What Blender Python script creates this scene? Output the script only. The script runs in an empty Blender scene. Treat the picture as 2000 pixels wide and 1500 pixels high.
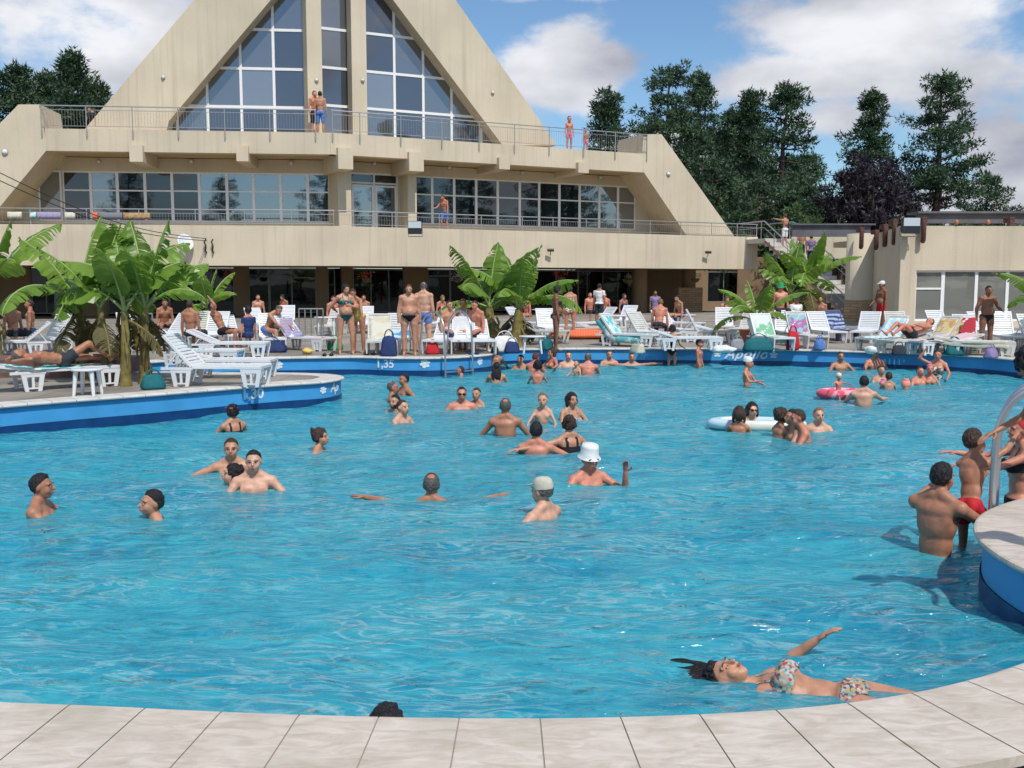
import bpy, bmesh, math, random
import numpy as np
from mathutils import Vector, Matrix, noise
S = bpy.context.scene
COL = S.collection
PI = math.pi
V = Vector
random.seed(7)
# ---------------------------------------------------------------- camera geometry (metres; water z=0, deck z=.4, eye z=2.05)
FPX, CZ, DECK = 1900.0, 2.05, 0.40
TH = math.atan(195 / FPX)
def ray(px, py):
    u, v = (px - 1000) / FPX, (750 - py) / FPX
    return V((u, math.cos(TH) + math.sin(TH) * v, -math.sin(TH) + math.cos(TH) * v))
def G(px, py, z=DECK):
    r = ray(px, py); t = (z - CZ) / r.z
    return V((r.x * t, r.y * t, z))
def AT(px, py, Y):
    r = ray(px, py); t = Y / r.y
    return V((r.x * t, Y, CZ + r.z * t))
# ---------------------------------------------------------------- materials
MATS = {}
def mat(name, col, rough=0.6, spec=0.5, metal=0.0, var=0.0, vscale=4.0, bump=0.0, bscale=30.0, trans=0.0, sss=0.0, coat=0.0):
    if name in MATS: return MATS[name]
    m = bpy.data.materials.new(name); m.use_nodes = True
    nt = m.node_tree; b = nt.nodes['Principled BSDF']
    b.inputs['Base Color'].default_value = (*col, 1); b.inputs['Roughness'].default_value = rough
    b.inputs['Specular IOR Level'].default_value = spec; b.inputs['Metallic'].default_value = metal
    if coat: b.inputs['Coat Weight'].default_value = coat
    if sss:
        b.inputs['Subsurface Weight'].default_value = sss
        b.inputs['Subsurface Radius'].default_value = (0.02, 0.008, 0.004)
    if var or bump:
        tc = nt.nodes.new('ShaderNodeTexCoord')
    if var:
        n = nt.nodes.new('ShaderNodeTexNoise'); n.inputs['Scale'].default_value = vscale; n.inputs['Detail'].default_value = 5
        nt.links.new(tc.outputs['Object'], n.inputs['Vector'])
        r = nt.nodes.new('ShaderNodeMapRange'); r.inputs[1].default_value = 0.3; r.inputs[2].default_value = 0.7
        r.inputs[3].default_value = 1 - var; r.inputs[4].default_value = 1 + var
        nt.links.new(n.outputs['Fac'], r.inputs[0])
        x = nt.nodes.new('ShaderNodeMix'); x.data_type = 'RGBA'; x.blend_type = 'MULTIPLY'; x.inputs[0].default_value = 1
        x.inputs[6].default_value = (*col, 1); nt.links.new(r.outputs[0], x.inputs[7]); nt.links.new(x.outputs[2], b.inputs['Base Color'])
    if bump:
        n2 = nt.nodes.new('ShaderNodeTexNoise'); n2.inputs['Scale'].default_value = bscale; n2.inputs['Detail'].default_value = 6
        nt.links.new(tc.outputs['Object'], n2.inputs['Vector'])
        bp = nt.nodes.new('ShaderNodeBump'); bp.inputs['Strength'].default_value = bump; bp.inputs['Distance'].default_value = 0.02
        nt.links.new(n2.outputs['Fac'], bp.inputs['Height']); nt.links.new(bp.outputs[0], b.inputs['Normal'])
    MATS[name] = m
    return m
def stucco(name, col, streak=0.34, seam=0.0):
    """painted render with rain streaks running down and faint blotches"""
    if name in MATS: return MATS[name]
    m = mat(name, col, 0.85, 0.2); nt = m.node_tree; L = nt.links.new; b = nt.nodes['Principled BSDF']
    tc = nt.nodes.new('ShaderNodeTexCoord')
    mp = nt.nodes.new('ShaderNodeMapping'); mp.inputs['Scale'].default_value = (4.2, 4.2, 0.13); L(tc.outputs['Object'], mp.inputs[0])
    n = nt.nodes.new('ShaderNodeTexNoise'); n.inputs['Scale'].default_value = 1.0; n.inputs['Detail'].default_value = 6; n.inputs['Roughness'].default_value = 0.65
    L(mp.outputs[0], n.inputs['Vector'])
    r = nt.nodes.new('ShaderNodeMapRange'); r.inputs[1].default_value = 0.5; r.inputs[2].default_value = 0.75; r.inputs[3].default_value = 0; r.inputs[4].default_value = streak
    L(n.outputs['Fac'], r.inputs[0])
    n2 = nt.nodes.new('ShaderNodeTexNoise'); n2.inputs['Scale'].default_value = 0.35; n2.inputs['Detail'].default_value = 8; L(tc.outputs['Object'], n2.inputs['Vector'])
    r2 = nt.nodes.new('ShaderNodeMapRange'); r2.inputs[1].default_value = 0.3; r2.inputs[2].default_value = 0.7; r2.inputs[3].default_value = 0.88; r2.inputs[4].default_value = 1.08
    L(n2.outputs['Fac'], r2.inputs[0])
    x = nt.nodes.new('ShaderNodeMix'); x.data_type = 'RGBA'; x.blend_type = 'MULTIPLY'; x.inputs[0].default_value = 1; x.inputs[6].default_value = (*col, 1); L(r2.outputs[0], x.inputs[7])
    y = nt.nodes.new('ShaderNodeMix'); y.data_type = 'RGBA'; L(r.outputs[0], y.inputs[0]); L(x.outputs[2], y.inputs[6]); y.inputs[7].default_value = (col[0] * .42, col[1] * .40, col[2] * .42, 1)
    L(y.outputs[2], b.inputs['Base Color'])
    n3 = nt.nodes.new('ShaderNodeTexNoise'); n3.inputs['Scale'].default_value = 14; n3.inputs['Detail'].default_value = 6; L(tc.outputs['Object'], n3.inputs['Vector'])
    bp = nt.nodes.new('ShaderNodeBump'); bp.inputs['Strength'].default_value = 0.25; bp.inputs['Distance'].default_value = 0.03
    L(n3.outputs['Fac'], bp.inputs['Height']); L(bp.outputs[0], b.inputs['Normal'])
    return m
# ---------------------------------------------------------------- mesh builder
class MB:
    def __init__(s): s.v, s.f, s.sm = [], [], []
    def add(s, vs, fs, smooth=False):
        o = len(s.v); s.v += [tuple(p) for p in vs]; s.f += [tuple(i + o for i in f) for f in fs]; s.sm += [smooth] * len(fs)
    def box(s, a, b, M=None):
        x0, y0, z0 = a; x1, y1, z1 = b
        if x0 > x1: x0, x1 = x1, x0
        if y0 > y1: y0, y1 = y1, y0
        if z0 > z1: z0, z1 = z1, z0
        vs = [V(p) for p in ((x0,y0,z0),(x1,y0,z0),(x1,y1,z0),(x0,y1,z0),(x0,y0,z1),(x1,y0,z1),(x1,y1,z1),(x0,y1,z1))]
        if M is not None: vs = [M @ p for p in vs]
        s.add(vs, [(0,3,2,1),(4,5,6,7),(0,1,5,4),(1,2,6,5),(2,3,7,6),(3,0,4,7)])
    def prism(s, poly, ax, lo, hi, M=None):
        """poly of (a,b) extruded along axis ax ('y': (x,z) poly; 'z': (x,y) poly; 'x': (y,z))"""
        def pt(a, b, c): return V((a, c, b)) if ax == 'y' else V((a, b, c)) if ax == 'z' else V((c, a, b))
        n = len(poly); vs = [pt(a, b, lo) for a, b in poly] + [pt(a, b, hi) for a, b in poly]
        if M is not None: vs = [M @ p for p in vs]
        s.add(vs, [tuple(range(n))[::-1], tuple(range(n, 2 * n))] + [(i, (i + 1) % n, n + (i + 1) % n, n + i) for i in range(n)])
    def tube(s, pts, r, n=8, cap=True, rx=None):
        """tube through points; r scalar or list"""
        pts = [V(p) for p in pts]; m = len(pts)
        rs = r if isinstance(r, (list, tuple)) else [r] * m
        up = V((0, 0, 1)); prev = None; vs = []
        for i, p in enumerate(pts):
            t = (pts[min(i + 1, m - 1)] - pts[max(i - 1, 0)])
            if t.length < 1e-9: t = V((0, 0, 1))
            t.normalize()
            if prev is None: a = t.cross(up if abs(t.z) < .95 else V((1, 0, 0)))
            else: a = prev - t * prev.dot(t)
            if a.length < 1e-6: a = t.orthogonal()
            a.normalize(); prev = a; b = t.cross(a)
            for k in range(n):
                an = 2 * PI * k / n; vs.append(p + (a * math.cos(an) + b * math.sin(an)) * rs[i])
        fs = [(i * n + k, i * n + (k + 1) % n, (i + 1) * n + (k + 1) % n, (i + 1) * n + k) for i in range(m - 1) for k in range(n)]
        s.add(vs, fs, True)
        if cap: s.add(vs[:n], [tuple(range(n))[::-1]]); s.add(vs[-n:], [tuple(range(n))])
    def ell(s, c, r, n=12, m=8, M=None):
        c = V(c); r = r if isinstance(r, (tuple, list)) else (r, r, r); vs = [V((0, 0, -1))]
        for j in range(1, m):
            ph = -PI / 2 + PI * j / m
            for k in range(n): vs.append(V((math.cos(ph) * math.cos(2 * PI * k / n), math.cos(ph) * math.sin(2 * PI * k / n), math.sin(ph))))
        vs.append(V((0, 0, 1)))
        vs = [V((p.x * r[0], p.y * r[1], p.z * r[2])) for p in vs]
        if M is not None: vs = [M @ p for p in vs]
        vs = [p + c for p in vs]; T = len(vs) - 1
        fs = [(0, 1 + (k + 1) % n, 1 + k) for k in range(n)]
        for j in range(m - 2):
            o = 1 + j * n; fs += [(o + k, o + (k + 1) % n, o + n + (k + 1) % n, o + n + k) for k in range(n)]
        o = 1 + (m - 2) * n; fs += [(o + k, o + (k + 1) % n, T) for k in range(n)]
        s.add(vs, fs, True)
    def cap(s, a, b, ra, rb, n=12, flat=None):
        """tapered capsule"""
        a, b = V(a), V(b); t = b - a; L = t.length
        if L < 1e-6: return s.ell(a, ra, n)
        t.normalize(); q = t.to_track_quat('Z', 'Y').to_matrix()
        prof = []
        for j in range(1, 5): an = PI / 2 * j / 4; prof.append((ra * math.sin(an), -ra * math.cos(an)))
        for j in range(0, 4): an = PI / 2 * j / 4; prof.append((rb * math.cos(an), L + rb * math.sin(an)))
        vs = [a + q @ V((0, 0, -ra))]
        for r_, z in prof:
            for k in range(n): vs.append(a + q @ V((r_ * math.cos(2 * PI * k / n), r_ * math.sin(2 * PI * k / n), z)))
        vs.append(a + q @ V((0, 0, L + rb))); T = len(vs) - 1; m = len(prof)
        fs = [(0, 1 + (k + 1) % n, 1 + k) for k in range(n)]
        for j in range(m - 1):
            o = 1 + j * n; fs += [(o + k, o + (k + 1) % n, o + n + (k + 1) % n, o + n + k) for k in range(n)]
        o = 1 + (m - 1) * n; fs += [(o + k, o + (k + 1) % n, T) for k in range(n)]
        s.add(vs, fs, True)
    def lathe(s, prof, c=(0, 0, 0), n=16, M=None, cap=True):
        c = V(c); vs = [V((r * math.cos(2 * PI * k / n), r * math.sin(2 * PI * k / n), z)) for r, z in prof for k in range(n)]
        if M is not None: vs = [M @ p for p in vs]
        vs = [p + c for p in vs]
        fs = [(i * n + k, i * n + (k + 1) % n, (i + 1) * n + (k + 1) % n, (i + 1) * n + k) for i in range(len(prof) - 1) for k in range(n)]
        s.add(vs, fs, True)
        if cap: s.add(vs[:n], [tuple(range(n))[::-1]]); s.add(vs[-n:], [tuple(range(n))])
    def mesh(s, name):
        me = bpy.data.meshes.new(name); me.from_pydata([tuple(p) for p in s.v], [], s.f)
        me.polygons.foreach_set('use_smooth', s.sm); me.update()
        return me
    def build(s, name, m, parent=None, bevel=0, loc=None):
        o = bpy.data.objects.new(name, s.mesh(name)); COL.objects.link(o)
        if m is not None: o.data.materials.append(m)
        if parent is not None: o.parent = parent
        if loc is not None: o.location = loc
        if bevel:
            bv = o.modifiers.new('bevel', 'BEVEL'); bv.width = bevel; bv.segments = 2; bv.limit_method = 'ANGLE'; bv.angle_limit = 0.6
        return o
def tag(o, label=None, cat=None, group=None, kind=None):
    if label: o['label'] = label
    if cat: o['category'] = cat
    if group: o['group'] = group
    if kind: o['kind'] = kind
    return o
def thing(name, label, cat, loc=(0, 0, 0), rz=0, group=None):
    o = bpy.data.objects.new(name, None); COL.objects.link(o); o.location = loc; o.rotation_euler = (0, 0, rz); o.empty_display_size = .2
    return tag(o, label, cat, group)
def copy_tree(o, parent=None):
    c = o.copy(); COL.objects.link(c); c.parent = parent
    for ch in [x for x in bpy.data.objects if x.parent is o]: copy_tree(ch, c)
    return c
def smooth_curve(pts, n=6):
    """catmull-rom through 2-D/3-D points"""
    P = [V(p) for p in pts]; out = []
    for i in range(len(P) - 1):
        a, b, c, d = P[max(i - 1, 0)], P[i], P[i + 1], P[min(i + 2, len(P) - 1)]
        for k in range(n):
            t = k / n; out.append(0.5 * ((2 * b) + (c - a) * t + (2 * a - 5 * b + 4 * c - d) * t * t + (3 * b - a - 3 * c + d) * t ** 3))
    out.append(P[-1]); return out
def tri_polygon(pts, z, mb):
    """flat polygon (concave ok) as one ngon facing up"""
    vs = [V((p.x, p.y, z)) for p in pts]; A = sum(a.x * b.y - b.x * a.y for a, b in zip(vs, vs[1:] + vs[:1]))
    mb.add(vs if A > 0 else vs[::-1], [tuple(range(len(vs)))])
# ---------------------------------------------------------------- camera, sun, sky
cam = bpy.data.cameras.new('camera'); co = bpy.data.objects.new('camera', cam); COL.objects.link(co)
cam.sensor_width = 36; cam.lens = FPX / 2000 * 36; cam.clip_end = 3000; cam.clip_start = 0.05
co.location = (0, 0, CZ); co.rotation_euler = (PI / 2 - TH, 0, 0); S.camera = co
SUN_EL, SUN_AZ = math.radians(54), math.radians(24)      # behind the camera, a little to its right
sd = V((math.sin(SUN_AZ) * math.cos(SUN_EL), -math.cos(SUN_AZ) * math.cos(SUN_EL), math.sin(SUN_EL)))
sl = bpy.data.lights.new('sun', 'SUN'); sl.energy = 3.4; sl.angle = math.radians(0.9); sl.color = (1, .95, .87)
so = bpy.data.objects.new('sun', sl); COL.objects.link(so); so.rotation_euler = sd.to_track_quat('Z', 'Y').to_euler()
w = bpy.data.worlds.new('World'); S.world = w; w.use_nodes = True
nt = w.node_tree; nt.nodes.clear(); N = nt.nodes.new; L = nt.links.new
def math_n(op, a, b=None, c=None):
    n = N('ShaderNodeMath'); n.operation = op
    for i, x in enumerate((a, b, c)):
        if x is None: continue
        if isinstance(x, (int, float)): n.inputs[i].default_value = x
        else: L(x, n.inputs[i])
    return n.outputs[0]
sky = N('ShaderNodeTexSky'); sky.sky_type = 'NISHITA'; sky.sun_disc = False; sky.sun_elevation = SUN_EL
sky.sun_rotation = math.atan2(sd.x, sd.y); sky.ozone_density = 2.5; sky.air_density = 1.0; sky.dust_density = 0.6
tc = N('ShaderNodeTexCoord')
nz = N('ShaderNodeTexNoise'); nz.inputs['Scale'].default_value = 5.5; nz.inputs['Detail'].default_value = 8; nz.inputs['Roughness'].default_value = .58
mp = N('ShaderNodeMapping'); mp.inputs['Scale'].default_value = (1, 1, 1.8); L(tc.outputs['Generated'], mp.inputs[0]); L(mp.outputs[0], nz.inputs['Vector'])
# cumulus banks: blobs in sky directions (centre, angular half width, half height), edges broken up by the noise
sep = N('ShaderNodeSeparateXYZ'); L(tc.outputs['Generated'], sep.inputs[0])
sx, sy, sz = sep.outputs
az = math_n('ARCTAN2', sx, sy); el = math_n('ARCSINE', sz)
n1 = math_n('SUBTRACT', nz.outputs['Fac'], .5)
CL = []
def blob(px, py, wx, wy):
    r = ray(px, py).normalized(); CL.append((math.atan2(r.x, r.y), math.asin(r.z), wx / FPX, wy / FPX))
for b_ in ((60, 40, 330, 150), (330, 90, 120, 90), (1120, 75, 95, 55), (1080, 165, 210, 90), (1180, 130, 110, 70), (1500, 165, 190, 75), (1720, 40, 300, 110),
           (1900, 130, 330, 100), (1980, 290, 80, 50), (1600, 240, 190, 60), (1050, -20, 170, 28), (1330, 290, 260, 60), (1900, 400, 200, 40),
           (300, 260, 400, 60), (-400, 150, 350, 200), (2600, 100, 450, 160), (3300, 0, 500, 200), (-1300, 0, 500, 200), (900, -520, 700, 130), (300, -900, 500, 160), (1700, -800, 600, 200), (1000, -1500, 900, 250), (2300, -400, 300, 150), (-300, -500, 350, 150)): blob(*b_)  # banks high above the view are added to whiten the water's reflections
acc = None; top = None
for (a0, e0, wa, we) in CL:
    dx = math_n('DIVIDE', math_n('SUBTRACT', az, a0), wa); dy = math_n('DIVIDE', math_n('SUBTRACT', el, e0), we)
    d2 = math_n('SQRT', math_n('ADD', math_n('MULTIPLY', dx, dx), math_n('MULTIPLY', dy, dy)))
    m_ = math_n('SUBTRACT', 1.0, d2)
    acc = m_ if acc is None else math_n('MAXIMUM', acc, m_)
# the rest of the sky (behind and above the camera): scattered cloud from noise alone
beh = math_n('MULTIPLY', math_n('MAXIMUM', math_n('SUBTRACT', 0.15, sy), 0.0), 1.0)
acc = math_n('MAXIMUM', acc, math_n('SUBTRACT', math_n('MINIMUM', math_n('MULTIPLY', beh, 3.0), 0.35), 0.3))
dens = math_n('ADD', acc, math_n('MULTIPLY', n1, 3.6))
mr = N('ShaderNodeMapRange'); mr.interpolation_type = 'SMOOTHSTEP'; L(dens, mr.inputs[0]); mr.inputs[1].default_value = -0.12; mr.inputs[2].default_value = 0.5
nz2 = N('ShaderNodeTexNoise'); nz2.inputs['Scale'].default_value = 4.2; nz2.inputs['Detail'].default_value = 6
mp2 = N('ShaderNodeMapping'); mp2.inputs['Scale'].default_value = (1, 1, 2.2); mp2.inputs['Location'].default_value = (3, 1, .1); L(tc.outputs['Generated'], mp2.inputs[0]); L(mp2.outputs[0], nz2.inputs['Vector'])
gr = N('ShaderNodeMapRange'); L(nz2.outputs['Fac'], gr.inputs[0]); gr.inputs[1].default_value = .36; gr.inputs[2].default_value = .62
ccol = N('ShaderNodeMix'); ccol.data_type = 'RGBA'; L(gr.outputs[0], ccol.inputs[0]); ccol.inputs[6].default_value = (.40, .42, .50, 1); ccol.inputs[7].default_value = (.90, .91, .95, 1)
skm = N('ShaderNodeMix'); skm.data_type = 'RGBA'; skm.blend_type = 'MULTIPLY'; skm.inputs[0].default_value = 1; L(sky.outputs[0], skm.inputs[6]); skm.inputs[7].default_value = (.105, .125, .135, 1)
mx = N('ShaderNodeMix'); mx.data_type = 'RGBA'; L(mr.outputs[0], mx.inputs[0]); L(skm.outputs[2], mx.inputs[6]); L(ccol.outputs[2], mx.inputs[7])
bg = N('ShaderNodeBackground'); L(mx.outputs[2], bg.inputs[0]); bg.inputs[1].default_value = 1.0
ow = N('ShaderNodeOutputWorld'); L(bg.outputs[0], ow.inputs[0])
S.view_settings.view_transform = 'Standard'; S.view_settings.look = 'None'; S.view_settings.exposure = 0.0; S.view_settings.gamma = 1
S.render.engine = 'CYCLES'
cy = S.cycles; cy.use_denoising = True; cy.max_bounces = 8; cy.transparent_max_bounces = 12; cy.caustics_reflective = False; cy.caustics_refractive = True
cy.use_adaptive_sampling = True; cy.adaptive_threshold = 0.02; cy.sample_clamp_indirect = 6; cy.diffuse_bounces = 3; cy.glossy_bounces = 4
# ---------------------------------------------------------------- ground, pool, decks
def paving(name, base, tile, groove, size, var, offx=0.0):
    m = mat(name, base, 0.75, 0.3); nt = m.node_tree; L = nt.links.new; b = nt.nodes['Principled BSDF']
    tc = nt.nodes.new('ShaderNodeTexCoord'); br = nt.nodes.new('ShaderNodeTexBrick'); L(tc.outputs['Object'], br.inputs['Vector'])
    br.inputs['Scale'].default_value = 1; br.inputs['Brick Width'].default_value = size; br.inputs['Row Height'].default_value = size
    br.inputs['Mortar Size'].default_value = .008; br.offset = offx
    br.inputs['Color1'].default_value = (*base, 1); br.inputs['Color2'].default_value = (*tile, 1); br.inputs['Mortar'].default_value = (*groove, 1)
    n = nt.nodes.new('ShaderNodeTexNoise'); n.inputs['Scale'].default_value = .7; n.inputs['Detail'].default_value = 8; L(tc.outputs['Object'], n.inputs['Vector'])
    r = nt.nodes.new('ShaderNodeMapRange'); r.inputs[1].default_value = .3; r.inputs[2].default_value = .7; r.inputs[3].default_value = 1 - var; r.inputs[4].default_value = 1 + var * .6; L(n.outputs['Fac'], r.inputs[0])
    x = nt.nodes.new('ShaderNodeMix'); x.data_type = 'RGBA'; x.blend_type = 'MULTIPLY'; x.inputs[0].default_value = 1; L(br.outputs[0], x.inputs[6]); L(r.outputs[0], x.inputs[7]); L(x.outputs[2], b.inputs['Base Color'])
    return m
M_DECK = paving('deck_slabs', (.33, .295, .25), (.29, .26, .225), (.16, .145, .13), .5, .35)
M_BLUE = mat('painted_blue_wall', (.06, .33, .66), .5, .4, var=.10, vscale=2.0)
M_NAVY = mat('navy_waterline_tiles', (.006, .045, .16), .3, .5, var=.25, vscale=6)
M_WHITEP = mat('white_paint_marks', (.75, .80, .85), .6)
M_FLOOR = mat('pool_floor_paint', (.16, .60, .70), .6, .3, var=.08, vscale=.8)
# marble-like coping slab
M_STONE = mat('coping_stone', (.60, .57, .53), .5, .4); nt_ = M_STONE.node_tree; L_ = nt_.links.new
tc_ = nt_.nodes.new('ShaderNodeTexCoord'); nn = nt_.nodes.new('ShaderNodeTexNoise'); nn.inputs['Scale'].default_value = 5; nn.inputs['Detail'].default_value = 10; nn.inputs['Roughness'].default_value = .65; nn.inputs['Distortion'].default_value = 1.2
mp_ = nt_.nodes.new('ShaderNodeMapping'); mp_.inputs['Scale'].default_value = (1, 3.0, 1); L_(tc_.outputs['Object'], mp_.inputs[0]); L_(mp_.outputs[0], nn.inputs['Vector'])
cr = nt_.nodes.new('ShaderNodeValToRGB'); cr.color_ramp.elements[0].position = .3; cr.color_ramp.elements[0].color = (.48, .405, .32, 1); cr.color_ramp.elements[1].position = .62; cr.color_ramp.elements[1].color = (.68, .60, .515, 1)
L_(nn.outputs['Fac'], cr.inputs[0])
n5 = nt_.nodes.new('ShaderNodeTexNoise'); n5.inputs['Scale'].default_value = 2.3; n5.inputs['Detail'].default_value = 7; L_(tc_.outputs['Object'], n5.inputs['Vector'])
r5 = nt_.nodes.new('ShaderNodeMapRange'); r5.inputs[1].default_value = .50; r5.inputs[2].default_value = .8; r5.inputs[3].default_value = 0; r5.inputs[4].default_value = .75; L_(n5.outputs['Fac'], r5.inputs[0])
x5 = nt_.nodes.new('ShaderNodeMix'); x5.data_type = 'RGBA'; L_(r5.outputs[0], x5.inputs[0]); L_(cr.outputs[0], x5.inputs[6]); x5.inputs[7].default_value = (.40, .36, .27, 1)
L_(x5.outputs[2], nt_.nodes['Principled BSDF'].inputs['Base Color'])
bp_ = nt_.nodes.new('ShaderNodeBump'); bp_.inputs['Strength'].default_value = .3; bp_.inputs['Distance'].default_value = .004; L_(nn.outputs['Fac'], bp_.inputs['Height']); L_(bp_.outputs[0], nt_.nodes['Principled BSDF'].inputs['Normal'])
M_STONE2 = mat('far_coping_stone', (.62, .60, .56), .6, .3, var=.15, vscale=3)
M_GROUT = mat('grout', (.36, .32, .27), .95)

def curve_px(pts, n=6, z=DECK): return smooth_curve([G(x, y, z) for x, y in pts], n)
# pool side edges, traced as curves on the deck level
front_spit = curve_px([(-900, 905), (-500, 840), (-250, 815), (0, 792), (150, 780), (300, 769), (450, 757), (560, 749), (620, 745.5), (652, 741.5), (667, 736.5), (652, 732), (615, 729.5), (540, 728), (420, 727.5), (330, 726), (262, 722), (243, 716), (262, 709), (330, 704)], 6)
far_edge = curve_px([(330, 704), (420, 701), (500, 699), (600, 697.5), (695, 696.5), (760, 698), (830, 698.5), (890, 697), (935, 694), (962, 690.5), (972, 686), (990, 682.5), (1060, 681), (1200, 680.5), (1390, 681.5), (1550, 683), (1700, 687), (1820, 691), (1917, 696), (2000, 703), (2150, 716), (2500, 760)], 6)
FAR = front_spit + far_edge[1:]
left = [V((-60, FAR[0].y, DECK)), V((-60, 42, DECK)), V((-60, 140, DECK)), V((70, 140, DECK)), V((70, FAR[-1].y, DECK))]
def normals2(c, side):
    out = []
    for i, p in enumerate(c):
        t = (c[min(i + 1, len(c) - 1)] - c[max(i - 1, 0)]); t.z = 0; t.normalize()
        out.append(V((-t.y, t.x, 0)) * side)
    return out
def offset(c, d, side):
    return [p + n * d for p, n in zip(c, normals2(c, side))]
def deck_body(name, outline, m=None):
    mb = MB(); tri_polygon(outline, DECK, mb); o = mb.build(name, m or M_DECK); return tag(o, kind='structure')
def pool_wall(curve, side, label):
    """rendered wall under the coping: bright blue band over navy waterline tiles; one thing with two parts"""
    t = thing('pool_wall', label, 'pool wall', tuple(curve[0]))
    def strip(z0, z1, off, nm, m):
        q = offset(curve, off, side); mb = MB(); n = len(q)
        q = [p - t.location for p in q]
        vs = [(p.x, p.y, z0 - DECK) for p in q] + [(p.x, p.y, z1 - DECK) for p in q]
        mb.add(vs, [(i, i + 1, n + i + 1, n + i) if side < 0 else (i + 1, i, n + i, n + i + 1) for i in range(n - 1)], True)
        return mb.build(nm, m, t)
    strip(.105, .372, 0.012, 'painted_band', M_BLUE); strip(-.10, .105, 0.0, 'waterline_tiles', M_NAVY); strip(-1.4, -.10, 0.0, 'basin_wall', M_FLOOR)
    return t
def coping(curve, side, width, tile, name, label, m, seam=0.004):
    """one thing: separate slabs laid along the edge, bullnose to the water"""
    t = thing(name, label, 'coping', tuple(curve[0])); C0 = t.location
    L = [0.0]
    for a, b in zip(curve, curve[1:]): L.append(L[-1] + (b - a).length)
    nr = normals2(curve, side)
    def at(s):
        s = max(0, min(L[-1] - 1e-6, s)); i = 0
        lo, hi = 0, len(L) - 1
        while hi - lo > 1:
            md = (lo + hi) // 2
            if L[md] <= s: lo = md
            else: hi = md
        i = lo; u = (s - L[i]) / (L[i + 1] - L[i] + 1e-9)
        return curve[i].lerp(curve[i + 1], u) - C0, nr[i].lerp(nr[i + 1], u).normalized()
    k = int(L[-1] / tile); mb = MB(); g = MB()
    prof = [(-.045, -.035), (-.052, -.018), (-.046, -.003), (-.03, .004), (0, .006), (width, .006)]
    for j in range(k):
        s0, s1 = j * tile + seam, (j + 1) * tile - seam; steps = 3 if tile > .2 else 2
        rows = []
        for u in range(steps + 1):
            p, n = at(s0 + (s1 - s0) * u / steps); rows.append([p + n * d + V((0, 0, h)) for d, h in prof] + [p + n * width + V((0, 0, -.035))])
        vs = [p for r in rows for p in r]; q = len(prof) + 1
        fs = [((i * q + c), (i + 1) * q + c, (i + 1) * q + c + 1, i * q + c + 1) if side > 0 else (i * q + c + 1, (i + 1) * q + c + 1, (i + 1) * q + c, i * q + c) for i in range(steps) for c in range(q - 1)]
        mb.add(vs, fs, False)
    mb.build('slabs', m, t)
    n = len(curve); q = [p - C0 for p in curve]
    vs = [p + nn_ * -.03 + V((0, 0, .001)) for p, nn_ in zip(q, nr)] + [p + nn_ * (width - .01) + V((0, 0, .002)) for p, nn_ in zip(q, nr)] + [p + nn_ * -.03 + V((0, 0, -.04)) for p, nn_ in zip(q, nr)]
    g.add(vs, [(i, i + 1, n + i + 1, n + i) for i in range(n - 1)] + [(i, i + 1, 2 * n + i + 1, 2 * n + i) for i in range(n - 1)])
    g.build('grout', M_GROUT, t)
    return t
deck_body('far_deck', FAR + left[::-1])
far_side = 1
# the far and side walls of the pool
SIDE = 1 if True else -1
# resolve which side of the curve is land: the far deck lies towards +y of the far edge
WSIDE = 1
spl = len(front_spit)
pool_wall(front_spit, WSIDE, 'blue pool wall around the rounded spit of deck with the banana plants')
pool_wall(far_edge, WSIDE, 'long far blue pool wall behind the swimmers with the white script on it')
coping(front_spit, WSIDE, .38, .33, 'pool_coping', 'pale stone coping round the rounded spit of deck at the left', M_STONE2)
coping(far_edge, WSIDE, .32, .33, 'pool_coping', 'pale stone coping along the far edge of the pool', M_STONE2)
# near edge
near = curve_px([(-1400, 1290), (-700, 1340), (-300, 1366), (0, 1380), (200, 1388), (500, 1402), (850, 1411), (1150, 1411), (1450, 1400), (1650, 1383), (1812, 1358), (1925, 1331), (2000, 1307), (2120, 1262), (2250, 1200)], 12)
coping(near, -1, .52, .309, 'pool_coping', 'wide veined stone slabs edging the pool in the foreground', M_STONE, .0028)
pool_wall(near, -1, 'pool wall hidden below the foreground coping slabs')
no = offset(near, .5, -1)
tag(deck_body('near_deck', [V((-20, -8, 0))] + no + [V((20, no[-1].y, 0)), V((20, -8, 0))], mat('dark_grating', (.045, .05, .045), .8, var=.6, vscale=9)), kind='structure')
bpy.data.objects['near_deck'].location.z = -.05
# right spit
rsp = curve_px([(2700, 900), (2400, 925), (2200, 945), (2080, 960), (2000, 977), (1952, 993), (1926, 1009), (1917, 1028), (1924, 1049), (1944, 1068), (1972, 1087), (2010, 1107), (2100, 1140), (2300, 1195), (2600, 1260)], 8)
deck_body('right_deck', rsp + [V((12, rsp[-1].y, 0)), V((12, rsp[0].y, 0))])
coping(rsp, 1, .45, .31, 'pool_coping', 'white stone coping round the end of the right hand spit', M_STONE, .002)
pool_wall(rsp, 1, 'shaded blue pool wall under the right hand spit')
# basin floor
mb = MB(); mb.add([(-45, 1, -1.35), (45, 1, -1.35), (45, 46, -1.35), (-45, 46, -1.35)], [(0, 1, 2, 3)])
tag(mb.build('pool_floor', M_FLOOR), kind='structure')
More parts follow.
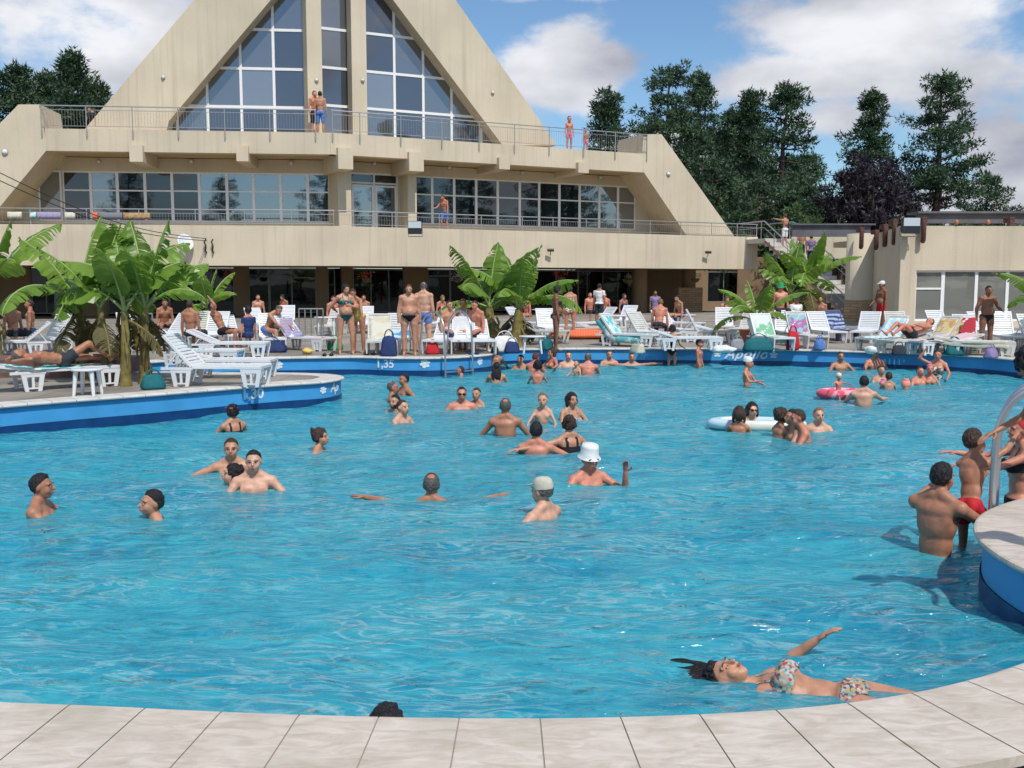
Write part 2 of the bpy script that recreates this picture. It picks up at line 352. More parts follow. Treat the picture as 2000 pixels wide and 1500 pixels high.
# ---- water: a displaced sheet, fine near the camera
def water_mat():
    m = bpy.data.materials.new('pool_water'); m.use_nodes = True; nt = m.node_tree; nt.nodes.clear(); L = nt.links.new; N = nt.nodes.new
    tc = N('ShaderNodeTexCoord')
    def noise_(scale, sc, det=3, rough=.5, dist=.0):
        mp = N('ShaderNodeMapping'); mp.inputs['Scale'].default_value = sc; mp.inputs['Rotation'].default_value = (0, 0, .18); L(tc.outputs['Object'], mp.inputs[0])
        n = N('ShaderNodeTexNoise'); n.inputs['Scale'].default_value = scale; n.inputs['Detail'].default_value = det; n.inputs['Roughness'].default_value = rough; n.inputs['Distortion'].default_value = dist
        L(mp.outputs[0], n.inputs['Vector']); return n.outputs['Fac']
    a = noise_(1.0, (1.3, 3.0, 1), 2, .5, 1.2); b = noise_(1.0, (4.0, 9.0, 1), 3, .55, 1.4)
    ad = N('ShaderNodeMath'); ad.operation = 'MULTIPLY_ADD'; L(b, ad.inputs[0]); ad.inputs[1].default_value = .30; L(a, ad.inputs[2])
    bp = N('ShaderNodeBump'); bp.inputs['Strength'].default_value = 1.0; bp.inputs['Distance'].default_value = .13; L(ad.outputs[0], bp.inputs['Height'])
    # water body: milky turquoise, with caustics and sky streaks painted into its colour
    c0 = noise_(1.0, (.45, 1.0, 1), 4, .6, .8); c2 = noise_(1.0, (1.8, 5.2, 1), 4, .62, 2.2)
    s1 = N('ShaderNodeMath'); s1.operation = 'MULTIPLY_ADD'; L(c2, s1.inputs[0]); s1.inputs[1].default_value = .62; m0 = N('ShaderNodeMath'); m0.operation = 'MULTIPLY'; L(c0, m0.inputs[0]); m0.inputs[1].default_value = .38; L(m0.outputs[0], s1.inputs[2])
    q1 = N('ShaderNodeMapRange'); q1.inputs[1].default_value = .38; q1.inputs[2].default_value = .62; L(s1.outputs[0], q1.inputs[0]); c1 = q1.outputs[0]
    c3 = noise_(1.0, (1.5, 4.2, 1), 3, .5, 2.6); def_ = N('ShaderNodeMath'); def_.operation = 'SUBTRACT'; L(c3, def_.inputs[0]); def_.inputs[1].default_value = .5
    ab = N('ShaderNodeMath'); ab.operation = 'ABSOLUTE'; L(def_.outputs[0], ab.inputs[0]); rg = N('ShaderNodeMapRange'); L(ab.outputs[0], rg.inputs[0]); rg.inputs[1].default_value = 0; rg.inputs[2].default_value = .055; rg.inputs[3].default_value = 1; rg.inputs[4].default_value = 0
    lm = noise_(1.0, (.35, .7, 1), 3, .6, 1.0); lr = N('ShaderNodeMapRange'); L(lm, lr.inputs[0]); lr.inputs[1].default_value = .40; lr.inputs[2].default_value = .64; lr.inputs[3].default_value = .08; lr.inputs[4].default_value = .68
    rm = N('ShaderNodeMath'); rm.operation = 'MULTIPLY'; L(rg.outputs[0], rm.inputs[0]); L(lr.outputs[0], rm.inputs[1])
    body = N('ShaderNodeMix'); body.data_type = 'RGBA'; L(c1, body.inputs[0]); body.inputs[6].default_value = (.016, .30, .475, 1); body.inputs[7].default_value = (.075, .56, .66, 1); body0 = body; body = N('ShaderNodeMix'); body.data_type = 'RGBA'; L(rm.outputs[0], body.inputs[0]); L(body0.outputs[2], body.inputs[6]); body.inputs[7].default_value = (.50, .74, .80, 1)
    d = N('ShaderNodeBsdfDiffuse'); L(body.outputs[2], d.inputs[0]); L(bp.outputs[0], d.inputs[1])
    t = N('ShaderNodeBsdfTransparent'); t.inputs[0].default_value = (.40, .88, .94, 1)
    mixa = N('ShaderNodeMixShader'); mixa.inputs[0].default_value = .56; rf = N('ShaderNodeBsdfRefraction'); rf.inputs['IOR'].default_value = 1.33; rf.inputs['Roughness'].default_value = .03; rf.inputs[0].default_value = (.45, .88, .94, 1); L(bp.outputs[0], rf.inputs['Normal']); tr = N('ShaderNodeMixShader'); tr.inputs[0].default_value = .55; L(t.outputs[0], tr.inputs[1]); L(rf.outputs[0], tr.inputs[2]); L(tr.outputs[0], mixa.inputs[1]); L(d.outputs[0], mixa.inputs[2])
    g = N('ShaderNodeBsdfGlossy'); g.inputs['Roughness'].default_value = .09; L(bp.outputs[0], g.inputs['Normal']); g.inputs[0].default_value = (.9, .95, 1, 1)
    fr = N('ShaderNodeFresnel'); fr.inputs[0].default_value = 1.33; L(bp.outputs[0], fr.inputs[1])
    mr = N('ShaderNodeMapRange'); L(fr.outputs[0], mr.inputs[0]); mr.inputs[1].default_value = 0; mr.inputs[2].default_value = 1; mr.inputs[3].default_value = 0; mr.inputs[4].default_value = .85
    mixb = N('ShaderNodeMixShader'); L(mr.outputs[0], mixb.inputs[0]); L(mixa.outputs[0], mixb.inputs[1]); L(g.outputs[0], mixb.inputs[2])
    o = N('ShaderNodeOutputMaterial'); L(mixb.outputs[0], o.inputs[0]); return m
def hgt(x, y):
    return 1.25 * (.020 * math.sin(1.1 * x + 2.1 * y + 1.6 * math.sin(.6 * y + .9 * x)) + .013 * math.sin(-1.7 * x + 3.6 * y + 2 * math.sin(.5 * x)) +
            .030 * noise.noise(V((x * 1.2, y * 2.5, 0))) + .020 * noise.noise(V((x * 2.9, y * 5.6, 3.1))))
ys = [2.6]
while ys[-1] < 33: ys.append(ys[-1] + max(.045, .0085 * ys[-1]))
mb = MB(); nx = 300; vs = []
for y in ys:
    hw = 4 + y * .72
    for i in range(nx + 1):
        x = -hw + 2 * hw * i / nx; vs.append((x, y, hgt(x, y)))
mb.add(vs, [(j * (nx + 1) + i, j * (nx + 1) + i + 1, (j + 1) * (nx + 1) + i + 1, (j + 1) * (nx + 1) + i) for j in range(len(ys) - 1) for i in range(nx)], True)
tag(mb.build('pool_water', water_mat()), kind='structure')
# far ground out to the horizon
mb = MB(); mb.add([(-900, 139, .38), (900, 139, .38), (900, 1800, .38), (-900, 1800, .38)], [(0, 1, 2, 3)])
mb.add([(-900, -900, -.4), (900, -900, -.4), (900, -8, -.4), (-900, -8, -.4)], [(0, 1, 2, 3)])
mb.add([(-900, 20, .37), (-60, 20, .37), (-60, 139, .37), (-900, 139, .37)], [(0, 1, 2, 3)])
mb.add([(70, 20, .37), (900, 20, .37), (900, 139, .37), (70, 139, .37)], [(0, 1, 2, 3)])
tag(mb.build('ground', mat('ground_grass', (.06, .09, .03), .95, var=.4, vscale=.4)), kind='structure')
# ---------------------------------------------------------------- the gabled pool building
CREAM = (.655, .57, .43)
M_CREAM = stucco('cream_render', CREAM)
M_CREAM2 = stucco('cream_render_clean', (.655, .57, .43), .15)
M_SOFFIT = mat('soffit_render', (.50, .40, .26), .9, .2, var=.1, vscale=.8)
M_FRAME = mat('white_window_frame', (.88, .88, .88), .4)
M_STEEL = mat('brushed_steel', (.55, .56, .58), .32, .5, .9)
M_GSTEEL = mat('grey_painted_rail', (.42, .42, .42), .45, .5, .5)
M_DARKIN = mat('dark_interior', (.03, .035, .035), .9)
M_BROWNIN = mat('brown_interior_wall', (.22, .15, .09), .9, var=.2, vscale=1)
def glass(name, tint, refl):
    if name in MATS: return MATS[name]
    m = bpy.data.materials.new(name); m.use_nodes = True; nt = m.node_tree; nt.nodes.clear(); N = nt.nodes.new; L = nt.links.new
    d = N('ShaderNodeBsdfDiffuse'); d.inputs[0].default_value = (*tint, 1)
    g = N('ShaderNodeBsdfGlossy'); g.inputs['Roughness'].default_value = .02; g.inputs[0].default_value = (.9, .95, 1, 1)
    tc = N('ShaderNodeTexCoord'); n = N('ShaderNodeTexNoise'); n.inputs['Scale'].default_value = .6; L(tc.outputs['Object'], n.inputs['Vector'])
    bp = N('ShaderNodeBump'); bp.inputs['Strength'].default_value = .12; bp.inputs['Distance'].default_value = .05; L(n.outputs['Fac'], bp.inputs['Height']); L(bp.outputs[0], g.inputs['Normal'])
    mx = N('ShaderNodeMixShader'); mx.inputs[0].default_value = refl; L(d.outputs[0], mx.inputs[1]); L(g.outputs[0], mx.inputs[2])
    o = N('ShaderNodeOutputMaterial'); L(mx.outputs[0], o.inputs[0]); MATS[name] = m; return m
GL_DARK = glass('dark_window_glass', (.012, .018, .02), .09)
GL_SKY = glass('reflective_window_glass', (.04, .05, .06), .27)
GL_BLUE = glass('blue_grey_gable_glass', (.095, .10, .11), .20)
GL_BLUE2 = glass('paler_gable_glass', (.17, .175, .185), .22); GL_BLUE3 = glass('duller_gable_glass', (.05, .055, .075), .14)
GL_PALE = glass('curtained_window_glass', (.19, .19, .17), .12)
class Wing:
    """facade frame: s along the wall, d inwards, z up, origin at the bend"""
    def __init__(s, O, dx, dy):
        s.O = V((O.x, O.y, 0)); s.e = V((dx, dy, 0)).normalized(); s.n = V((-s.e.y, s.e.x, 0))
        s.M = Matrix(((s.e.x, s.n.x, 0, s.O.x), (s.e.y, s.n.y, 0, s.O.y), (0, 0, 1, 0), (0, 0, 0, 1)))
    def uv(s, px, py, d=0):
        r = ray(px, py); p0 = V((0, 0, CZ)); t = (s.O + s.n * d - p0).dot(s.n) / r.dot(s.n); p = p0 + r * t
        return ((p - s.O).dot(s.e), p.z)
    def P(s, a, d, z): return s.M @ V((a, d, z))
def bend(px, Y): q = AT(px, 555, Y); return V((q.x, q.y, 0))
def mk(px0, Y0, px1, Y1): return bend(px0, Y0), bend(px1, Y1)
B = bend(657, 46.0); Lq = bend(0, 44.5); Rq = bend(1480, 56.7)
WL = Wing(B, B.x - Lq.x, B.y - Lq.y); WR = Wing(B, Rq.x - B.x, Rq.y - B.y)
B2 = bend(614, 48.6)
WL2 = Wing(B2, B.x - Lq.x, B.y - Lq.y); WR2 = Wing(B2, Rq.x - B.x, Rq.y - B.y)
bld = thing('pool_building', 'large cream pool building with a steep glazed gable rising over two terraces', 'building', (B.x, B.y, 0))
IB = Matrix.Translation(-V((B.x, B.y, 0)))
def bb(wing, s0, s1, d0, d1, z0, z1, mb): mb.box((s0, d0, z0), (s1, d1, z1), IB @ wing.M)
def poly_px(wing, pts, d, d2, mb):
    q = [wing.uv(x, y, d) for x, y in pts]; mb.prism(q, 'y', d, d2, IB @ wing.M)
zt = lambda w, x, y, d=0: w.uv(x, y, d)[1]
# terrace parapet (deep cream band)  z range shared by both wings
ZPT = zt(WL, 600, 441); ZPB = zt(WL, 600, 519); ZF = ZPT - .12
sR = WR.uv(1480, 470)[0]; sL = -34
mb = MB()
bb(WL, sL, 0, 0, .25, ZPB, ZPT, mb); bb(WR, 0, sR, 0, .25, ZPB, ZPT, mb); bb(WR, sR - .25, sR, .25, 7.4, ZPB, ZPT, mb)
mb.build('terrace_parapet', M_CREAM, bld)
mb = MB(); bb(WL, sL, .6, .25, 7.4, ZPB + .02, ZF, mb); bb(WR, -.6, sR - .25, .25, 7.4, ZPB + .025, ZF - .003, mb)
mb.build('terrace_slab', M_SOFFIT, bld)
# lower drip edge, a fine shadow line
# window wall of the first floor, 3 m back; wall above and below the glazing
D1 = 3.0; ZU0 = zt(WL, 600, 301, .6); ZU1 = zt(WL, 600, 258.5, .6)     # upper fascia bottom / top
zwt = zt(WL, 400, 336.5, D1); zwb = zt(WL, 400, 433.5, D1)
wl0, wl1 = WL.uv(122, 380, D1)[0], WL.uv(651, 380, D1)[0]
wr0, wr1 = WR.uv(812, 380, D1)[0], WR.uv(1242, 380, D1)[0]
zrt = zt(WR, 950, 350, D1); zrb = zt(WR, 950, 441, D1)
dr0, dr1 = WR.uv(684, 380, D1)[0], WR.uv(778, 380, D1)[0]; zdt = zt(WR, 730, 338, D1)
sLe = WL.uv(-120, 380, D1)[0]; sRe = WR.uv(1345, 400, D1)[0]
mb = MB()
bb(WL, sLe, -.5, D1, D1 + .3, zwt, ZU0 + .02, mb); bb(WL, sLe, -.5, D1, D1 + .3, ZF, zwb, mb); bb(WL, sLe, wl0, D1, D1 + .3, zwb, zwt, mb); bb(WL, min(wl1, -.56), -.5, D1, D1 + .3, zwb, zwt, mb)
mb.build('upper_wall', M_CREAM2, bld)
mb = MB()
bb(WR, .53, sRe, D1 + .003, D1 + .3, zdt, ZU0 + .02, mb); bb(WR, .53, dr0, D1 + .003, D1 + .3, ZF, zdt, mb); bb(WR, dr1, wr0, D1 + .003, D1 + .3, ZF, zdt, mb)
bb(WR, wr0, sRe, D1 + .003, D1 + .3, ZF, zrb, mb); bb(WR, wr1, sRe, D1 + .003, D1 + .3, zrb, zdt, mb); bb(WR, wr0, wr1, D1 + .003, D1 + .3, zrt, zdt, mb)
mb.build('upper_wall', M_CREAM2, bld)
def window(wing, s0, s1, z0, z1, d, rows, gl, parent, nm='window', fw=.07, cols=(), dep=.07, fm=None):
    """white framed window: frame is the part, its glass the sub-part"""
    w_, h_ = s1 - s0, z1 - z0; c = wing.P(s0, d, z0); R = Matrix.Translation(-c) @ wing.M
    f = MB(); zs = [z0] + [z0 + h_ * r for r in rows] + [z1]; xs = [s0] + [s0 + w_ * q for q in cols] + [s1]
    f.box((s0, d, z0), (s0 + fw, d + dep, z1), R); f.box((s1 - fw, d, z0), (s1, d + dep, z1), R)
    f.box((s0 + fw, d, z0), (s1 - fw, d + dep, z0 + fw), R); f.box((s0 + fw, d, z1 - fw), (s1 - fw, d + dep, z1), R)
    for z in zs[1:-1]: f.box((s0 + fw, d + .004, z - fw / 2), (s1 - fw, d + dep, z + fw / 2), R)
    for x in xs[1:-1]: f.box((x - fw / 2, d + .002, z0 + fw), (x + fw / 2, d + dep - .003, z1 - fw), R)
    o = f.build(nm, fm or M_FRAME, parent); o.location = c - (parent.location if parent else V((0, 0, 0)))
    g = MB(); g.box((s0 + fw / 2, d + .035, z0 + fw / 2), (s1 - fw / 2, d + .045, z1 - fw / 2), R)
    g.build('pane', gl, o); return o
rnd = random.Random(3)
lx = [122.5, 177, 229, 283, 336, 389, 443, 495, 548, 601, 646.5]
for i in range(10):
    a, b = WL.uv(lx[i], 380, D1)[0], WL.uv(lx[i + 1], 380, D1)[0]
    window(WL, a, b, zwb, zwt, D1 + .05, (.62,), GL_SKY if i >= 5 or i == 1 else GL_DARK, bld)
rx = [812, 845, 888, 931, 973, 1016, 1054, 1093.5, 1133, 1171.6, 1208, 1242]
for i in range(11):
    a, b = WR.uv(rx[i], 400, D1)[0], WR.uv(rx[i + 1], 400, D1)[0]
    window(WR, a, b, zrb, zrt, D1 + .05, (.62,), GL_SKY if i in (8, 9) else GL_PALE if i == 10 else GL_DARK, bld)
# slanted corner glazing at the far left
a, b = WL.uv(76, 380, D1)[0], WL.uv(122, 380, D1)[0]
window(WL, a, b - .02, zwb, zwt, D1 - .06, (), GL_PALE, bld)
# french door
dd = window(WR, dr0, dr1, ZF + .02, zdt, D1 + .05, (.83,), GL_DARK, bld, 'french_door', .09, (.5,))
window(WR, dr0 + .09, (dr0 + dr1) / 2 - .045, ZF + .1, ZF + (zdt - ZF) * .80, D1 - .0, (), GL_SKY, bld, 'door_leaf', .10)
window(WR, (dr0 + dr1) / 2 + .045, dr1 - .09, ZF + .1, ZF + (zdt - ZF) * .80, D1 - .0, (), GL_SKY, bld, 'door_leaf', .10)
# tall pillars either side of the door carrying the heavy beams
for x0, x1 in ((660, 684), (797, 812)):
    s0, s1 = WR.uv(x0, 380, 1.7)[0], WR.uv(x1, 380, 1.7)[0]
    mb = MB(); bb(WR, s0, s1 + .05, 1.7, D1 - .002, ZF, ZU0 - .03, mb); mb.build('pillar', M_CREAM2, bld)
# upper terrace: fascia, soffit, end legs (the frame the gable continues)
sRf = WR.uv(1258, 300, .6)[0]; sLf = WL.uv(90, 292, .6)[0]
mb = MB()
bb(WL, sLf - .01, 0, .6, 1.1, ZU0, ZU1, mb); bb(WR, 0, sRf + .01, .6, 1.1, ZU0, ZU1, mb)
mb.build('upper_fascia', M_CREAM, bld)
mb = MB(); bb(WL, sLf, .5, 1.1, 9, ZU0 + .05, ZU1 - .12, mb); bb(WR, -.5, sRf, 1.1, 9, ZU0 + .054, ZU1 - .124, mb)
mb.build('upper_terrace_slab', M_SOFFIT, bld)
def leg(wing, pts, d=.597, d2=D1 + .2):
    mb = MB(); poly_px(wing, pts, d, d2, mb); return mb.build('raking_leg', M_CREAM, bld)
leg(WR, [(1257, 262), (1292, 262), (1442, 472), (1349, 472), (1252, 328)])
leg(WL, [(36, 204), (78, 204), (92, 292), (-36, 447), (-175, 447), (-175, 420)])
# beam ends
for w_, x0, x1, y0, y1, ln in ((WL, 252, 279, 283, 316, 3), (WL, 461, 485, 283, 315, 3), (WR, 660, 690, 285, 331, 3), (WR, 799, 828, 291, 335, 3), (WR, 975, 996, 304, 331, 3), (WR, 1130, 1150, 314, 338, 3)):
    s0, z1 = w_.uv(x0, y0, .3); s1, z0 = w_.uv(x1, y1, .3)
    mb = MB(); bb(w_, s0, s1, .3, D1 - .01, z0, min(z1, ZU0 + .3), mb); mb.build('beam_end', M_CREAM2, bld)
# ---- gable
gl = [(325, 262), (536, -8), (600, -90), (661, -400), (661, -520)]
mb = MB(); poly_px(WL2, [(152, 268), (322, 268), (330, 236), (532, -4), (614, -102), (614, -230), (614, -277)], 0, 2.2, mb)
mb.build('gable_beam', M_CREAM, bld)
mb = MB(); poly_px(WR2, [(614, -277), (614, -193), (699, -90), (768, 0), (982, 284), (1088, 284), (890, 0), (661, -332)], 0.003, 2.2, mb)
mb.build('gable_beam', M_CREAM, bld)
# central posts
for x0, x1 in ((599, 628), (686, 715)):
    s0, s1 = WR2.uv(x0, 100)[0], WR2.uv(x1, 100)[0]
    mb = MB(); bb(WR2, s0, s1, -.05, .75, ZU1 - .2, ZU1 + 16, mb); mb.build('gable_post', M_CREAM2, bld)
GD = .9
def edge_x(px_top, wing):  # inner raking edge of the beam
    pass
def gable_window(wing, x0, x1, y0, y1, inner):
    """one bay cut to the raking edge; inner(s) = height of the rake above s"""
    s0, s1 = wing.uv(x0, 200, GD)[0], wing.uv(x1, 200, GD)[0]
    z0, z1 = y0, y1
    k_ = (inner(s1) - inner(s0)) / (s1 - s0); q = []
    rect = [(s0, z0), (s1, z0), (s1, z1), (s0, z1)]; fv = [inner(p[0]) - p[1] for p in rect]
    for i in range(4):                                    # clip the bay to the rake
        j = (i + 1) % 4
        if fv[i] >= 0: q.append(rect[i])
        if fv[i] * fv[j] < 0:
            t = fv[i] / (fv[i] - fv[j]); q.append((rect[i][0] + (rect[j][0] - rect[i][0]) * t, rect[i][1] + (rect[j][1] - rect[i][1]) * t))
    if len(q) < 3: return
    A = abs(sum(a[0] * b[1] - b[0] * a[1] for a, b in zip(q, q[1:] + q[:1]))) / 2
    if A < .03: return
    f = MB(); fw = .13; n = len(q); cx = sum(p[0] for p in q) / n; cz = sum(p[1] for p in q) / n
    c = wing.P(cx, GD, cz); R = Matrix.Translation(-c) @ wing.M
    inn = []
    for i in range(n):     # inset polygon
        p, a, b = V(q[i]).to_2d(), V((*q[i - 1], 0)).to_2d(), V((*q[(i + 1) % n], 0)).to_2d()
        e1 = (p - a).normalized(); e2 = (b - p).normalized(); n1 = V((-e1.y, e1.x, 0)).to_2d(); n2 = V((-e2.y, e2.x, 0)).to_2d()
        m_ = (n1 + n2); m_ = m_ / max(.35, m_.dot(n1)) if m_.length > 1e-6 else n1
        if m_.length > 3: m_ = m_.normalized() * 3
        inn.append((p.x + m_.x * fw / 2, p.y + m_.y * fw / 2))
    for i in range(n):
        j = (i + 1) % n; f.prism([q[i], q[j], inn[j], inn[i]], 'y', GD, GD + .08, R)
    o = f.build('gable_window', M_FRAME, bld); o.location = c - bld.location
    g = MB(); g.prism(q, 'y', GD + .04, GD + .05, R); g.build('pane', rnd.choice((GL_BLUE, GL_BLUE, GL_BLUE2, GL_BLUE3)), o)
zL = [ZU1 - .1] + [zt(WL2, 500, y, GD) for y in (209, 134, 57.5, -20, -95)]
zR = [ZU1 - .1] + [zt(WR2, 720, y, GD) for y in (212, 139.5, 65, -10, -85, -160, -240)]
pL0, pL1 = WL2.uv(332, 236, GD), WL2.uv(536, -4, GD); kL = (pL1[1] - pL0[1]) / (pL1[0] - pL0[0])
inL = lambda s: pL0[1] + (s - pL0[0]) * kL + .35
pR0, pR1 = WR2.uv(768, 0, GD), WR2.uv(975, 276, GD); kR = (pR1[1] - pR0[1]) / (pR1[0] - pR0[0])
inR = lambda s: pR0[1] + (s - pR0[0]) * kR + .35
lxs = [318, 345, 405, 471.5, 536, 600]
for a, b in zip(lxs, lxs[1:]):
    for z0, z1 in zip(zL, zL[1:]): gable_window(WL2, a, b, z0, z1, inL)
for a, b in ((627, 687), (714, 771), (771, 827), (827, 882), (882, 940), (940, 985)):
    for z0, z1 in zip(zR, zR[1:]): gable_window(WR2, a, b, z0, z1, inR)
# dim room behind the gable glass and the roof slopes running back
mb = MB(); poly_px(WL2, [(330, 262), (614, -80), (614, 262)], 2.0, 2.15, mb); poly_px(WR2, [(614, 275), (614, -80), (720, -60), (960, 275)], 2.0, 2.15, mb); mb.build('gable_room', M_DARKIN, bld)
mb = MB()
pa = WL2.uv(152, 268, 0); pt = WR2.uv(661, -332, 0); pb = WR2.uv(1088, 284, 0)
A_, T_, C_ = WL2.P(pa[0], 2.2, pa[1]), WR2.P(pt[0], 2.2, pt[1]), WR2.P(pb[0], 2.2, pb[1])
back = V((-.27, .963, 0)) * 12
mb.add([IB @ p for p in (A_, T_, T_ + back, A_ + back)], [(0, 1, 2, 3)]); mb.add([IB @ p for p in (T_, C_, C_ + back, T_ + back)], [(0, 1, 2, 3)])
mb.build('roof', mat('grey_roof_sheet', (.16, .16, .17), .7), bld)
# body behind first floor
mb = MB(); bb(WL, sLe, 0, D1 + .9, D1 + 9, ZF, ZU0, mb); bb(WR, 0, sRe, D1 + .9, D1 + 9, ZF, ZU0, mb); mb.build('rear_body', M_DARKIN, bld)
# ---- ground floor under the terrace
DG = 6.0; Z0 = DECK; zg = ZPB
def gbox(w_, x0, x1, m, nm, z0=Z0, z1=zg + .05, d=DG, th=.3):
    s0, s1 = w_.uv(x0, 580, d)[0], w_.uv(x1, 580, d)[0]; mb = MB(); bb(w_, s0, s1, d, d + th, z0, z1, mb); return mb.build(nm, m, bld)
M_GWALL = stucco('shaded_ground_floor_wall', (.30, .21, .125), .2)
M_BRICK = mat('buff_brick', (.42, .27, .15), .85); nt_ = M_BRICK.node_tree; tc_ = nt_.nodes.new('ShaderNodeTexCoord'); br_ = nt_.nodes.new('ShaderNodeTexBrick')
mp_ = nt_.nodes.new('ShaderNodeMapping'); mp_.inputs['Rotation'].default_value = (PI / 2, 0, 0); nt_.links.new(tc_.outputs['Object'], mp_.inputs[0]); nt_.links.new(mp_.outputs[0], br_.inputs[0])
br_.inputs['Color1'].default_value = (.50, .34, .18, 1); br_.inputs['Color2'].default_value = (.36, .22, .12, 1); br_.inputs['Mortar'].default_value = (.22, .16, .11, 1)
br_.inputs['Scale'].default_value = 1; br_.inputs['Brick Width'].default_value = .42; br_.inputs['Row Height'].default_value = .13; br_.inputs['Mortar Size'].default_value = .012; nt_.links.new(br_.outputs[0], nt_.nodes['Principled BSDF'].inputs['Base Color'])
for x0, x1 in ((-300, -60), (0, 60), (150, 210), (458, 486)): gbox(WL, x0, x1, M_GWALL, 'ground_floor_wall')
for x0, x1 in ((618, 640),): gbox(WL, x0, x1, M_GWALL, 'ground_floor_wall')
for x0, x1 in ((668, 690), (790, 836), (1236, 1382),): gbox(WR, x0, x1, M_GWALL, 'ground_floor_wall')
def gwin(w_, x0, x1, cols, nm='window', rows=(), z0=Z0 + .12, gl=None):
    gl = gl or glass('undercroft_glass', (.008, .010, .010), .03)
    s0, s1 = w_.uv(x0, 580, DG)[0], w_.uv(x1, 580, DG)[0]
    return window(w_, s0, s1, z0, zg - .05, DG + .05, rows, gl, bld, nm, .06, cols, fm=mat('grey_aluminium_frame', (.20, .20, .19), .4))
gwin(WL, -60, 0, (.5,)); gwin(WL, 60, 150, (.33, .66)); gwin(WL, 210, 330, (.33, .66)); gwin(WL, 330, 458, (.33, .66)); gwin(WL, 486, 526, ())
gwin(WL, 526, 618, (.48,), 'glazed_double_door', (.8,)); gwin(WL, 640, 655, ())
gwin(WR, 690, 790, (.35, .7)); gwin(WR, 836, 880, (), 'glazed_door', (.85,)); gwin(WR, 880, 1000, (.3, .6)); gwin(WR, 1000, 1130, (.33, .66)); gwin(WR, 1130, 1236, (.16, .45, .72)); gwin(WR, 1382, 1486, (.3, .62, .9), z0=Z0 + .5)
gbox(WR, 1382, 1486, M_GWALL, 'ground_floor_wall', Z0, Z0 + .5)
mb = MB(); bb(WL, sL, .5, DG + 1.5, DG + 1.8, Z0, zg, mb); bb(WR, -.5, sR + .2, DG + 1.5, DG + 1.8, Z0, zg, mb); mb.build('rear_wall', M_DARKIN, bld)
# round columns and brick piers in the undercroft
for x, d in ((1345, 4.2), (1250, 3.6)):
    s0 = WR.uv(x, 560, d)[0]; c = WR.P(s0, d, 0); mb = MB(); mb.lathe([(.42, Z0), (.42, zg)], (c.x, c.y, 0), 20, IB); mb.build('round_column', M_GWALL, bld)
s0, s1 = WR.uv(1325, 600, 3.4)[0], WR.uv(1372, 600, 3.4)[0]; mb = MB(); bb(WR, s0, s1, 3.4, 3.7, Z0, Z0 + 1.45, mb); mb.build('brick_pier', M_BRICK, bld)
# wall lamps on the upper wall (round opal discs) and on the beams
def disc_lamp(w_, px, py, d, lab, r=.11):
    s, z = w_.uv(px, py, d); c = w_.P(s, d, z); t = thing('wall_lamp', lab, 'lamp', tuple(c), 0, 'round wall lamps')
    R = Matrix(((w_.e.x, w_.n.x, 0), (w_.e.y, w_.n.y, 0), (0, 0, 1))).to_4x4() @ Matrix.Rotation(PI / 2, 4, 'X')
    mb = MB(); mb.lathe([(r * .9, -.0), (r, .02), (r, .05)], n=14, M=R); mb.build('base', M_GSTEEL, t)
    mb = MB(); mb.lathe([(r * .85, .05), (r * .7, .1), (r * .3, .13)], n=14, M=R); mb.build('lamp_shade', mat('opal_plastic', (.75, .75, .72), .3), t)
ord_ = ['leftmost', 'second', 'third']
for (px, py), lb in zip(((193, 315), (374, 315), (569, 318)), ('over the windows left of the first beam end', 'over the windows between the first two beam ends', 'over the windows just left of the left door pillar')):
    disc_lamp(WL, px, py, D1, 'round white wall lamp ' + lb)
for (px, py), lb in zip(((731, 319), (877, 327), (1020, 337), (1172, 346)), ('above the terrace french door', 'above the windows right of the right door pillar', 'above the windows between the two small right beam ends', 'above the last windows beside the right raking leg')):
    disc_lamp(WR, px, py, D1, 'round white wall lamp ' + lb)
for w_, px, py, lb in ((WL2, 319, 151, 'on the left slope of the gable'), (WR2, 962, 181, 'on the right slope of the gable'), (WR2, 618, 157, 'on the left post of the gable glazing'), (WR2, 708, 157, 'on the right post of the gable glazing')):
    disc_lamp(w_, px, py, -.05 if 'post' in lb else 0, 'small round lamp ' + lb, .10)
disc_lamp(WR, 1305, 340, .6, 'small round lamp on the right raking leg', .13); disc_lamp(WL, 10, 297, .6, 'small round lamp on the left raking leg', .15)
# ---------------------------------------------------------------- railings
def railing(w_, marks, z_of, d, lab, cat='railing', post_h=1.0, brackets=True, balusters=True, m=None):
    """posts at the marks (s values), top and mid rails, one baluster panel per bay"""
    m = m or M_GSTEEL; c = w_.P(marks[0], d, z_of); t = thing('terrace_railing', lab, cat, tuple(c), 0, 'steel terrace railings'); R = Matrix.Translation(-c) @ w_.M
    for s in marks:
        mb = MB(); mb.tube([R @ V((s, d, z_of - (.42 if brackets else .0))), R @ V((s, d, z_of + post_h))], .025, 8)
        if brackets: mb.box((s - .03, d - .01, z_of - .35), (s + .03, d + .09, z_of - .1), R)
        mb.build('post', m, t)
    mb = MB(); mb.tube([R @ V((marks[0] - .05, d, z_of + post_h)), R @ V((marks[-1] + .05, d, z_of + post_h))], .028, 8); mb.build('top_rail', M_STEEL, t)
    mb = MB()
    for h in (.10, post_h - .18): mb.tube([R @ V((marks[0], d, z_of + h)), R @ V((marks[-1], d, z_of + h))], .014, 6)
    mb.build('cross_rail', M_STEEL, t)
    if balusters:
        for a, b in zip(marks, marks[1:]):
            mb = MB(); k = max(2, int((b - a) / .13))
            for i in range(1, k): x = a + (b - a) * i / k; mb.tube([R @ V((x, d, z_of + .1)), R @ V((x, d, z_of + post_h - .18))], .006, 4)
            mb.build('baluster_panel', m, t)
    return t
ml = [WL.uv(x, 250, .55)[0] for x in (81, 169, 259, 348, 439, 527, 616)]
railing(WL, ml, ZU1 + .02, .55, 'long steel railing along the left half of the upper terrace')
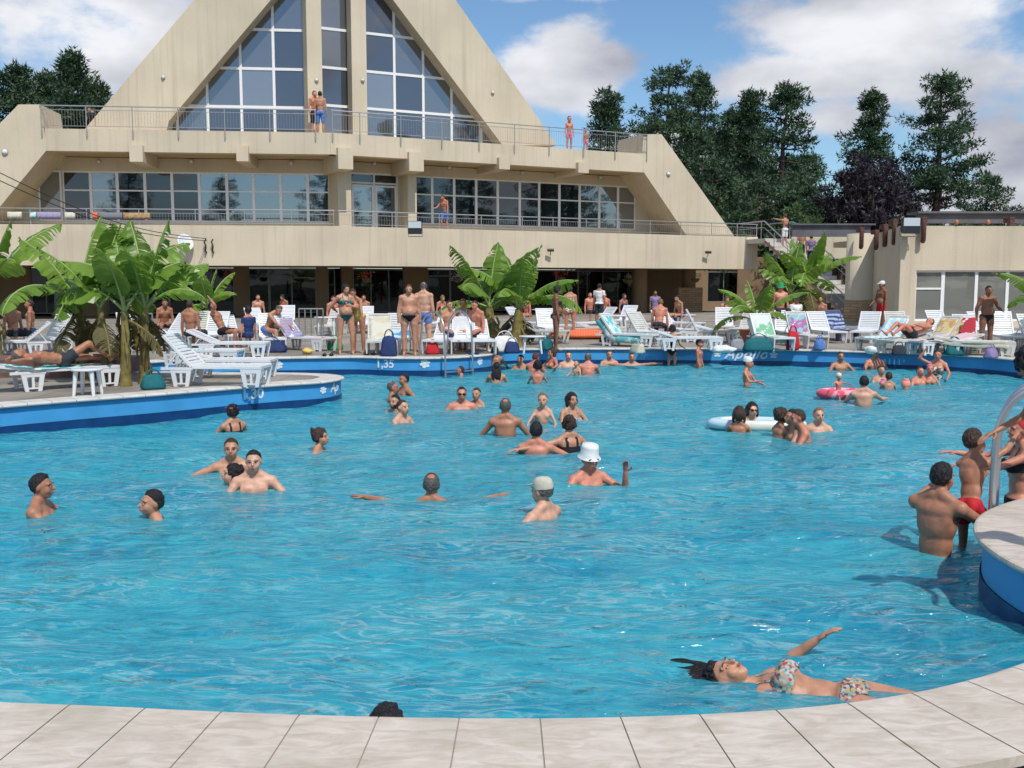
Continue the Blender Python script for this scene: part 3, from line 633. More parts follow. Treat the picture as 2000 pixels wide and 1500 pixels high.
mr_ = [WR.uv(x, 260, .55)[0] for x in (703, 783, 863, 936, 1005, 1073, 1140, 1202, 1264)]
railing(WR, [0.1] + mr_, ZU1 + .02, .55, 'steel railing along the right half of the upper terrace where the children stand')
railing(WL, [WL.uv(x, 440, .1)[0] for x in (-300, -180, -60, 60, 170, 272, 382, 478, 570, 652)], ZPT, .1, 'steel railing hung with towels on the left half of the lower terrace', post_h=.72, brackets=False)
railing(WR, [WR.uv(x, 440, .1)[0] for x in (662, 766, 858, 940, 1020, 1080, 1145, 1210, 1270, 1330, 1390, 1440, 1478)], ZPT, .1, 'steel railing along the right half of the lower terrace above the round column', post_h=.72, brackets=False)
# ---------------------------------------------------------------- low wing at the right, stair, timber spouts
C0 = AT(1757, 555, 36.9); C0.z = 0
WF = Wing(C0, 1, .05)                                    # front face of the block
wing_b = thing('bath_house', 'low flat roofed cream block with curtained windows and dark rusty spouts on its parapet', 'building', tuple(C0))
IBw = Matrix.Translation(-C0)
def wb(w_, s0, s1, d0, d1, z0, z1, mb): mb.box((s0, d0, z0), (s1, d1, z1), IBw @ w_.M)
zt1 = WF.uv(1790, 441)[1]
Dk = 6.2
# windows: opening from px 1788 on, rows
ws = [WF.uv(x, 580)[0] for x in (1788, 1844, 1909, 1970, 2030, 2095, 2160)]; zwT = WF.uv(1850, 528)[1]; zwB = WF.uv(1850, 627)[1]; ze = WF.uv(2600, 580)[0]
mb = MB(); wb(WF, 0, ws[0], 0, .3, DECK, zt1, mb); wb(WF, ws[0], ws[-1], 0, .3, zwT, zt1, mb); wb(WF, ws[0], ws[-1], 0, .3, DECK, zwB, mb); wb(WF, ws[-1], ze, 0, .3, DECK, zt1, mb)
mb.build('front_wall', M_CREAM, wing_b)
e1 = AT(1700, 555, 43.6); W3 = Wing(C0, e1.x - C0.x, e1.y - C0.y); Ls = (V((e1.x, e1.y, 0)) - C0).length
mb = MB(); wb(W3, .3, Ls, -.3, 0, DECK, zt1 - .003, mb); mb.build('side_wall', M_CREAM, wing_b)
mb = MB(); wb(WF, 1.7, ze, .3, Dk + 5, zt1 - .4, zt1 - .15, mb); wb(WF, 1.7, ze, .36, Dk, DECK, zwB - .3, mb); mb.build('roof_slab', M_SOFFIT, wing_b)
mb = MB(); wb(WF, .3, ze, .9, 1.1, DECK, zt1 - .4, mb); mb.build('curtain_wall_inside', mat('pale_vertical_blind', (.36, .34, .30), .8), wing_b)
for i in range(6):
    # vertical blinds behind the glass, then the frame
    gmt = glass('blind_window_glass', (.20, .20, .185), .10)
    nt3 = gmt.node_tree
    o = window(WF, ws[i], ws[i + 1], zwB, zwT, .12, (.64,) if i == 0 else (), gmt, wing_b, fw=.075 if i == 0 else .06)
    c = WF.P(ws[i], .1, zwB); R = Matrix.Translation(-c) @ WF.M
    bl = MB(); n = 11
    for k in range(n):
        x = ws[i] + .08 + (ws[i + 1] - ws[i] - .16) * k / (n - 1); a_ = .012
        bl.box((x - .035, .146, zwB + .08), (x + .02, .152, zwT - .08), R)
    bl.build('blind', mat('vertical_blind_slats', (.33, .32, .28), .8, var=.2, vscale=3), o)
# dark roof strip behind the parapet
def roofstrip(px0, px1, y0, y1, Y, lab, tk=.25):
    a, b = AT(px0, y0, Y), AT(px1, y1, Y); mb = MB(); c = V((a.x, Y, b.z))
    mb.box((0, 0, 0), (b.x - a.x, tk, a.z - b.z)); mb.box((-.1, -.15, a.z - b.z), (b.x - a.x + .2, 1.0, a.z - b.z + .08))
    o = mb.build('flat_roof', mat('weathered_roof_felt', (.13, .13, .145), .9, var=.25, vscale=1.2)); o.location = c; return tag(o, lab, 'roof')
roofstrip(1795, 2500, 417, 436, 39.5, 'dark felted roof upstand above the curtained block at the far right')
roofstrip(1548, 1700, 440, 462, 50, 'lower dark felted roof strip behind the stair beneath the pines')
# recessed passage: lintel wall between the stair and the round column, then the column
WK = Wing(AT(1480, 555, 58.5).xy.to_3d(), 1, .0)
zk0 = WK.uv(1620, 505)[1]; zk1 = WK.uv(1620, 459)[1]
t = thing('passage_wall', 'cream lintel wall over the dark passage behind the stair', 'wall', tuple(WK.O)); IT = Matrix.Translation(-WK.O)
s0, s1, s2 = WK.uv(1545, 500)[0], WK.uv(1657, 500)[0], WK.uv(1700, 500)[0]
mb = MB(); mb.box((s0, 0, zk0), (s1, .3, zk1), IT @ WK.M); mb.build('lintel', M_CREAM, t)
mb = MB(); mb.box((-.3, 4, DECK), (s1 + 2.3, 4.2, zk0 + .2), IT @ WK.M); mb.build('back_wall', M_BROWNIN, t)
mb = MB(); mb.box((s0, .3, zk0 + .1), (s1 + 1, 6, zk0 + .3), IT @ WK.M); mb.build('ceiling', M_SOFFIT, t)
cc = AT(1684, 555, 43.6); rr = .72
t = thing('round_tower', 'round cream corner tower with a buff brick skirt beside the man in the cap', 'tower', (cc.x, cc.y, DECK))
zk = AT(1684, 457, 43.6).z - DECK; zb = AT(1684, 586, 43.6).z - DECK
mb = MB(); mb.lathe([(rr, zb), (rr, zk), (0.01, zk)], n=32, cap=False); mb.build('shaft', M_CREAM, t)
mb = MB(); mb.lathe([(rr + .03, 0), (rr + .03, zb), (rr, zb)], n=32, cap=False); mb.build('brick_skirt', M_BRICK, t)
# timber / rusty iron spouts over the parapet
M_RUST = mat('rusty_spout', (.12, .05, .04), .8, var=.5, vscale=9)
for px, y0, y1, Y, lab in ((1682, 444, 484, 42.4, 'leftmost rusty spout, over the round tower'), (1711, 449, 486, 41.0, 'short dark spout next right of the round tower'), (1728, 438, 480, 39.9, 'rusty spout midway along the shaded side wall'), (1746, 428, 476, 38.2, 'rusty spout close to the left of the floodlight'), (1803, 424, 472, 36.7, 'tall rusty spout just right of the floodlight'), (1973, 424, 472, 37.3, 'tall rusty spout at the far right of the curtained block')):
    p = AT(px, y1, Y); q = AT(px, y0, Y); t = thing('roof_spout', lab, 'spout', tuple(p), 0, 'rusty spouts hooked over the parapet'); h = q.z - p.z
    mb = MB(); mb.tube([(0, .06, 0), (0, .0, .05), (0, 0, h * .8)], [.085, .1, .1], 8); mb.build('downpipe', M_RUST, t)
    mb = MB(); mb.box((-.09, -.08, h * .78), (.10, .45, h)); mb.build('hopper', M_RUST, t, bevel=.02)
for px, Y, lab in ((1868, 37.0, 'small orange lamp knob on the parapet left of the standing man'), (1930, 37.2, 'small orange lamp knob on the parapet above the standing man')):
    p = AT(px, 438, Y); mb = MB(); mb.lathe([(.06, 0), (.08, .06), (.06, .14), (.02, .17)], n=12); o = mb.build('parapet_lamp', mat('orange_knob', (.5, .16, .08), .5)); o.location = p; tag(o, lab, 'lamp', 'knobs on the parapet')
def floodlight(px, py, Y, lab, sc=1.0):
    p = AT(px, py, Y); t = thing('floodlight', lab, 'floodlight', tuple(p)); mb = MB(); k = .30 * sc
    mb.prism([(-.0, -k * .8), (-.22 * sc, -k), (-.22 * sc, k), (0, k * .8)], 'x', -k * 1.05, k * 1.05); mb.build('housing', mat('black_lamp_housing', (.02, .025, .03), .4), t)
    mb = MB(); mb.box((-k, -.24 * sc, -.02), (k, -.225 * sc, k * .92)); mb.build('glass', mat('floodlight_glass', (.55, .62, .66), .15), t)
    mb = MB(); mb.tube([(-k * 1.1, 0, -.05), (-k * 1.1, .1, -k * 1.3), (k * 1.1, .1, -k * 1.3), (k * 1.1, 0, -.05)], .02, 6); mb.build('bracket', M_GSTEEL, t); return t
floodlight(811, 445, 45.4, 'black square floodlight on the middle of the terrace parapet')
floodlight(1776, 441, 36.5, 'blue glassed floodlight on the corner of the curtained block')
def spot(px, py, w_, lab):
    s, z = w_.uv(px, py, -.02); p = w_.P(s, -.02, z); t = thing('wall_spotlight', lab, 'spotlight', tuple(p)); mb = MB()
    mb.tube([(0, -.02, -.25), (0, -.25, -.18), (0, -.3, 0)], .02, 6); mb.build('arm', mat('black_metal', (.03, .03, .03), .5), t)
    mb = MB(); mb.tube([(-.16, -.36, 0), (.16, -.30, 0)], .08, 10); mb.build('lamp_head', mat('black_metal', (.03, .03, .03), .5), t)
spot(1075, 489, WR, 'small black spotlight on the parapet above the middle banana plant')
spot(1381, 493, WR, 'small black spotlight near the right end of the terrace parapet')
# satellite dish and line brackets
s, z = WL.uv(360, 475, -.35); p = WL.P(s, -.35, z)
t = thing('satellite_dish', 'white satellite dish fixed to the terrace parapet above the banana leaves', 'dish', tuple(p), math.radians(50)); t.scale = (.8, .8, .8)
mb = MB(); R = Matrix.Rotation(math.radians(68), 4, 'X'); mb.lathe([(.03, 0), (.22, .03), (.40, .09), (.50, .16), (.5, .17), (.40, .105), (.22, .045), (.03, .015)], n=24, M=R); mb.build('reflector', mat('white_enamel', (.78, .8, .82), .35), t)
mb = MB(); mb.tube([(0, -.05, -.4), (0, -.5, -.1), (0, -.62, .02)], .015, 6); mb.build('feed_arm', M_GSTEEL, t); mb = MB(); mb.tube([(0, 0, 0), (0, .3, 0)], .025, 6); mb.build('mount', M_GSTEEL, t)
for px, lab in ((403, 'left of the two small wall hooks where the lines end beside the dish'), (417, 'right of the two small wall hooks where the lines end beside the dish')):
    s, z = WL.uv(px, 478, -.02); p = WL.P(s, -.02, z); mb = MB(); mb.tube([(0, 0, -.35), (0, -.16, -.3), (.03, -.2, -.05), (-.04, -.18, .12), (.04, -.16, .25)], .035, 6); o = mb.build('line_bracket', mat('black_metal', (.03, .03, .03), .5)); o.location = p; tag(o, lab, 'bracket', 'line brackets')
a = WL.P(*[(WL.uv(403, 466, -.2)[0]), -.2, WL.uv(403, 466, -.2)[1]][:3]); 
for i, (y0, lab) in enumerate(((328, 'upper cable sloping down across the left raking leg'), (345, 'lower cable sloping down across the left raking leg'))):
    b = AT(-60, y0 - 20, 30); c = a + V((.03 * i, 0, -.1 * i)); mb = MB(); pts = []
    for k in range(15): u = k / 14; q = b.lerp(c, u); q.z -= .55 * math.sin(PI * u) ; pts.append(q - b)
    mb.tube(pts, .016, 5); o = mb.build('cable', mat('black_cable', (.02, .02, .02), .6)); o.location = b; tag(o, lab, 'cable', 'cables across the facade')
# ---- stair from the terrace end down to the right
P0 = WR.P(sR, .3, 0); zT = ZF + .1
sx0 = AT(1480, 462, 50).x; Ys = 55.0
top = AT(1486, 466, Ys); bot = AT(1655, 612, Ys - 7)
t = thing('outdoor_stair', 'concrete outdoor stair with steel handrails descending from the terrace end', 'stair', (top.x, top.y, DECK)); n = 17
run = V((bot.x - top.x, bot.y - top.y, 0)); e_ = run.normalized(); nn_ = V((-e_.y, e_.x, 0)); h = top.z - DECK; rl = run.length; STAIR = (top.copy(), e_.copy(), nn_.copy(), rl, h)
F4 = Matrix(((e_.x, nn_.x, 0, 0), (e_.y, nn_.y, 0, 0), (0, 0, 1, 0), (0, 0, 0, 1)))
mb = MB(); mb.box((-2.2, 0, h - .25), (.4, 2.2, h), F4)
for i in range(n):
    x = .4 + (rl - .4) * i / n; z = h * (1 - (i + 1) / (n + 1)); mb.box((x, 0, z - .22), (x + rl / n + .05, 1.9, z), F4)
mb.build('steps', mat('pale_concrete_steps', (.55, .52, .47), .8, var=.2, vscale=2), t)
for y in (.0, 1.9):
    mb = MB(); mb.tube([F4 @ V((-2.2, y, h + .95)), F4 @ V((.3, y, h + .95)), F4 @ V((rl, y, .95))], .035, 8); mb.tube([F4 @ V((-2.2, y, h + .6)), F4 @ V((.3, y, h + .6)), F4 @ V((rl, y, .6))], .02, 6); mb.build('handrail', M_STEEL, t)
    for k in range(7):
        x = rl * k / 6; z = h * (1 - k / 6) if k else h; mb = MB(); mb.tube([F4 @ V((max(x, .02), y, z)), F4 @ V((max(x, .02), y, z + .95))], .022, 6); mb.build('post', M_STEEL, t)
mb = MB(); pts = [(.4, h - .25), (rl, .0), (rl, -.0 + .15), (.4, h - .1)]; mb.prism(pts, 'y', -.04, .04, F4); mb.build('stringer', mat('reddish_stringer', (.40, .22, .17), .8), t)
# brown low terrace wall at the left behind the banana plants
for (x0, x1, y0, y1, Yw, lab) in ((-300, 212, 706, 738, None, 'low brick red garden wall and step behind the left lounger'),):
    p0 = G(x0, y1); p1 = G(x1, y1); hh = AT(x0, y0, p0.y).z - DECK
    t = thing('garden_wall', lab, 'wall', tuple(p0)); mb = MB(); mb.box((0, 0, 0), (p1.x - p0.x, .35, hh * .55)); mb.build('lower_course', mat('brick_red_tiles', (.17, .085, .07), .75, var=.3, vscale=5), t)
    mb = MB(); mb.box((0, .352, 0), (p1.x - p0.x, 1.6, hh)); mb.build('upper_course', mat('brick_red_tiles', (.17, .085, .07), .75), t)
# ---------------------------------------------------------------- trees
def leafmat(name, c1, c2, trans=.25, rough=.6):
    m = bpy.data.materials.new(name); m.use_nodes = True; nt = m.node_tree; nt.nodes.clear(); N = nt.nodes.new; L = nt.links.new
    oi = N('ShaderNodeTexCoord'); n = N('ShaderNodeTexNoise'); n.inputs['Scale'].default_value = .9; n.inputs['Detail'].default_value = 4; L(oi.outputs['Object'], n.inputs['Vector'])
    mx = N('ShaderNodeMix'); mx.data_type = 'RGBA'; mr = N('ShaderNodeMapRange'); mr.inputs[1].default_value = .35; mr.inputs[2].default_value = .65; L(n.outputs['Fac'], mr.inputs[0]); L(mr.outputs[0], mx.inputs[0])
    mx.inputs[6].default_value = (*c1, 1); mx.inputs[7].default_value = (*c2, 1)
    b = N('ShaderNodeBsdfPrincipled'); L(mx.outputs[2], b.inputs['Base Color']); b.inputs['Roughness'].default_value = rough
    t = N('ShaderNodeBsdfTranslucent'); L(mx.outputs[2], t.inputs[0]); ms = N('ShaderNodeMixShader'); ms.inputs[0].default_value = trans; L(b.outputs[0], ms.inputs[1]); L(t.outputs[0], ms.inputs[2])
    o = N('ShaderNodeOutputMaterial'); L(ms.outputs[0], o.inputs[0]); return m
M_PINE = leafmat('pine_needles', (.025, .065, .030), (.085, .15, .070), .18)
M_PURPLE = leafmat('dark_purple_leaves', (.016, .012, .020), (.04, .028, .04), .1)
M_SHRUB = leafmat('broad_green_leaves', (.04, .09, .025), (.09, .16, .04), .2)
M_BARK = mat('pine_bark', (.09, .06, .045), .9, var=.4, vscale=6)
def crown_mesh(clumps, rng, per, lsz, up=.35):
    """clumps: (centre, radius); leaf blades scattered in each, arrays via numpy for speed"""
    Vs = []; 
    for c, r in clumps:
        k = max(6, int(per * (r / .7) ** 1.6))
        d = rng.normal(size=(k, 3)); d /= np.linalg.norm(d, axis=1)[:, None]; rad = r * rng.random((k, 1)) ** .45
        p = np.array(c) + d * rad * np.array([1, 1, .58])
        a = d + rng.normal(size=(k, 3)) * .5 + np.array([0, 0, up]); a /= np.linalg.norm(a, axis=1)[:, None]
        b = np.cross(a, rng.normal(size=(k, 3))); b /= np.linalg.norm(b, axis=1)[:, None]
        s = lsz * (0.6 + .8 * rng.random((k, 1)))
        Vs.append(np.stack([p - b * s * .22, p + a * s * .5 - b * s * .30 * 0 , p + a * s, p + b * s * .22], axis=1).reshape(-1, 3))
    A = np.concatenate(Vs); n = len(A) // 4
    me = bpy.data.meshes.new('crown'); me.vertices.add(len(A)); me.vertices.foreach_set('co', A.ravel().astype(np.float32))
    me.loops.add(n * 4); me.loops.foreach_set('vertex_index', np.arange(n * 4, dtype=np.int32)); me.polygons.add(n); me.polygons.foreach_set('loop_start', np.arange(0, n * 4, 4, dtype=np.int32)); me.update(calc_edges=True)
    return me
def pine(x, y, h, w, lab, seed, shape=1.0, lean=0, base=2.5, m=None, group='dark pines behind the buildings', dens=1.0, nm='pine_tree', cat='pine tree'):
    rng = np.random.default_rng(seed); rd = random.Random(seed)
    t = thing(nm, lab, cat, (x, y, .38), 0, group); trunk = MB(); limb = []
    pts = [(0, 0, 0)] + [(lean * (i / 8) ** 2 + rd.uniform(-.12, .12), rd.uniform(-.12, .12), h * i / 8) for i in range(1, 9)]
    trunk.tube(pts, [max(.05, .028 * h * (1 - .93 * i / 8)) for i in range(9)], 9)
    clumps = []; z = base
    while z < h - .4:
        u = (z - base) / (h - base); R = w * ((1 - u) ** (.95 * shape)) * (0.72 + .28 * math.sin(PI * min(1, u * 2.2 + .35))) + .25
        nb = rd.randint(4, 6); a0 = rd.uniform(0, 6.28)
        for k in range(nb):
            if rd.random() < .14: continue
            an = a0 + 6.283 * k / nb + rd.uniform(-.35, .35); L = R * rd.uniform(.55, 1.15); cx = lean * (z / h) ** 2
            b0 = V((cx, 0, z)); b1 = V((cx + math.cos(an) * L, math.sin(an) * L, z + L * rd.uniform(.05, .42)))
            mid = b0.lerp(b1, .5) + V((0, 0, -.08 * L)); trunk.tube([b0, mid, b1], [.018 * h * (1 - u) * .5 + .03, .04, .02], 5, cap=False)
            q = max(2, int(L / .75))
            for j in range(q):
                f = .35 + .65 * (j + 1) / q; p = b0.lerp(b1, f) + V((rd.uniform(-.3, .3), rd.uniform(-.3, .3), rd.uniform(-.1, .3))); clumps.append((tuple(p), rd.uniform(.5, .95) * (1.22 - .50 * u)))
        z += rd.uniform(.62, 1.05) * (1.1 - .4 * u)
    clumps += [((lean, 0, h + .25), .18), ((lean, 0, h - .1), .28), ((lean + .1, 0, h - .5), .38), ((lean - .15, 0, h - .8), .42)]
    trunk.build('trunk', M_BARK, t)
    me = crown_mesh(clumps, rng, 100 * dens, .31, .4); o = bpy.data.objects.new('crown', me); COL.objects.link(o); o.parent = t; me.materials.append(m or M_PINE); return t
def tree_px(px, ytop, halfw, Y, lab, seed, **k):
    p = AT(px, ytop + 14, Y); pine(p.x, Y, p.z - .38, halfw * Y / FPX, lab, seed, **k)
TREES = [(1187, 165, 42, 74, 'small round topped pine rising beyond the right end of the upper terrace', 1, .55, 0), (1300, 122, 74, 72, 'tall dense pine just right of the raking leg', 2, .55, .3),
    (1365, 124, 60, 78, 'pointed pine close behind the right side of the tall dense pine', 3, .9, 0), (1432, 196, 50, 82, 'short pine half hidden in the gap between the tall pine groups', 4, .7, 0), (1477, 168, 46, 76, 'pine with two uneven tips left of the gap toothed pine', 5, .8, -.4),
    (1530, 152, 64, 71, 'ragged pine with sky showing between its branches above the stair', 6, .6, .3), (1700, 164, 66, 80, 'open topped pine rising behind the purple tree', 7, .95, .2), (1838, 132, 100, 74, 'broadest tallest pine above the curtained block', 8, .85, .2),
    (1930, 330, 62, 88, 'low pine spreading at the right edge of the broadest pine', 9, .7, 0), (1256, 300, 60, 86, 'lower pine filling in behind the small round topped pine', 10, .5, 0), (1600, 395, 60, 90, 'low pine in the gap left of the purple tree', 11, .4, 0),
    (1395, 300, 70, 70, 'low broad pine in front of the short pine', 12, .5, 0), (1570, 280, 46, 80, 'slender pine filling the gap at the right of the ragged pine', 14, .6, 0), (1405, 235, 50, 84, 'pine filling in behind the two tall left pines', 15, .6, 0), (1480, 330, 80, 66, 'low broad pine directly above the stair landing', 13, .45, 0)]
for px, yt, hw, Y, lab, sd_, sh, ln in TREES: tree_px(px, yt, hw * 1.8, Y, lab, sd_, shape=sh * .9, lean=ln, base=1.5)
tree_px(140, 88, 48, 60, 'pointed pine above the left end of the upper terrace', 21, shape=.8, group='pines beyond the left terrace', base=8)
tree_px(28, 118, 58, 62, 'flat topped pine at the left edge of the view', 22, shape=.4, group='pines beyond the left terrace', base=8)
tree_px(92, 132, 42, 66, 'rounded pine filling between the two left hand pines', 23, shape=.4, group='pines beyond the left terrace', base=8)
tree_px(186, 135, 26, 64, 'slim pine tucked against the left slope of the gable', 24, shape=.6, group='pines beyond the left terrace', base=8)
tree_px(-60, 105, 60, 60, 'pine mostly outside the left edge of the view', 25, shape=.5, group='pines beyond the left terrace', base=8)
def broad(px, ytop, hwx, Y, lab, seed, m, nm, cat, group=None, zr=.5, per=60, ls=.4, nclump=90):
    p = AT(px, ytop, Y); h = p.z - .38; w = hwx * Y / FPX; rng = np.random.default_rng(seed); rd = random.Random(seed)
    t = thing(nm, lab, cat, (p.x, Y, .38), 0, group); tr = MB(); tr.tube([(0, 0, 0), (.1, 0, h * .3), (0, .1, h * .7)], [.05 * h, .035 * h, .01 * h], 8); cl = []
    for i in range(nclump):
        d = V((rd.gauss(0, 1), rd.gauss(0, 1), rd.gauss(0, 1))).normalized() * rd.random() ** .4; q = V((d.x * w * .86, d.y * w * .86, h * (1 - zr) + d.z * h * zr * .9)); cl.append((tuple(q), rd.uniform(.45, 1.0) * w * .22))
        if i % 6 == 0: tr.tube([(0, 0, h * .25), tuple(q * .6 + V((0, 0, h * .1))), tuple(q)], [.02 * h, .012 * h, .004 * h], 5, cap=False)
    tr.build('trunk', M_BARK, t); me = crown_mesh(cl, rng, per, ls, .1); o = bpy.data.objects.new('crown', me); COL.objects.link(o); o.parent = t; me.materials.append(m)
broad(1705, 275, 118, 66, 'dark purple leaved tree before the pines above the low wing', 31, M_PURPLE, 'plum_tree', 'tree', per=120, ls=.34, zr=.48, nclump=150)
broad(1560, 372, 48, 62, 'bright green bush behind the landing of the outdoor stair', 32, M_SHRUB, 'bush', 'bush', zr=.5, per=80, ls=.3)
for i, (px, yt, hw, Y, lab) in enumerate(((1990, 385, 50, 95, 'distant pale bush at the far right edge'), (1440, 410, 60, 64, 'bush hugging the base of the right raking leg'), (1640, 415, 50, 62, 'bush peeping over the low roof left of the spouts'), (1870, 400, 120, 70, 'hedge like bush over the curtained block roof'), (1750, 410, 60, 64, 'bush above the shaded side wall'))):
    broad(px, yt, hw, Y, lab, 40 + i, M_SHRUB if i in (0, 1) else M_PINE, 'bush', 'bush', 'bushes behind the buildings', per=60, ls=.35, nclump=50)
# trees across the park behind the photographer (seen mirrored in the glass)
for i, (x, y, h, w_) in enumerate([(-34, -40, 20, 6), (-22, -44, 17, 5), (-8, -40, 22, 6), (4, -46, 18, 5)] + [(52 + 3 * (k % 3), -34 + 9 * k, 25 - 3 * (k % 2), 6.5) for k in range(9)]):
    pine(x, y, h, w_, 'pine outside the view across the park, mirrored in the terrace windows', 60 + i, shape=.6, group='pines mirrored in the windows', dens=.45, base=2)
# ---------------------------------------------------------------- banana plants
M_BAN = leafmat('banana_leaf', (.12, .24, .025), (.26, .42, .06), .42, .36)
M_RIB = mat('banana_midrib', (.28, .38, .12), .5)
M_STEM = mat('banana_stem', (.19, .15, .045), .8, var=.5, vscale=7)
M_DRY = leafmat('dry_banana_leaf', (.10, .09, .03), (.16, .13, .05), .2, .7)
def banana_leaf(t, base, az, elev, L, W, droop, rd, dry=False, stalk=.22):
    """arching blade with a midrib, V folded halves, rippled and torn edges"""
    n = 22; p = V(base); e = elev; pts = []; tan = []
    for i in range(n + 1):
        u = i / n; d = V((math.cos(az) * math.cos(e), math.sin(az) * math.cos(e), math.sin(e))); pts.append(p.copy()); tan.append(d)
        p = p + d * (L / n); e -= droop / n * (0.35 + 1.5 * u)
    side = V((-math.sin(az), math.cos(az), 0)); mb = MB(); tw = rd.uniform(-.5, .5); fold = rd.uniform(.1, .4)
    tears = {(s, i): rd.uniform(.02, .10) for s in (-1, 1) for i in range(n) if rd.random() < .36}
    for s in (-1, 1):
        for i in range(int(n * stalk), n):
            quad = []
            for j, (k, inner) in enumerate(((i, 1), (i + 1, 1), (i + 1, 0), (i, 0))):
                u = k / n; uu = max(0, (u - stalk) / (1 - stalk)); wd = W * (math.sin(PI * min(1, uu ** .75)) ** .62 if 0 < uu < 1 else 0) * .5
                nr = side.cross(tan[k]).normalized() * (1 if True else -1); sd2 = (side * math.cos(tw * u) + nr * math.sin(tw * u))
                gap = 0
                if not inner:
                    if (s, i) in tears and j == 2: gap = -tears[(s, i)]
                    if (s, i) in tears and j == 3: gap = tears[(s, i)] * .4
                    q = pts[k] + sd2 * s * wd + nr * (fold * wd + .03 * W * math.sin(k * 2.3 + s)) + V((0, 0, -.25 * wd)) + tan[k] * gap + tan[k] * .18 * wd
                else: q = pts[k]
                quad.append(q)
            # split each half into two strips for curvature
            m0 = quad[0].lerp(quad[3], .5) + V((0, 0, .045 * W)); m1 = quad[1].lerp(quad[2], .5) + V((0, 0, .045 * W))
            f = [(0, 1, 2, 3), (3, 2, 4, 5)]
            mb.add([quad[0], quad[1], m1, m0, quad[2], quad[3]], f if s < 0 else [x[::-1] for x in f], False)
    o = mb.build('leaf', M_DRY if dry else M_BAN, t); r = MB(); r.tube([q for q in pts], [.026 * (1 - .8 * i / n) + .004 for i in range(n + 1)], 5); r.build('midrib', M_RIB if not dry else M_STEM, o)
def banana(x, y, z, hstem, nleaf, L, W, lab, seed, azs=None, group='banana plants on the deck', stems=1, rs=.10, spread=.35):
    rd = random.Random(seed); t = thing('banana_plant', lab, 'banana plant', (x, y, z), 0, group)
    for s in range(stems):
        a = 6.28 * s / max(1, stems) + rd.uniform(0, 1); ox, oy = (math.cos(a) * spread, math.sin(a) * spread * .6) if stems > 1 else (0, 0); hs = hstem * rd.uniform(.75, 1.05) if s else hstem
        mb = MB(); k = 7; pp = [(ox + ox * .25 * i / k, oy, hs * i / k) for i in range(k + 1)]; mb.tube(pp, [rs * (1.25 - .6 * i / k) * (1 + .06 * (-1) ** i) for i in range(k + 1)], 10)
        for j in range(4): # old sheaths peeling off the stem
            zz = hs * rd.uniform(.1, .9); an = rd.uniform(0, 6.28); mb.tube([(ox + math.cos(an) * rs, oy + math.sin(an) * rs, zz), (ox + math.cos(an) * rs * 1.6, oy + math.sin(an) * rs * 1.6, zz - .15), (ox + math.cos(an) * rs * 1.3, oy + math.sin(an) * rs * 1.3, zz - .38)], [.03, .035, .008], 5)
        mb.build('stem', M_STEM, t)
        nl = nleaf if s == 0 else max(4, nleaf - 3)
        for i in range(nl):
            f = i / nl; az = 2.4 * i + rd.uniform(-.3, .3) + s; el = 1.45 - 1.1 * f + rd.uniform(-.12, .12)
            banana_leaf(t, pp[-1], az, el, L * rd.uniform(.8, 1.1) * (.8 + .2 * (1 - abs(f - .5))), W * rd.uniform(.85, 1.1), (.3 + 1.6 * f) * rd.uniform(.8, 1.2), rd)
        for i in range(2 if nleaf > 6 else 1): banana_leaf(t, (pp[-1][0], pp[-1][1], hs * .9), rd.uniform(0, 6.28), -.5, L * .55, W * .7, .9, rd, True)
    return t
def ban_px(px, yb, ytop_stem, **k):
    p = G(px, yb); hs = AT(px, ytop_stem, p.y).z - DECK; return p, hs
for (px, yb, ys_, nl, L, W, lab, sd_, st, rs) in (
    (205, 742, 588, 8, 1.8, .70, 'largest banana plant with an upright paddle leaf, leftmost of the pair on the spit', 5, 2, .085), (246, 752, 602, 7, 1.6, .62, 'banana plant with two golden stems beside the stacked loungers on the spit', 6, 3, .075),
    (-10, 700, 560, 8, 2.1, .8, 'banana plant cut by the left edge of the photo', 7, 1, .14), (408, 672, 602, 8, 1.35, .55, 'bright low banana plant behind the white loungers', 8, 1, .12),
    (985, 676, 604, 10, 2.2, .78, 'lush banana plant in the middle of the far deck', 9, 2, .16), (1555, 652, 556, 9, 1.9, .70, 'tall banana plant in front of the stair', 10, 2, .16),
    (1478, 672, 628, 10, 1.6, .46, 'small yellowish banana plant in a pot left of the tall one', 11, 1, .08), (2050, 690, 610, 8, 2.0, .55, 'banana plant reaching in from the right edge', 12, 1, .12)):
    p, hs = ban_px(px, yb, ys_); banana(p.x, p.y, DECK, hs, nl, L, W, lab, sd_, stems=st, rs=rs)
p = G(1463, 676); mb = MB(); mb.lathe([(.2, 0), (.27, .42), (.3, .45), (.25, .45), (.24, .40)], n=18); o = mb.build('plant_pot', mat('terracotta', (.35, .13, .07), .8)); o.location = p; tag(o, 'terracotta pot standing under the small yellowish banana plant', 'plant pot')
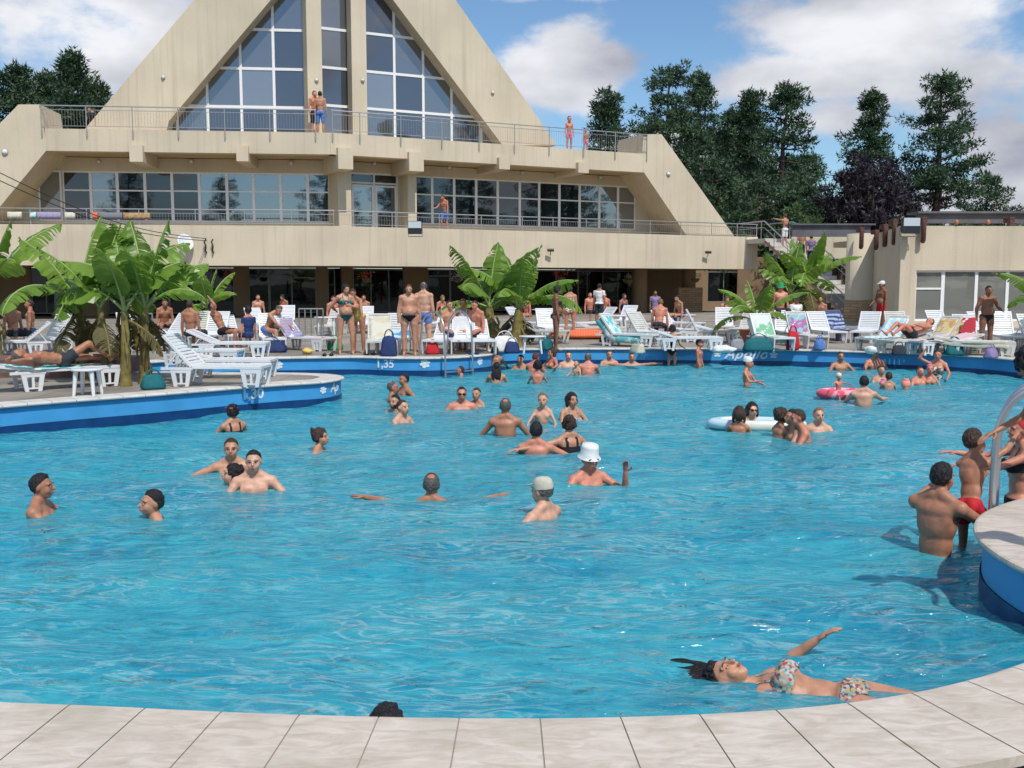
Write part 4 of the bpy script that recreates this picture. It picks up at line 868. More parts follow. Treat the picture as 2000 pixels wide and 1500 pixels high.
# hanging flower baskets under the terrace
M_RED = leafmat('red_petals', (.5, .03, .02), (.6, .10, .05), .2); M_VIO = leafmat('pale_violet_petals', (.5, .4, .55), (.7, .62, .7), .2); M_YEL = leafmat('yellow_green_leaves', (.3, .3, .06), (.2, .25, .06), .2)
for i, (w_, px, py, m, lab) in enumerate(((WL, 449, 536, M_RED, 'small hanging basket of crimson flowers above the low banana plant'), (WR, 716, 540, M_RED, 'hanging basket of orange red flowers behind the woman in teal'), (WR, 893, 540, M_VIO, 'hanging basket of pale violet flowers left of the middle banana plant'), (WR, 1228, 543, M_YEL, 'hanging basket of yellow green leaves at the right of the undercroft'), (WR, 1358, 541, M_SHRUB, 'hanging basket of green leaves by the round column'), (WR, 1095, 538, M_RED, 'dark red hanging basket behind the right leaves of the middle banana plant'))):
    s, z = w_.uv(px, py, .9); p = w_.P(s, .9, z); t = thing('hanging_basket', lab, 'hanging basket', tuple(p), 0, 'flower baskets under the terrace')
    mb = MB(); mb.lathe([(.05, -.32), (.2, -.25), (.24, -.08), (.22, -.08)], n=12); mb.tube([(0, 0, 0), (0, 0, ZPB - p.z)], .008, 4); mb.build('basket', mat('brown_basket', (.08, .05, .03), .9), t)
    rng = np.random.default_rng(80 + i); me = crown_mesh([((rng.uniform(-.35, .35), rng.uniform(-.2, .2), rng.uniform(-.15, .2)), .17) for _ in range(12)], rng, 90, .09, .2); o = bpy.data.objects.new('flowers', me); COL.objects.link(o); o.parent = t; me.materials.append(m)
# ---------------------------------------------------------------- people
def skinmat(name, c):
    if name in MATS: return MATS[name]
    m = mat(name, (min(1, c[0] * 1.08), c[1] * .98, c[2] * .92), .46, .42, var=.20, vscale=13, bump=.12, bscale=45); b = m.node_tree.nodes['Principled BSDF']; b.inputs['Subsurface Weight'].default_value = .12
    b.inputs['Subsurface Radius'].default_value = (.012, .005, .003); return m
SK = {'light': skinmat('skin_light', (.56, .34, .25)), 'mid': skinmat('skin_mid', (.47, .26, .175)), 'tan': skinmat('skin_tan', (.38, .19, .12)), 'red': skinmat('skin_sunburnt', (.52, .23, .16)), 'dark': skinmat('skin_dark_tan', (.24, .115, .07))}
def hairmat(name, c): return mat(name, c, .45, .4, var=.4, vscale=40, bump=.9, bscale=70)
HR = {'black': hairmat('hair_black', (.012, .010, .012)), 'brown': hairmat('hair_brown', (.05, .028, .018)), 'grey': hairmat('hair_grey', (.10, .095, .09)), 'blond': hairmat('hair_blond', (.22, .13, .06)), 'red': hairmat('hair_red', (.14, .03, .015))}
def cloth(name, c, rough=.75): return mat('cloth_' + name, c, rough, .3, var=.12, vscale=14, bump=.2, bscale=60)
def floral(name, base, cols, sc=38):
    if name in MATS: return MATS[name]
    m = mat(name, base, .8); nt = m.node_tree; tc = nt.nodes.new('ShaderNodeTexCoord'); v = nt.nodes.new('ShaderNodeTexVoronoi'); v.inputs['Scale'].default_value = sc; nt.links.new(tc.outputs['Object'], v.inputs['Vector'])
    cr = nt.nodes.new('ShaderNodeValToRGB'); cr.color_ramp.interpolation = 'CONSTANT'; el = cr.color_ramp.elements
    sp = nt.nodes.new('ShaderNodeSeparateColor'); nt.links.new(v.outputs['Color'], sp.inputs[0]); nt.links.new(sp.outputs[0], cr.inputs[0])
    cc = [base] + cols
    el[0].color = (*cc[0], 1); el[1].position = 1 / len(cc); el[1].color = (*cc[1], 1)
    for i in range(2, len(cc)): e = el.new(i / len(cc)); e.color = (*cc[i], 1)
    nt.links.new(cr.outputs[0], nt.nodes['Principled BSDF'].inputs['Base Color']); return m
CLO = {'black': cloth('black', (.015, .015, .02)), 'navy': cloth('navy', (.02, .04, .13)), 'blue': cloth('blue', (.10, .20, .50)), 'teal': cloth('teal', (.01, .13, .15)), 'white': cloth('white', (.75, .76, .75)), 'beige': cloth('beige', (.55, .52, .42)),
       'red': cloth('red', (.50, .02, .03)), 'pink': cloth('pink', (.75, .18, .32)), 'yellow': cloth('yellow', (.65, .50, .14)), 'purple': cloth('purple', (.25, .20, .38)), 'dark': cloth('dark_teal', (.03, .04, .05)), 'grey': cloth('grey', (.3, .3, .32)),
       'floral': floral('floral_print', (.42, .48, .44), [(.42, .06, .12), (.5, .36, .10), (.06, .08, .16), (.46, .5, .47), (.15, .34, .30), (.40, .30, .25)], 62), 'pattern': floral('sand_print', (.6, .5, .4), [(.3, .14, .1), (.7, .6, .5), (.15, .1, .08)], 26),
       'tealprint': floral('teal_leaf_print', (.01, .12, .14), [(.02, .2, .16), (.0, .05, .09), (.01, .12, .14)], 30), 'green': cloth('green', (.03, .30, .12)), 'orange': cloth('orange', (.80, .22, .05))}
M_EYE = mat('eye_dark', (.02, .012, .01), .2); M_EYEW = mat('eye_white', (.6, .58, .55), .3); M_LIP = mat('lips', (.36, .10, .09), .45); M_LENS = mat('dark_lens', (.006, .006, .008), .08, .8)
PEOPLE = []
def person(label, loc, rz, H=1.72, skin='mid', hair='brown', sex='m', fat=0.0, lean=0, side=0, twist=0, head=(0, 0, 0), ra=None, la=None, rl=None, ll=None, wear=None, hat=None, hairdo='short', M=None, child=False, group='bathers in the pool', glasses=False, vox=None, fingers=None, top=None, beard=False):
    """ra/la/rl/ll: (upper direction, lower direction) in the body frame, facing -y, left = +x"""
    s = H / 1.755; hf = 1.22 if child else 1.0; f = sex == 'f'
    Mt = Matrix.Translation((0, 0, .97)) @ Matrix.Rotation(math.radians(twist), 4, 'Z') @ Matrix.Rotation(math.radians(side), 4, 'Y') @ Matrix.Rotation(math.radians(lean), 4, 'X') @ Matrix.Translation((0, 0, -.97))
    nk = V((0, .015, 1.475)); hd_ = V((0, -.008, -.022 if not child else -.03)); yaw, pit, rol = (math.radians(a) for a in head)
    Mh = Mt @ Matrix.Translation(nk + hd_) @ Matrix.Rotation(yaw, 4, 'Z') @ Matrix.Rotation(pit, 4, 'X') @ Matrix.Rotation(rol, 4, 'Y') @ Matrix.Scale(hf, 4) @ Matrix.Translation(-nk)
    ls = (.93 if f else 1.0) * (.84 if child else 1)      # lateral slimness
    hip_w = (1.04 if f else .97) * (1 + .22 * fat) * (.85 if child else 1); wa = (.86 if f else .98) * (1 + .42 * fat) * (.88 if child else 1); lim = (.9 if f else 1.0) * (1 + .25 * fat) * (.82 if child else 1)
    mb = MB(); T3 = Mt.to_3x3().to_4x4(); H3 = Mh.to_3x3().to_4x4()
    def te(c, r, n=14, m=9): mb.ell(Mt @ V(c), r, n, m, T3)
    def he(c, r, n=14, m=9): mb.ell(Mh @ V(c), r, n, m, H3)
    te((0, .005, .945), (.165 * hip_w, .112 * hip_w, .105)); te((0, 0, 1.10), (.138 * wa, .098 * wa, .16)); te((0, .005, 1.26), (.158 * ls * (1 + .1 * fat), .112 * (1 + .12 * fat), .17)); te((0, .02, 1.365), (.175 * ls, .095, .085))
    if fat > .1: te((0, -.045 - .06 * fat, 1.06), (.13 * wa, .085 + .055 * fat, .13))
    mb.cap(Mt @ V((-.145 * ls, .01, 1.40)), Mt @ V((.145 * ls, .01, 1.40)), .062 * lim, .062 * lim)
    for x in (-1, 1):
        mb.cap(Mt @ V((x * .035, .02, 1.485)), Mt @ V((x * .15 * ls, .015, 1.425)), .052, .042); te((x * .07, .048, 1.30), (.074 * ls, .052, .12))
        if f: te((x * .073, -.088, 1.285), (.064, .062, .062))
        else: te((x * .070, -.062, 1.32), (.080 * ls, .046, .066))
        te((x * .072 * hip_w, .062, .915), (.085 * hip_w, .078 * hip_w, .085))
    mb.cap(Mt @ V((0, .018, 1.42)), Mh @ V((0, .012, 1.56)), .056 * (.86 if f or child else 1), .052 * (.86 if f or child else 1.04))
    # head
    he((0, .012, 1.655), (.076, .094, .098)); he((0, -.020, 1.610), (.064, .072, .086)); he((0, -.044, 1.566), (.048, .044, .038)); he((0, -.066, 1.547), (.024, .022, .018))
    for x in (-1, 1): he((x * .034, -.054, 1.606), (.030, .034, .040)); he((x * .079, .010, 1.632), (.010, .020, .032), 8, 6); he((x * .03, -.074, 1.667), (.036, .012, .014), 8, 6)
    mb.cap(Mh @ V((0, -.088, 1.655)), Mh @ V((0, -.112, 1.618)), .0095 * hf, .0155 * hf, 8); he((0, -.088, 1.583), (.026, .016, .016), 8, 6)
    # limbs
    arms = []
    for x, a in ((-1, ra), (1, la)):
        a = a or ((x * .16, 0, -1), (x * .06, -.22, -1)); sh = Mt @ V((x * .178 * ls, .012, 1.402)); d1, d2 = V(a[0]).normalized(), V(a[1]).normalized(); L1, L2 = .285, .25
        e = sh + d1 * L1; w_ = e + d2 * L2; arms.append((sh, e, w_))
        mb.ell(sh, .062 * lim, 12, 8); mb.cap(sh, e, .052 * lim, .039 * lim); mb.cap(e, e.lerp(w_, .3), .040 * lim, .043 * lim); mb.cap(e.lerp(w_, .3), w_, .043 * lim, .027 * lim)
        
        q = d2.to_track_quat('Z', 'Y').to_matrix().to_4x4(); mb.ell(w_ + d2 * .055, (.034 * lim, .018, .055), 10, 7, q)
    legs = []
    for x, a in ((-1, rl), (1, ll)):
        a = a or ((x * .05, 0, -1), (0, .03, -1)); hp = V((x * .092 * hip_w, .0, .915)); d1, d2 = V(a[0]).normalized(), V(a[1]).normalized(); kn = hp + d1 * .435; an = kn + d2 * .405; legs.append((hp, kn, an))
        mb.cap(hp, kn, .088 * (hip_w * .6 + lim * .4), .056 * lim); mb.ell(hp.lerp(kn, .3) , (.084 * lim, .085 * lim, .12), 12, 8, d1.to_track_quat('Z', 'Y').to_matrix().to_4x4())
        mb.cap(kn, kn.lerp(an, .3), .053 * lim, .056 * lim); mb.cap(kn.lerp(an, .3) , an, .056 * lim, .034 * lim)
        fd = V((x * .15, -1, 0)) if abs(d2.z) > .55 else (V((0, 0, 1)) if d2.y < -.5 else V((0, -.3, -1)) if d2.y > .5 else V((0, -1, 0)))
        fd = (fd - d2 * fd.dot(d2)).normalized() * .9 + d2 * .12; he_ = an + d2 * .045 - fd * .035; to = an + d2 * .062 + fd * .165; mb.cap(he_, to, .034 * lim, .022 * lim); mb.cap(an, to.lerp(he_, .35), .034, .026)
    mb.v = [tuple(V(v) * s) for v in mb.v]
    root = M or (Matrix.Translation(loc) @ Matrix.Rotation(math.radians(rz), 4, 'Z')); dist = max(2.5, root.translation.y)
    vx = vox or max(.0065, min(.017, dist / 1050)); o = mb.build('person', SK[skin]); o.matrix_world = root
    r = o.modifiers.new('r', 'REMESH'); r.mode = 'VOXEL'; r.voxel_size = vx * (1 if s > .8 else .8); r.use_smooth_shade = True
    sm = o.modifiers.new('s', 'SMOOTH'); sm.factor = .5; sm.iterations = 3 if vx > .01 else 5
    tag(o, label, 'person', group)
    PEOPLE.append(dict(o=o, s=s, Mt=Mt, Mh=Mh, arms=arms, legs=legs, wear=wear, top=top, hat=hat, hairdo=hairdo, hair=hair, f=f, hf=hf, glasses=glasses, dist=dist, skin=skin, lim=lim, fingers=(dist < 16) if fingers is None else fingers, beard=beard, hip_w=hip_w, vx=vx))
    return o
def segd(P, a, b):
    a, b = np.array(a), np.array(b); ab = b - a; t = np.clip(((P - a) @ ab) / (ab @ ab), 0, 1); return np.linalg.norm(P - (a + t[:, None] * ab), axis=1), ((P - a) @ ab) / (ab @ ab)
def shell(name, m, parent, P, Nn, faces, mask, off):
    keep = [f for f in faces if all(mask[i] for i in f)]
    if len(keep) < 3: return None
    idx = sorted({i for f in keep for i in f}); mp_ = {i: k for k, i in enumerate(idx)}; Q = P[idx] + Nn[idx] * (off[idx][:, None] if isinstance(off, np.ndarray) else off)
    me = bpy.data.meshes.new(name); me.from_pydata(Q.tolist(), [], [tuple(mp_[i] for i in f) for f in keep]); me.polygons.foreach_set('use_smooth', [True] * len(keep)); me.update()
    o = bpy.data.objects.new(name, me); COL.objects.link(o); o.parent = parent; me.materials.append(m); return o
def loc_np(P, M): 
    A = np.array(M.inverted()); return P @ A[:3, :3].T + A[:3, 3]
def finish_people():
    bpy.context.view_layer.update(); dg = bpy.context.evaluated_depsgraph_get()
    for d in PEOPLE:
        o = d['o']; me = bpy.data.meshes.new_from_object(o.evaluated_get(dg)); d['me'] = me
    for d in PEOPLE:
        o, me, s = d['o'], d['me'], d['s']; o.modifiers.clear(); old = o.data; me.name = 'person'; o.data = me; bpy.data.meshes.remove(old)
        if not me.materials: me.materials.append(SK[d['skin']])
        n = len(me.vertices); P = np.empty(n * 3, np.float32); me.vertices.foreach_get('co', P); P = P.reshape(-1, 3); Nn = np.empty(n * 3, np.float32); me.vertices.foreach_get('normal', Nn); Nn = Nn.reshape(-1, 3)
        faces = [tuple(p.vertices) for p in me.polygons]
        Hd0 = loc_np(P / s, d['Mh']); vv = d['vx']; wt = np.clip((1.535 - Hd0[:, 2]) / .03, .12, 1)
        wt = np.maximum(wt, (np.abs(Hd0[:, 0]) > .2) | (np.abs(Hd0[:, 1]) > .25))
        for sh, e, w_ in d['arms']: wt = wt * np.clip((np.linalg.norm(P / s - np.array(w_), axis=1) - .06) / .05, .15, 1)
        ed = np.empty(len(me.edges) * 2, np.int32); me.edges.foreach_get('vertices', ed); ed = ed.reshape(-1, 2); deg = np.bincount(ed.ravel(), minlength=n)[:, None]; P = P.astype(np.float64)
        for _ in range(int((.028 / vv) ** 2)):
            A = np.stack([np.bincount(ed[:, 0], P[ed[:, 1], k], n) + np.bincount(ed[:, 1], P[ed[:, 0], k], n) for k in range(3)], 1) / np.maximum(deg, 1); P += (A - P) * .6 * wt[:, None]
        me.vertices.foreach_set('co', P.astype(np.float32).ravel()); me.update(); me.vertices.foreach_get('normal', NnF := np.empty(n * 3, np.float32)); Nn = NnF.reshape(-1, 3); C = P / s; T = loc_np(C, d['Mt']); Hd = loc_np(C, d['Mh'])
        da = np.min([segd(C, a, b)[0] for sh, e, w_ in d['arms'] for a, b in ((sh.lerp(e, .25), e), (e, w_), (w_, w_ + (w_ - e) * .4))], axis=0)
        notarm = da > .058; z, x, y = T[:, 2], np.abs(T[:, 0]), T[:, 1]; lg = [segd(C, hp, kn) for hp, kn, an in d['legs']]
        thigh = np.minimum(lg[0][0], lg[1][0]) < .13; tpar = np.where(lg[0][0] < lg[1][0], lg[0][1], lg[1][1])
        w = d['wear']
        if w:
            kind, colr = w
            if kind == 'brief': k = (z > .80 + .85 * x) & (z < .985) & (z > .8) & notarm
            elif kind == 'trunks': k = ((z < 1.0) & (z > .85) & (x < .24) & notarm) | (thigh & (tpar < .42) & (tpar > -.1) & (z < .99) & notarm)
            elif kind == 'shorts': k = ((z < 1.01) & (z > .85) & (x < .24) & notarm) | (thigh & (tpar < .85) & (tpar > -.1) & (z < .99) & notarm)
            elif kind == 'onepiece': k = (z > .80 + .9 * x) & (z < 1.34 + .0 * x) & (x < .2) & notarm & (z < 1.42 - .6 * np.maximum(0, x - .02) ** 1 * 1.0) | ((z > 1.3) & (z < 1.46) & (np.abs(x - .075) < .022) & notarm)
            off = .006 if kind in ('brief', 'onepiece') else .006 + .012 * np.clip(tpar * 1.5, 0, 1)
            if isinstance(off, np.ndarray): off = off.astype(np.float32)
            shell({'brief': 'swim_brief', 'trunks': 'swim_trunks', 'shorts': 'shorts', 'onepiece': 'swimsuit'}[kind], CLO[colr], o, P, Nn, faces, k, off)
        if d['top']:
            kd, cl = d['top']
            if kd == 'bikini': k = (((y < 0) & (z > 1.232) & (z < 1.335) & (x < .15) & (x > .008)) | ((y >= -.02) & (z > 1.245) & (z < 1.272)) | ((y < 0) & (z > 1.24) & (z < 1.262)) | ((z > 1.32) & (z < 1.47) & (np.abs(x - .07) < .012))) & notarm & (x < .19)
            else: k = (z > .93) & (z < 1.45) & (x < .25) & ((da > .045) | (np.abs(z - 1.36) < .09))
            shell('bikini_top' if kd == 'bikini' else 'shirt', CLO[cl], o, P, Nn, faces, k, .006 if kd == 'bikini' else .016)
        hx, hy, hz = np.abs(Hd[:, 0]), Hd[:, 1], Hd[:, 2]; near = (hx < .12) & (hy < .15) & (hy > -.14) & (hz < 1.80)
        hair_cap = d['hat'] in ('swimcap_red', 'swimcap_pink')
        if d['hairdo'] != 'bald':
            line = np.where(hy < -.045, 1.712, np.where(hy < .03, 1.662 + (-.0) , 1.575)); line = np.where((hy >= -.045) & (hy < .03), 1.712 - (hy + .045) / .075 * .085, line)
            if d['hairdo'] in ('long', 'bun', 'bob'): line = np.where(hy > -.01, 1.565, np.where(hy > -.06, 1.63, 1.70))
            dl = hz - line; k = near & (dl > 0); nz_ = np.array([noise.noise(V((float(a) * 60, float(b) * 60, float(c) * 25))) if kk else 0 for (a, b, c), kk in zip(Hd.tolist(), k.tolist())], np.float32)
            th = (.008 if d['hairdo'] == 'short' else .015) * np.clip(dl / .03, .15, 1) * s * d['hf'] * (1 + 1.3 * nz_); 
            if d['hair'] == 'grey' and d['hairdo'] == 'short' and not hair_cap: k = k & ~((hx ** 2 + (hy - .045) ** 2 < .034 ** 2) & (hz > 1.70)) & ((hy < .03) | (hz > 1.60))
            if hair_cap: th = .006 * np.ones(n)
            hm = CLO['red'] if d['hat'] == 'swimcap_red' else CLO['pink'] if d['hat'] == 'swimcap_pink' else HR[d['hair']]
            shell('swim_cap' if hair_cap else 'hair', hm, o, P, Nn, faces, k, th.astype(np.float32))
        if d['beard']:
            k = near & (hy < -.02) & (hz < 1.60) & (hz > 1.53) & ~((hx < .025) & (hz > 1.572)) ; shell('beard', HR[d['hair']], o, P, Nn, faces, k, .003)
        Mh = d['Mh']; H3 = Mh.to_3x3().to_4x4(); S4 = Matrix.Scale(s, 4); big = d['dist'] < 30
        def hm_ell(mb, c, r, nn=10, m_=6): mb.ell(s * (Mh @ V(c)), tuple(q * s for q in r), nn, m_, H3)
        if d['hairdo'] in ('bun', 'long', 'bob', 'float'):
            mb = MB(); rdm = random.Random(int(d['dist'] * 100))
            if d['hairdo'] == 'bun': hm_ell(mb, (0, .085, 1.70), (.045, .04, .045)); [hm_ell(mb, (rdm.uniform(-.03, .03), .09 + rdm.uniform(-.01, .03), 1.70 + rdm.uniform(-.03, .045)), (.02, .018, .024)) for _ in range(5)]
            if d['hairdo'] == 'bob': hm_ell(mb, (0, .05, 1.64), (.098, .085, .10), 14, 9); [hm_ell(mb, (x_ * .082, .02 + rdm.uniform(-.02, .04), 1.60 + rdm.uniform(-.03, .03)), (.022, .045, .06)) for x_ in (-1, 1) for _ in range(3)]
            if d['hairdo'] == 'long':
                for j in range(9):
                    a_ = -.075 + .15 * j / 8; p = [s * (Mh @ V((a_, .055 + .02 * rdm.random(), 1.68))), s * (Mh @ V((a_ * 1.2, .095, 1.58))), s * (Mh @ V((a_ * 1.15, .105 + .02 * rdm.random(), 1.45))), s * (Mh @ V((a_ * 1.0, .10, 1.32 + .04 * rdm.random())))]
                    mb.tube(p, [.022 * s, .026 * s, .022 * s, .008 * s], 7)
            if d['hairdo'] == 'float':
                hm_ell(mb, (-.02, .060, 1.70), (.12, .042, .10), 16, 10); hm_ell(mb, (-.06, .070, 1.76), (.11, .03, .10), 16, 10); hm_ell(mb, (-.05, .085, 1.74), (.09, .035, .11), 16, 10)
                for j in range(90):
                    a_ = -.085 + .17 * rdm.random(); b_ = .012 + .03 * rdm.random(); ex = rdm.uniform(-.20, -.02) + a_ * .3; le = rdm.uniform(.10, .24) * (1 if rdm.random() < .8 else 1.35)
                    p = [V((a_, b_, 1.70)), V((a_ * 1.4 + ex * .3, b_ + .02, 1.70 + le * .4)), V((a_ * 1.5 + ex, b_ + .02 + .03 * rdm.random(), 1.70 + le * .75)), V((a_ * 1.5 + ex * 1.4, b_ + .04, 1.70 + le))]
                    p[1].y = .045; p[2].y = .056 + .012 * rdm.random(); p[3].y = .066; p[2].x += rdm.uniform(-.03, .03); p = smooth_curve(p, 3); m9 = len(p); mb.tube([s * (Mh @ q) for q in p], [.016 * s * (1 - .72 * q9 / (m9 - 1)) for q9 in range(m9)], 5)
            mb.build({'bun': 'hair_bun'}.get(d['hairdo'], 'long_hair'), HR[d['hair']], o)
        # face
        if big:
            for x_ in (-1, 1):
                if d['glasses']: continue
                mb = MB(); hm_ell(mb, (x_ * .031, -.0865, 1.642), (.0125, .0055, .0055)); e_ = mb.build('eye', M_EYEW if d['dist'] < 9 else M_EYE, o)
                if d['dist'] < 9: mb = MB(); hm_ell(mb, (x_ * .031, -.0900, 1.642), (.0065, .0035, .0058)); mb.build('iris', M_EYE, e_)
                mb = MB(); mb.tube([s * (Mh @ V((x_ * q, -.089 - w2, zz))) for q, w2, zz in ((.014, .007, 1.664), (.032, .006, 1.671), (.050, -.008, 1.664))], [.0022 * s, .0034 * s, .0015 * s], 5); mb.build('eyebrow', HR[d['hair']], o)
            mb = MB(); hm_ell(mb, (0, -.1025, 1.5865), (.022, .006, .0045)); hm_ell(mb, (0, -.1015, 1.579), (.019, .006, .005)); mb.build('lips', M_LIP, o)
        if d['glasses']:
            mb = MB()
            for x_ in (-1, 1): hm_ell(mb, (x_ * .034, -.098, 1.643), (.029, .008, .019), 12, 8); mb.cap(s * (Mh @ V((x_ * .06, -.09, 1.647))), s * (Mh @ V((x_ * .085, .01, 1.645))), .004 * s, .004 * s, 6)
            mb.cap(s * (Mh @ V((-.01, -.104, 1.648))), s * (Mh @ V((.01, -.104, 1.648))), .004, .004, 6); mb.build('sunglasses', M_LENS, o)
        ht = d['hat']
        if ht in ('bucket', 'sunhat', 'bandana', 'cap', 'cap_white', 'cap_beige', 'visor', 'sunhat_green', 'cap_blue'):
            mb = MB(); R = Mh.to_3x3().to_4x4() @ Matrix.Rotation(.12, 4, 'X'); c = s * (Mh @ V((0, .012, 1.675))); sc = s
            if ht in ('bucket', 'sunhat', 'sunhat_green'):
                ev = .065 if ht == 'bucket' else .05
                prof = [(.098 + .035, -.03), (.094, .012), (.090, .075), (.078, .108), (.03, .118), (.001, .118)]
                if ht == 'bucket': prof = [(.128, -.022), (.100, .012), (.094, .09), (.088, .118), (.03, .126), (.001, .126)]
                mb.lathe([(a * sc, b * sc) for a, b in prof], c, 20, R @ Matrix.Diagonal((.94, 1.08, 1, 1)), cap=False)
                nm, cm = 'sun_hat', CLO['white'] if ht != 'sunhat_green' else CLO['green']
            elif ht == 'visor':
                mb.lathe([(.086 * sc, -.012 * sc), (.090 * sc, .03 * sc)], c, 18, R @ Matrix.Diagonal((.92, 1.1, 1, 1)), cap=False); mb.ell(s * (Mh @ V((0, -.12, 1.69))), (.07 * sc, .06 * sc, .008 * sc), 14, 6, R @ Matrix.Rotation(.35, 4, 'X')); nm, cm = 'visor', CLO['pink']
            else:
                prof = [(.090, -.012), (.091, .03), (.082, .068), (.055, .093), (.001, .101)]; mb.lathe([(a * sc, b * sc) for a, b in prof], c, 20, R @ Matrix.Diagonal((.94, 1.10, 1, 1)), cap=False)
                if ht != 'bandana': mb.ell(s * (Mh @ V((0, -.115, 1.687))), (.066 * sc, .068 * sc, .008 * sc), 14, 6, R @ Matrix.Rotation(.25, 4, 'X'))
                nm, cm = ('bandana' if ht == 'bandana' else 'cap'), CLO[{'cap_beige': 'beige', 'cap_blue': 'navy'}.get(ht, 'white')]
            ho = mb.build(nm, cm, o)
        if d['fingers']:
            bm = MB(); lim = d['lim']
            for (sh, e, w_), xs in zip(d['arms'], (-1, 1)):
                d2 = (w_ - e).normalized(); q = d2.to_track_quat('Z', 'Y').to_matrix(); sx_, up_ = q @ V((1, 0, 0)), q @ V((0, 1, 0)); curl = up_ * (-.35)
                for j in range(4):
                    b0 = w_ + d2 * .088 + sx_ * (.0225 - .015 * j); L_f = (.040, .046, .043, .034)[j]; m1 = b0 + (d2 + curl * .4).normalized() * L_f; m2 = m1 + (d2 + curl * 1.6).normalized() * L_f * .85
                    bm.cap(s * b0, s * m1, .0088 * s * lim, .008 * s * lim, 7); bm.cap(s * m1, s * m2, .008 * s * lim, .0065 * s * lim, 7)
                b0 = w_ + d2 * .03 + sx_ * (.028 * 1); m1 = b0 + (d2 * .6 + sx_ * .7 + curl * .4).normalized() * .042; m2 = m1 + (d2 + sx_ * .15 + curl * .6).normalized() * .03
                bm.cap(s * b0, s * m1, .011 * s, .0095 * s, 7); bm.cap(s * m1, s * m2, .0095 * s, .0075 * s, 7)
            b2 = bmesh.new(); b2.from_mesh(me); fm = bm.mesh('f'); b2.from_mesh(fm)
            for f_ in b2.faces: f_.smooth = True
            b2.to_mesh(me); b2.free(); bpy.data.meshes.remove(fm)
def swim(px, ytop, yw, face, label, H=1.72, **k):
    """bather in the water: head top at ytop, waterline at yw in the photograph"""
    p = G(px, yw, 0.0); hT = AT(px, ytop, p.y).z; zr = hT - H; s = H / 1.755
    if hT > .62 * H: hT = hT
    if 'rl' not in k:
        if zr < -1.33: k['rl'] = ((-.12, -.75, -.6), (0, .75, -.6)); k['ll'] = ((.12, -.6, -.7), (0, .85, -.5))
    j_ = .12 * math.sin(px * 1.7); k.setdefault('ra', ((-.42, -.5 + j_, -.75), (.05, -.9, -.3))); k.setdefault('la', ((.42, -.5 - j_, -.75), (-.05, -.9, -.3)))
    return person(label, (p.x, p.y, zr), face, H, **k)
def stand(px, yf, ytop, face, label, z=DECK, Y=None, H=None, **k):
    p = G(px, yf, z) if Y is None else AT(px, 555, Y); h = H or (AT(px, ytop, p.y).z - z)
    k.setdefault('group', 'people standing on the deck'); return person(label, (p.x, p.y, z), face, h, **k)
# ---------------------------------------------------------------- loungers, towels, ladder, floats
M_RESIN = mat('white_resin', (.72, .74, .76), .4, .4, var=.04, vscale=3)
M_RESINB = mat('navy_resin', (.03, .05, .14), .45)
def lounger_proto(back, m, key):
    """resin sun lounger: foot at x=0, head towards +x, seat .34 high"""
    t = thing('sun_lounger', 'x', 'sun lounger')
    hx, hz = 1.22, .34; ca, sa = math.cos(back), math.sin(back)
    def slats(x0, x1, M, n, mb):
        mb.box((x0, -.31, -.03), (x1, -.27, .025), M); mb.box((x0, .27, -.03), (x1, .31, .025), M); mb.box((x0, -.27, -.03), (x0 + .05, .27, .02), M); mb.box((x1 - .05, -.27, -.03), (x1, .27, .02), M)
        w = (x1 - x0 - .1) / n
        for i in range(n): mb.box((x0 + .05 + w * i + .008, -.27, -.006), (x0 + .05 + w * (i + 1) - .008, .27, .012), M)
    mb = MB(); slats(0, hx, Matrix.Translation((0, 0, hz)), 16, mb); o = mb.build('bed', m, t, bevel=.006)
    mb = MB(); Mb = Matrix.Translation((hx, 0, hz)) @ Matrix.Rotation(-back, 4, 'Y'); slats(.01, .74, Mb, 9, mb); mb.build('backrest', m, t, bevel=.006)
    for y in (-1, 1):
        mb = MB(); mb.tube([(hx + .36 * ca, y * .28, hz + .36 * sa), (hx + .46, y * .28, hz - .01)], .014, 6); mb.box((hx, y * .27, hz - .05), (hx + .55, y * .31, hz - .005)); mb.build('backrest_stay', m, t)
    for x in (.18, 1.42):
        for y in (-.30, .27):
            mb = MB(); pr = [(x - .13, 0), (x - .07, 0), (x - .10, hz - .1), (x + .10, hz - .1), (x + .07, 0), (x + .13, 0), (x + .19, hz - .03), (x - .19, hz - .03)]
            mb.prism(pr, 'y', y, y + .035); mb.box((x - .02, y + .004, .06), (x + .02, y + .031, hz - .1)); mb.box((x - .105, y + .003, .04), (x + .105, y + .032, .065)); mb.build('leg', m, t)
    return t
PROTO = {}
def lounger(px, py, deg, back, lab, m='w', first={}):
    p = G(px, py); key = (round(back), m, int(px) % 3 == 0)
    if key not in PROTO: PROTO[key] = lounger_proto(math.radians(back), (mat('aged_white_resin', (.60, .60, .56), .55, .3, var=.14, vscale=5) if key[2] else M_RESIN) if m == 'w' else M_RESINB, key); t = PROTO[key]
    else: t = copy_tree(PROTO[key])
    a = math.radians(deg); t.location = (p.x - .8 * math.cos(a), p.y - .8 * math.sin(a), DECK + .006); t.rotation_euler = (0, 0, a); t.scale = (.93, .93, .93); tag(t, lab, 'sun lounger', 'white plastic sun loungers' if m == 'w' else 'navy sun loungers'); return t
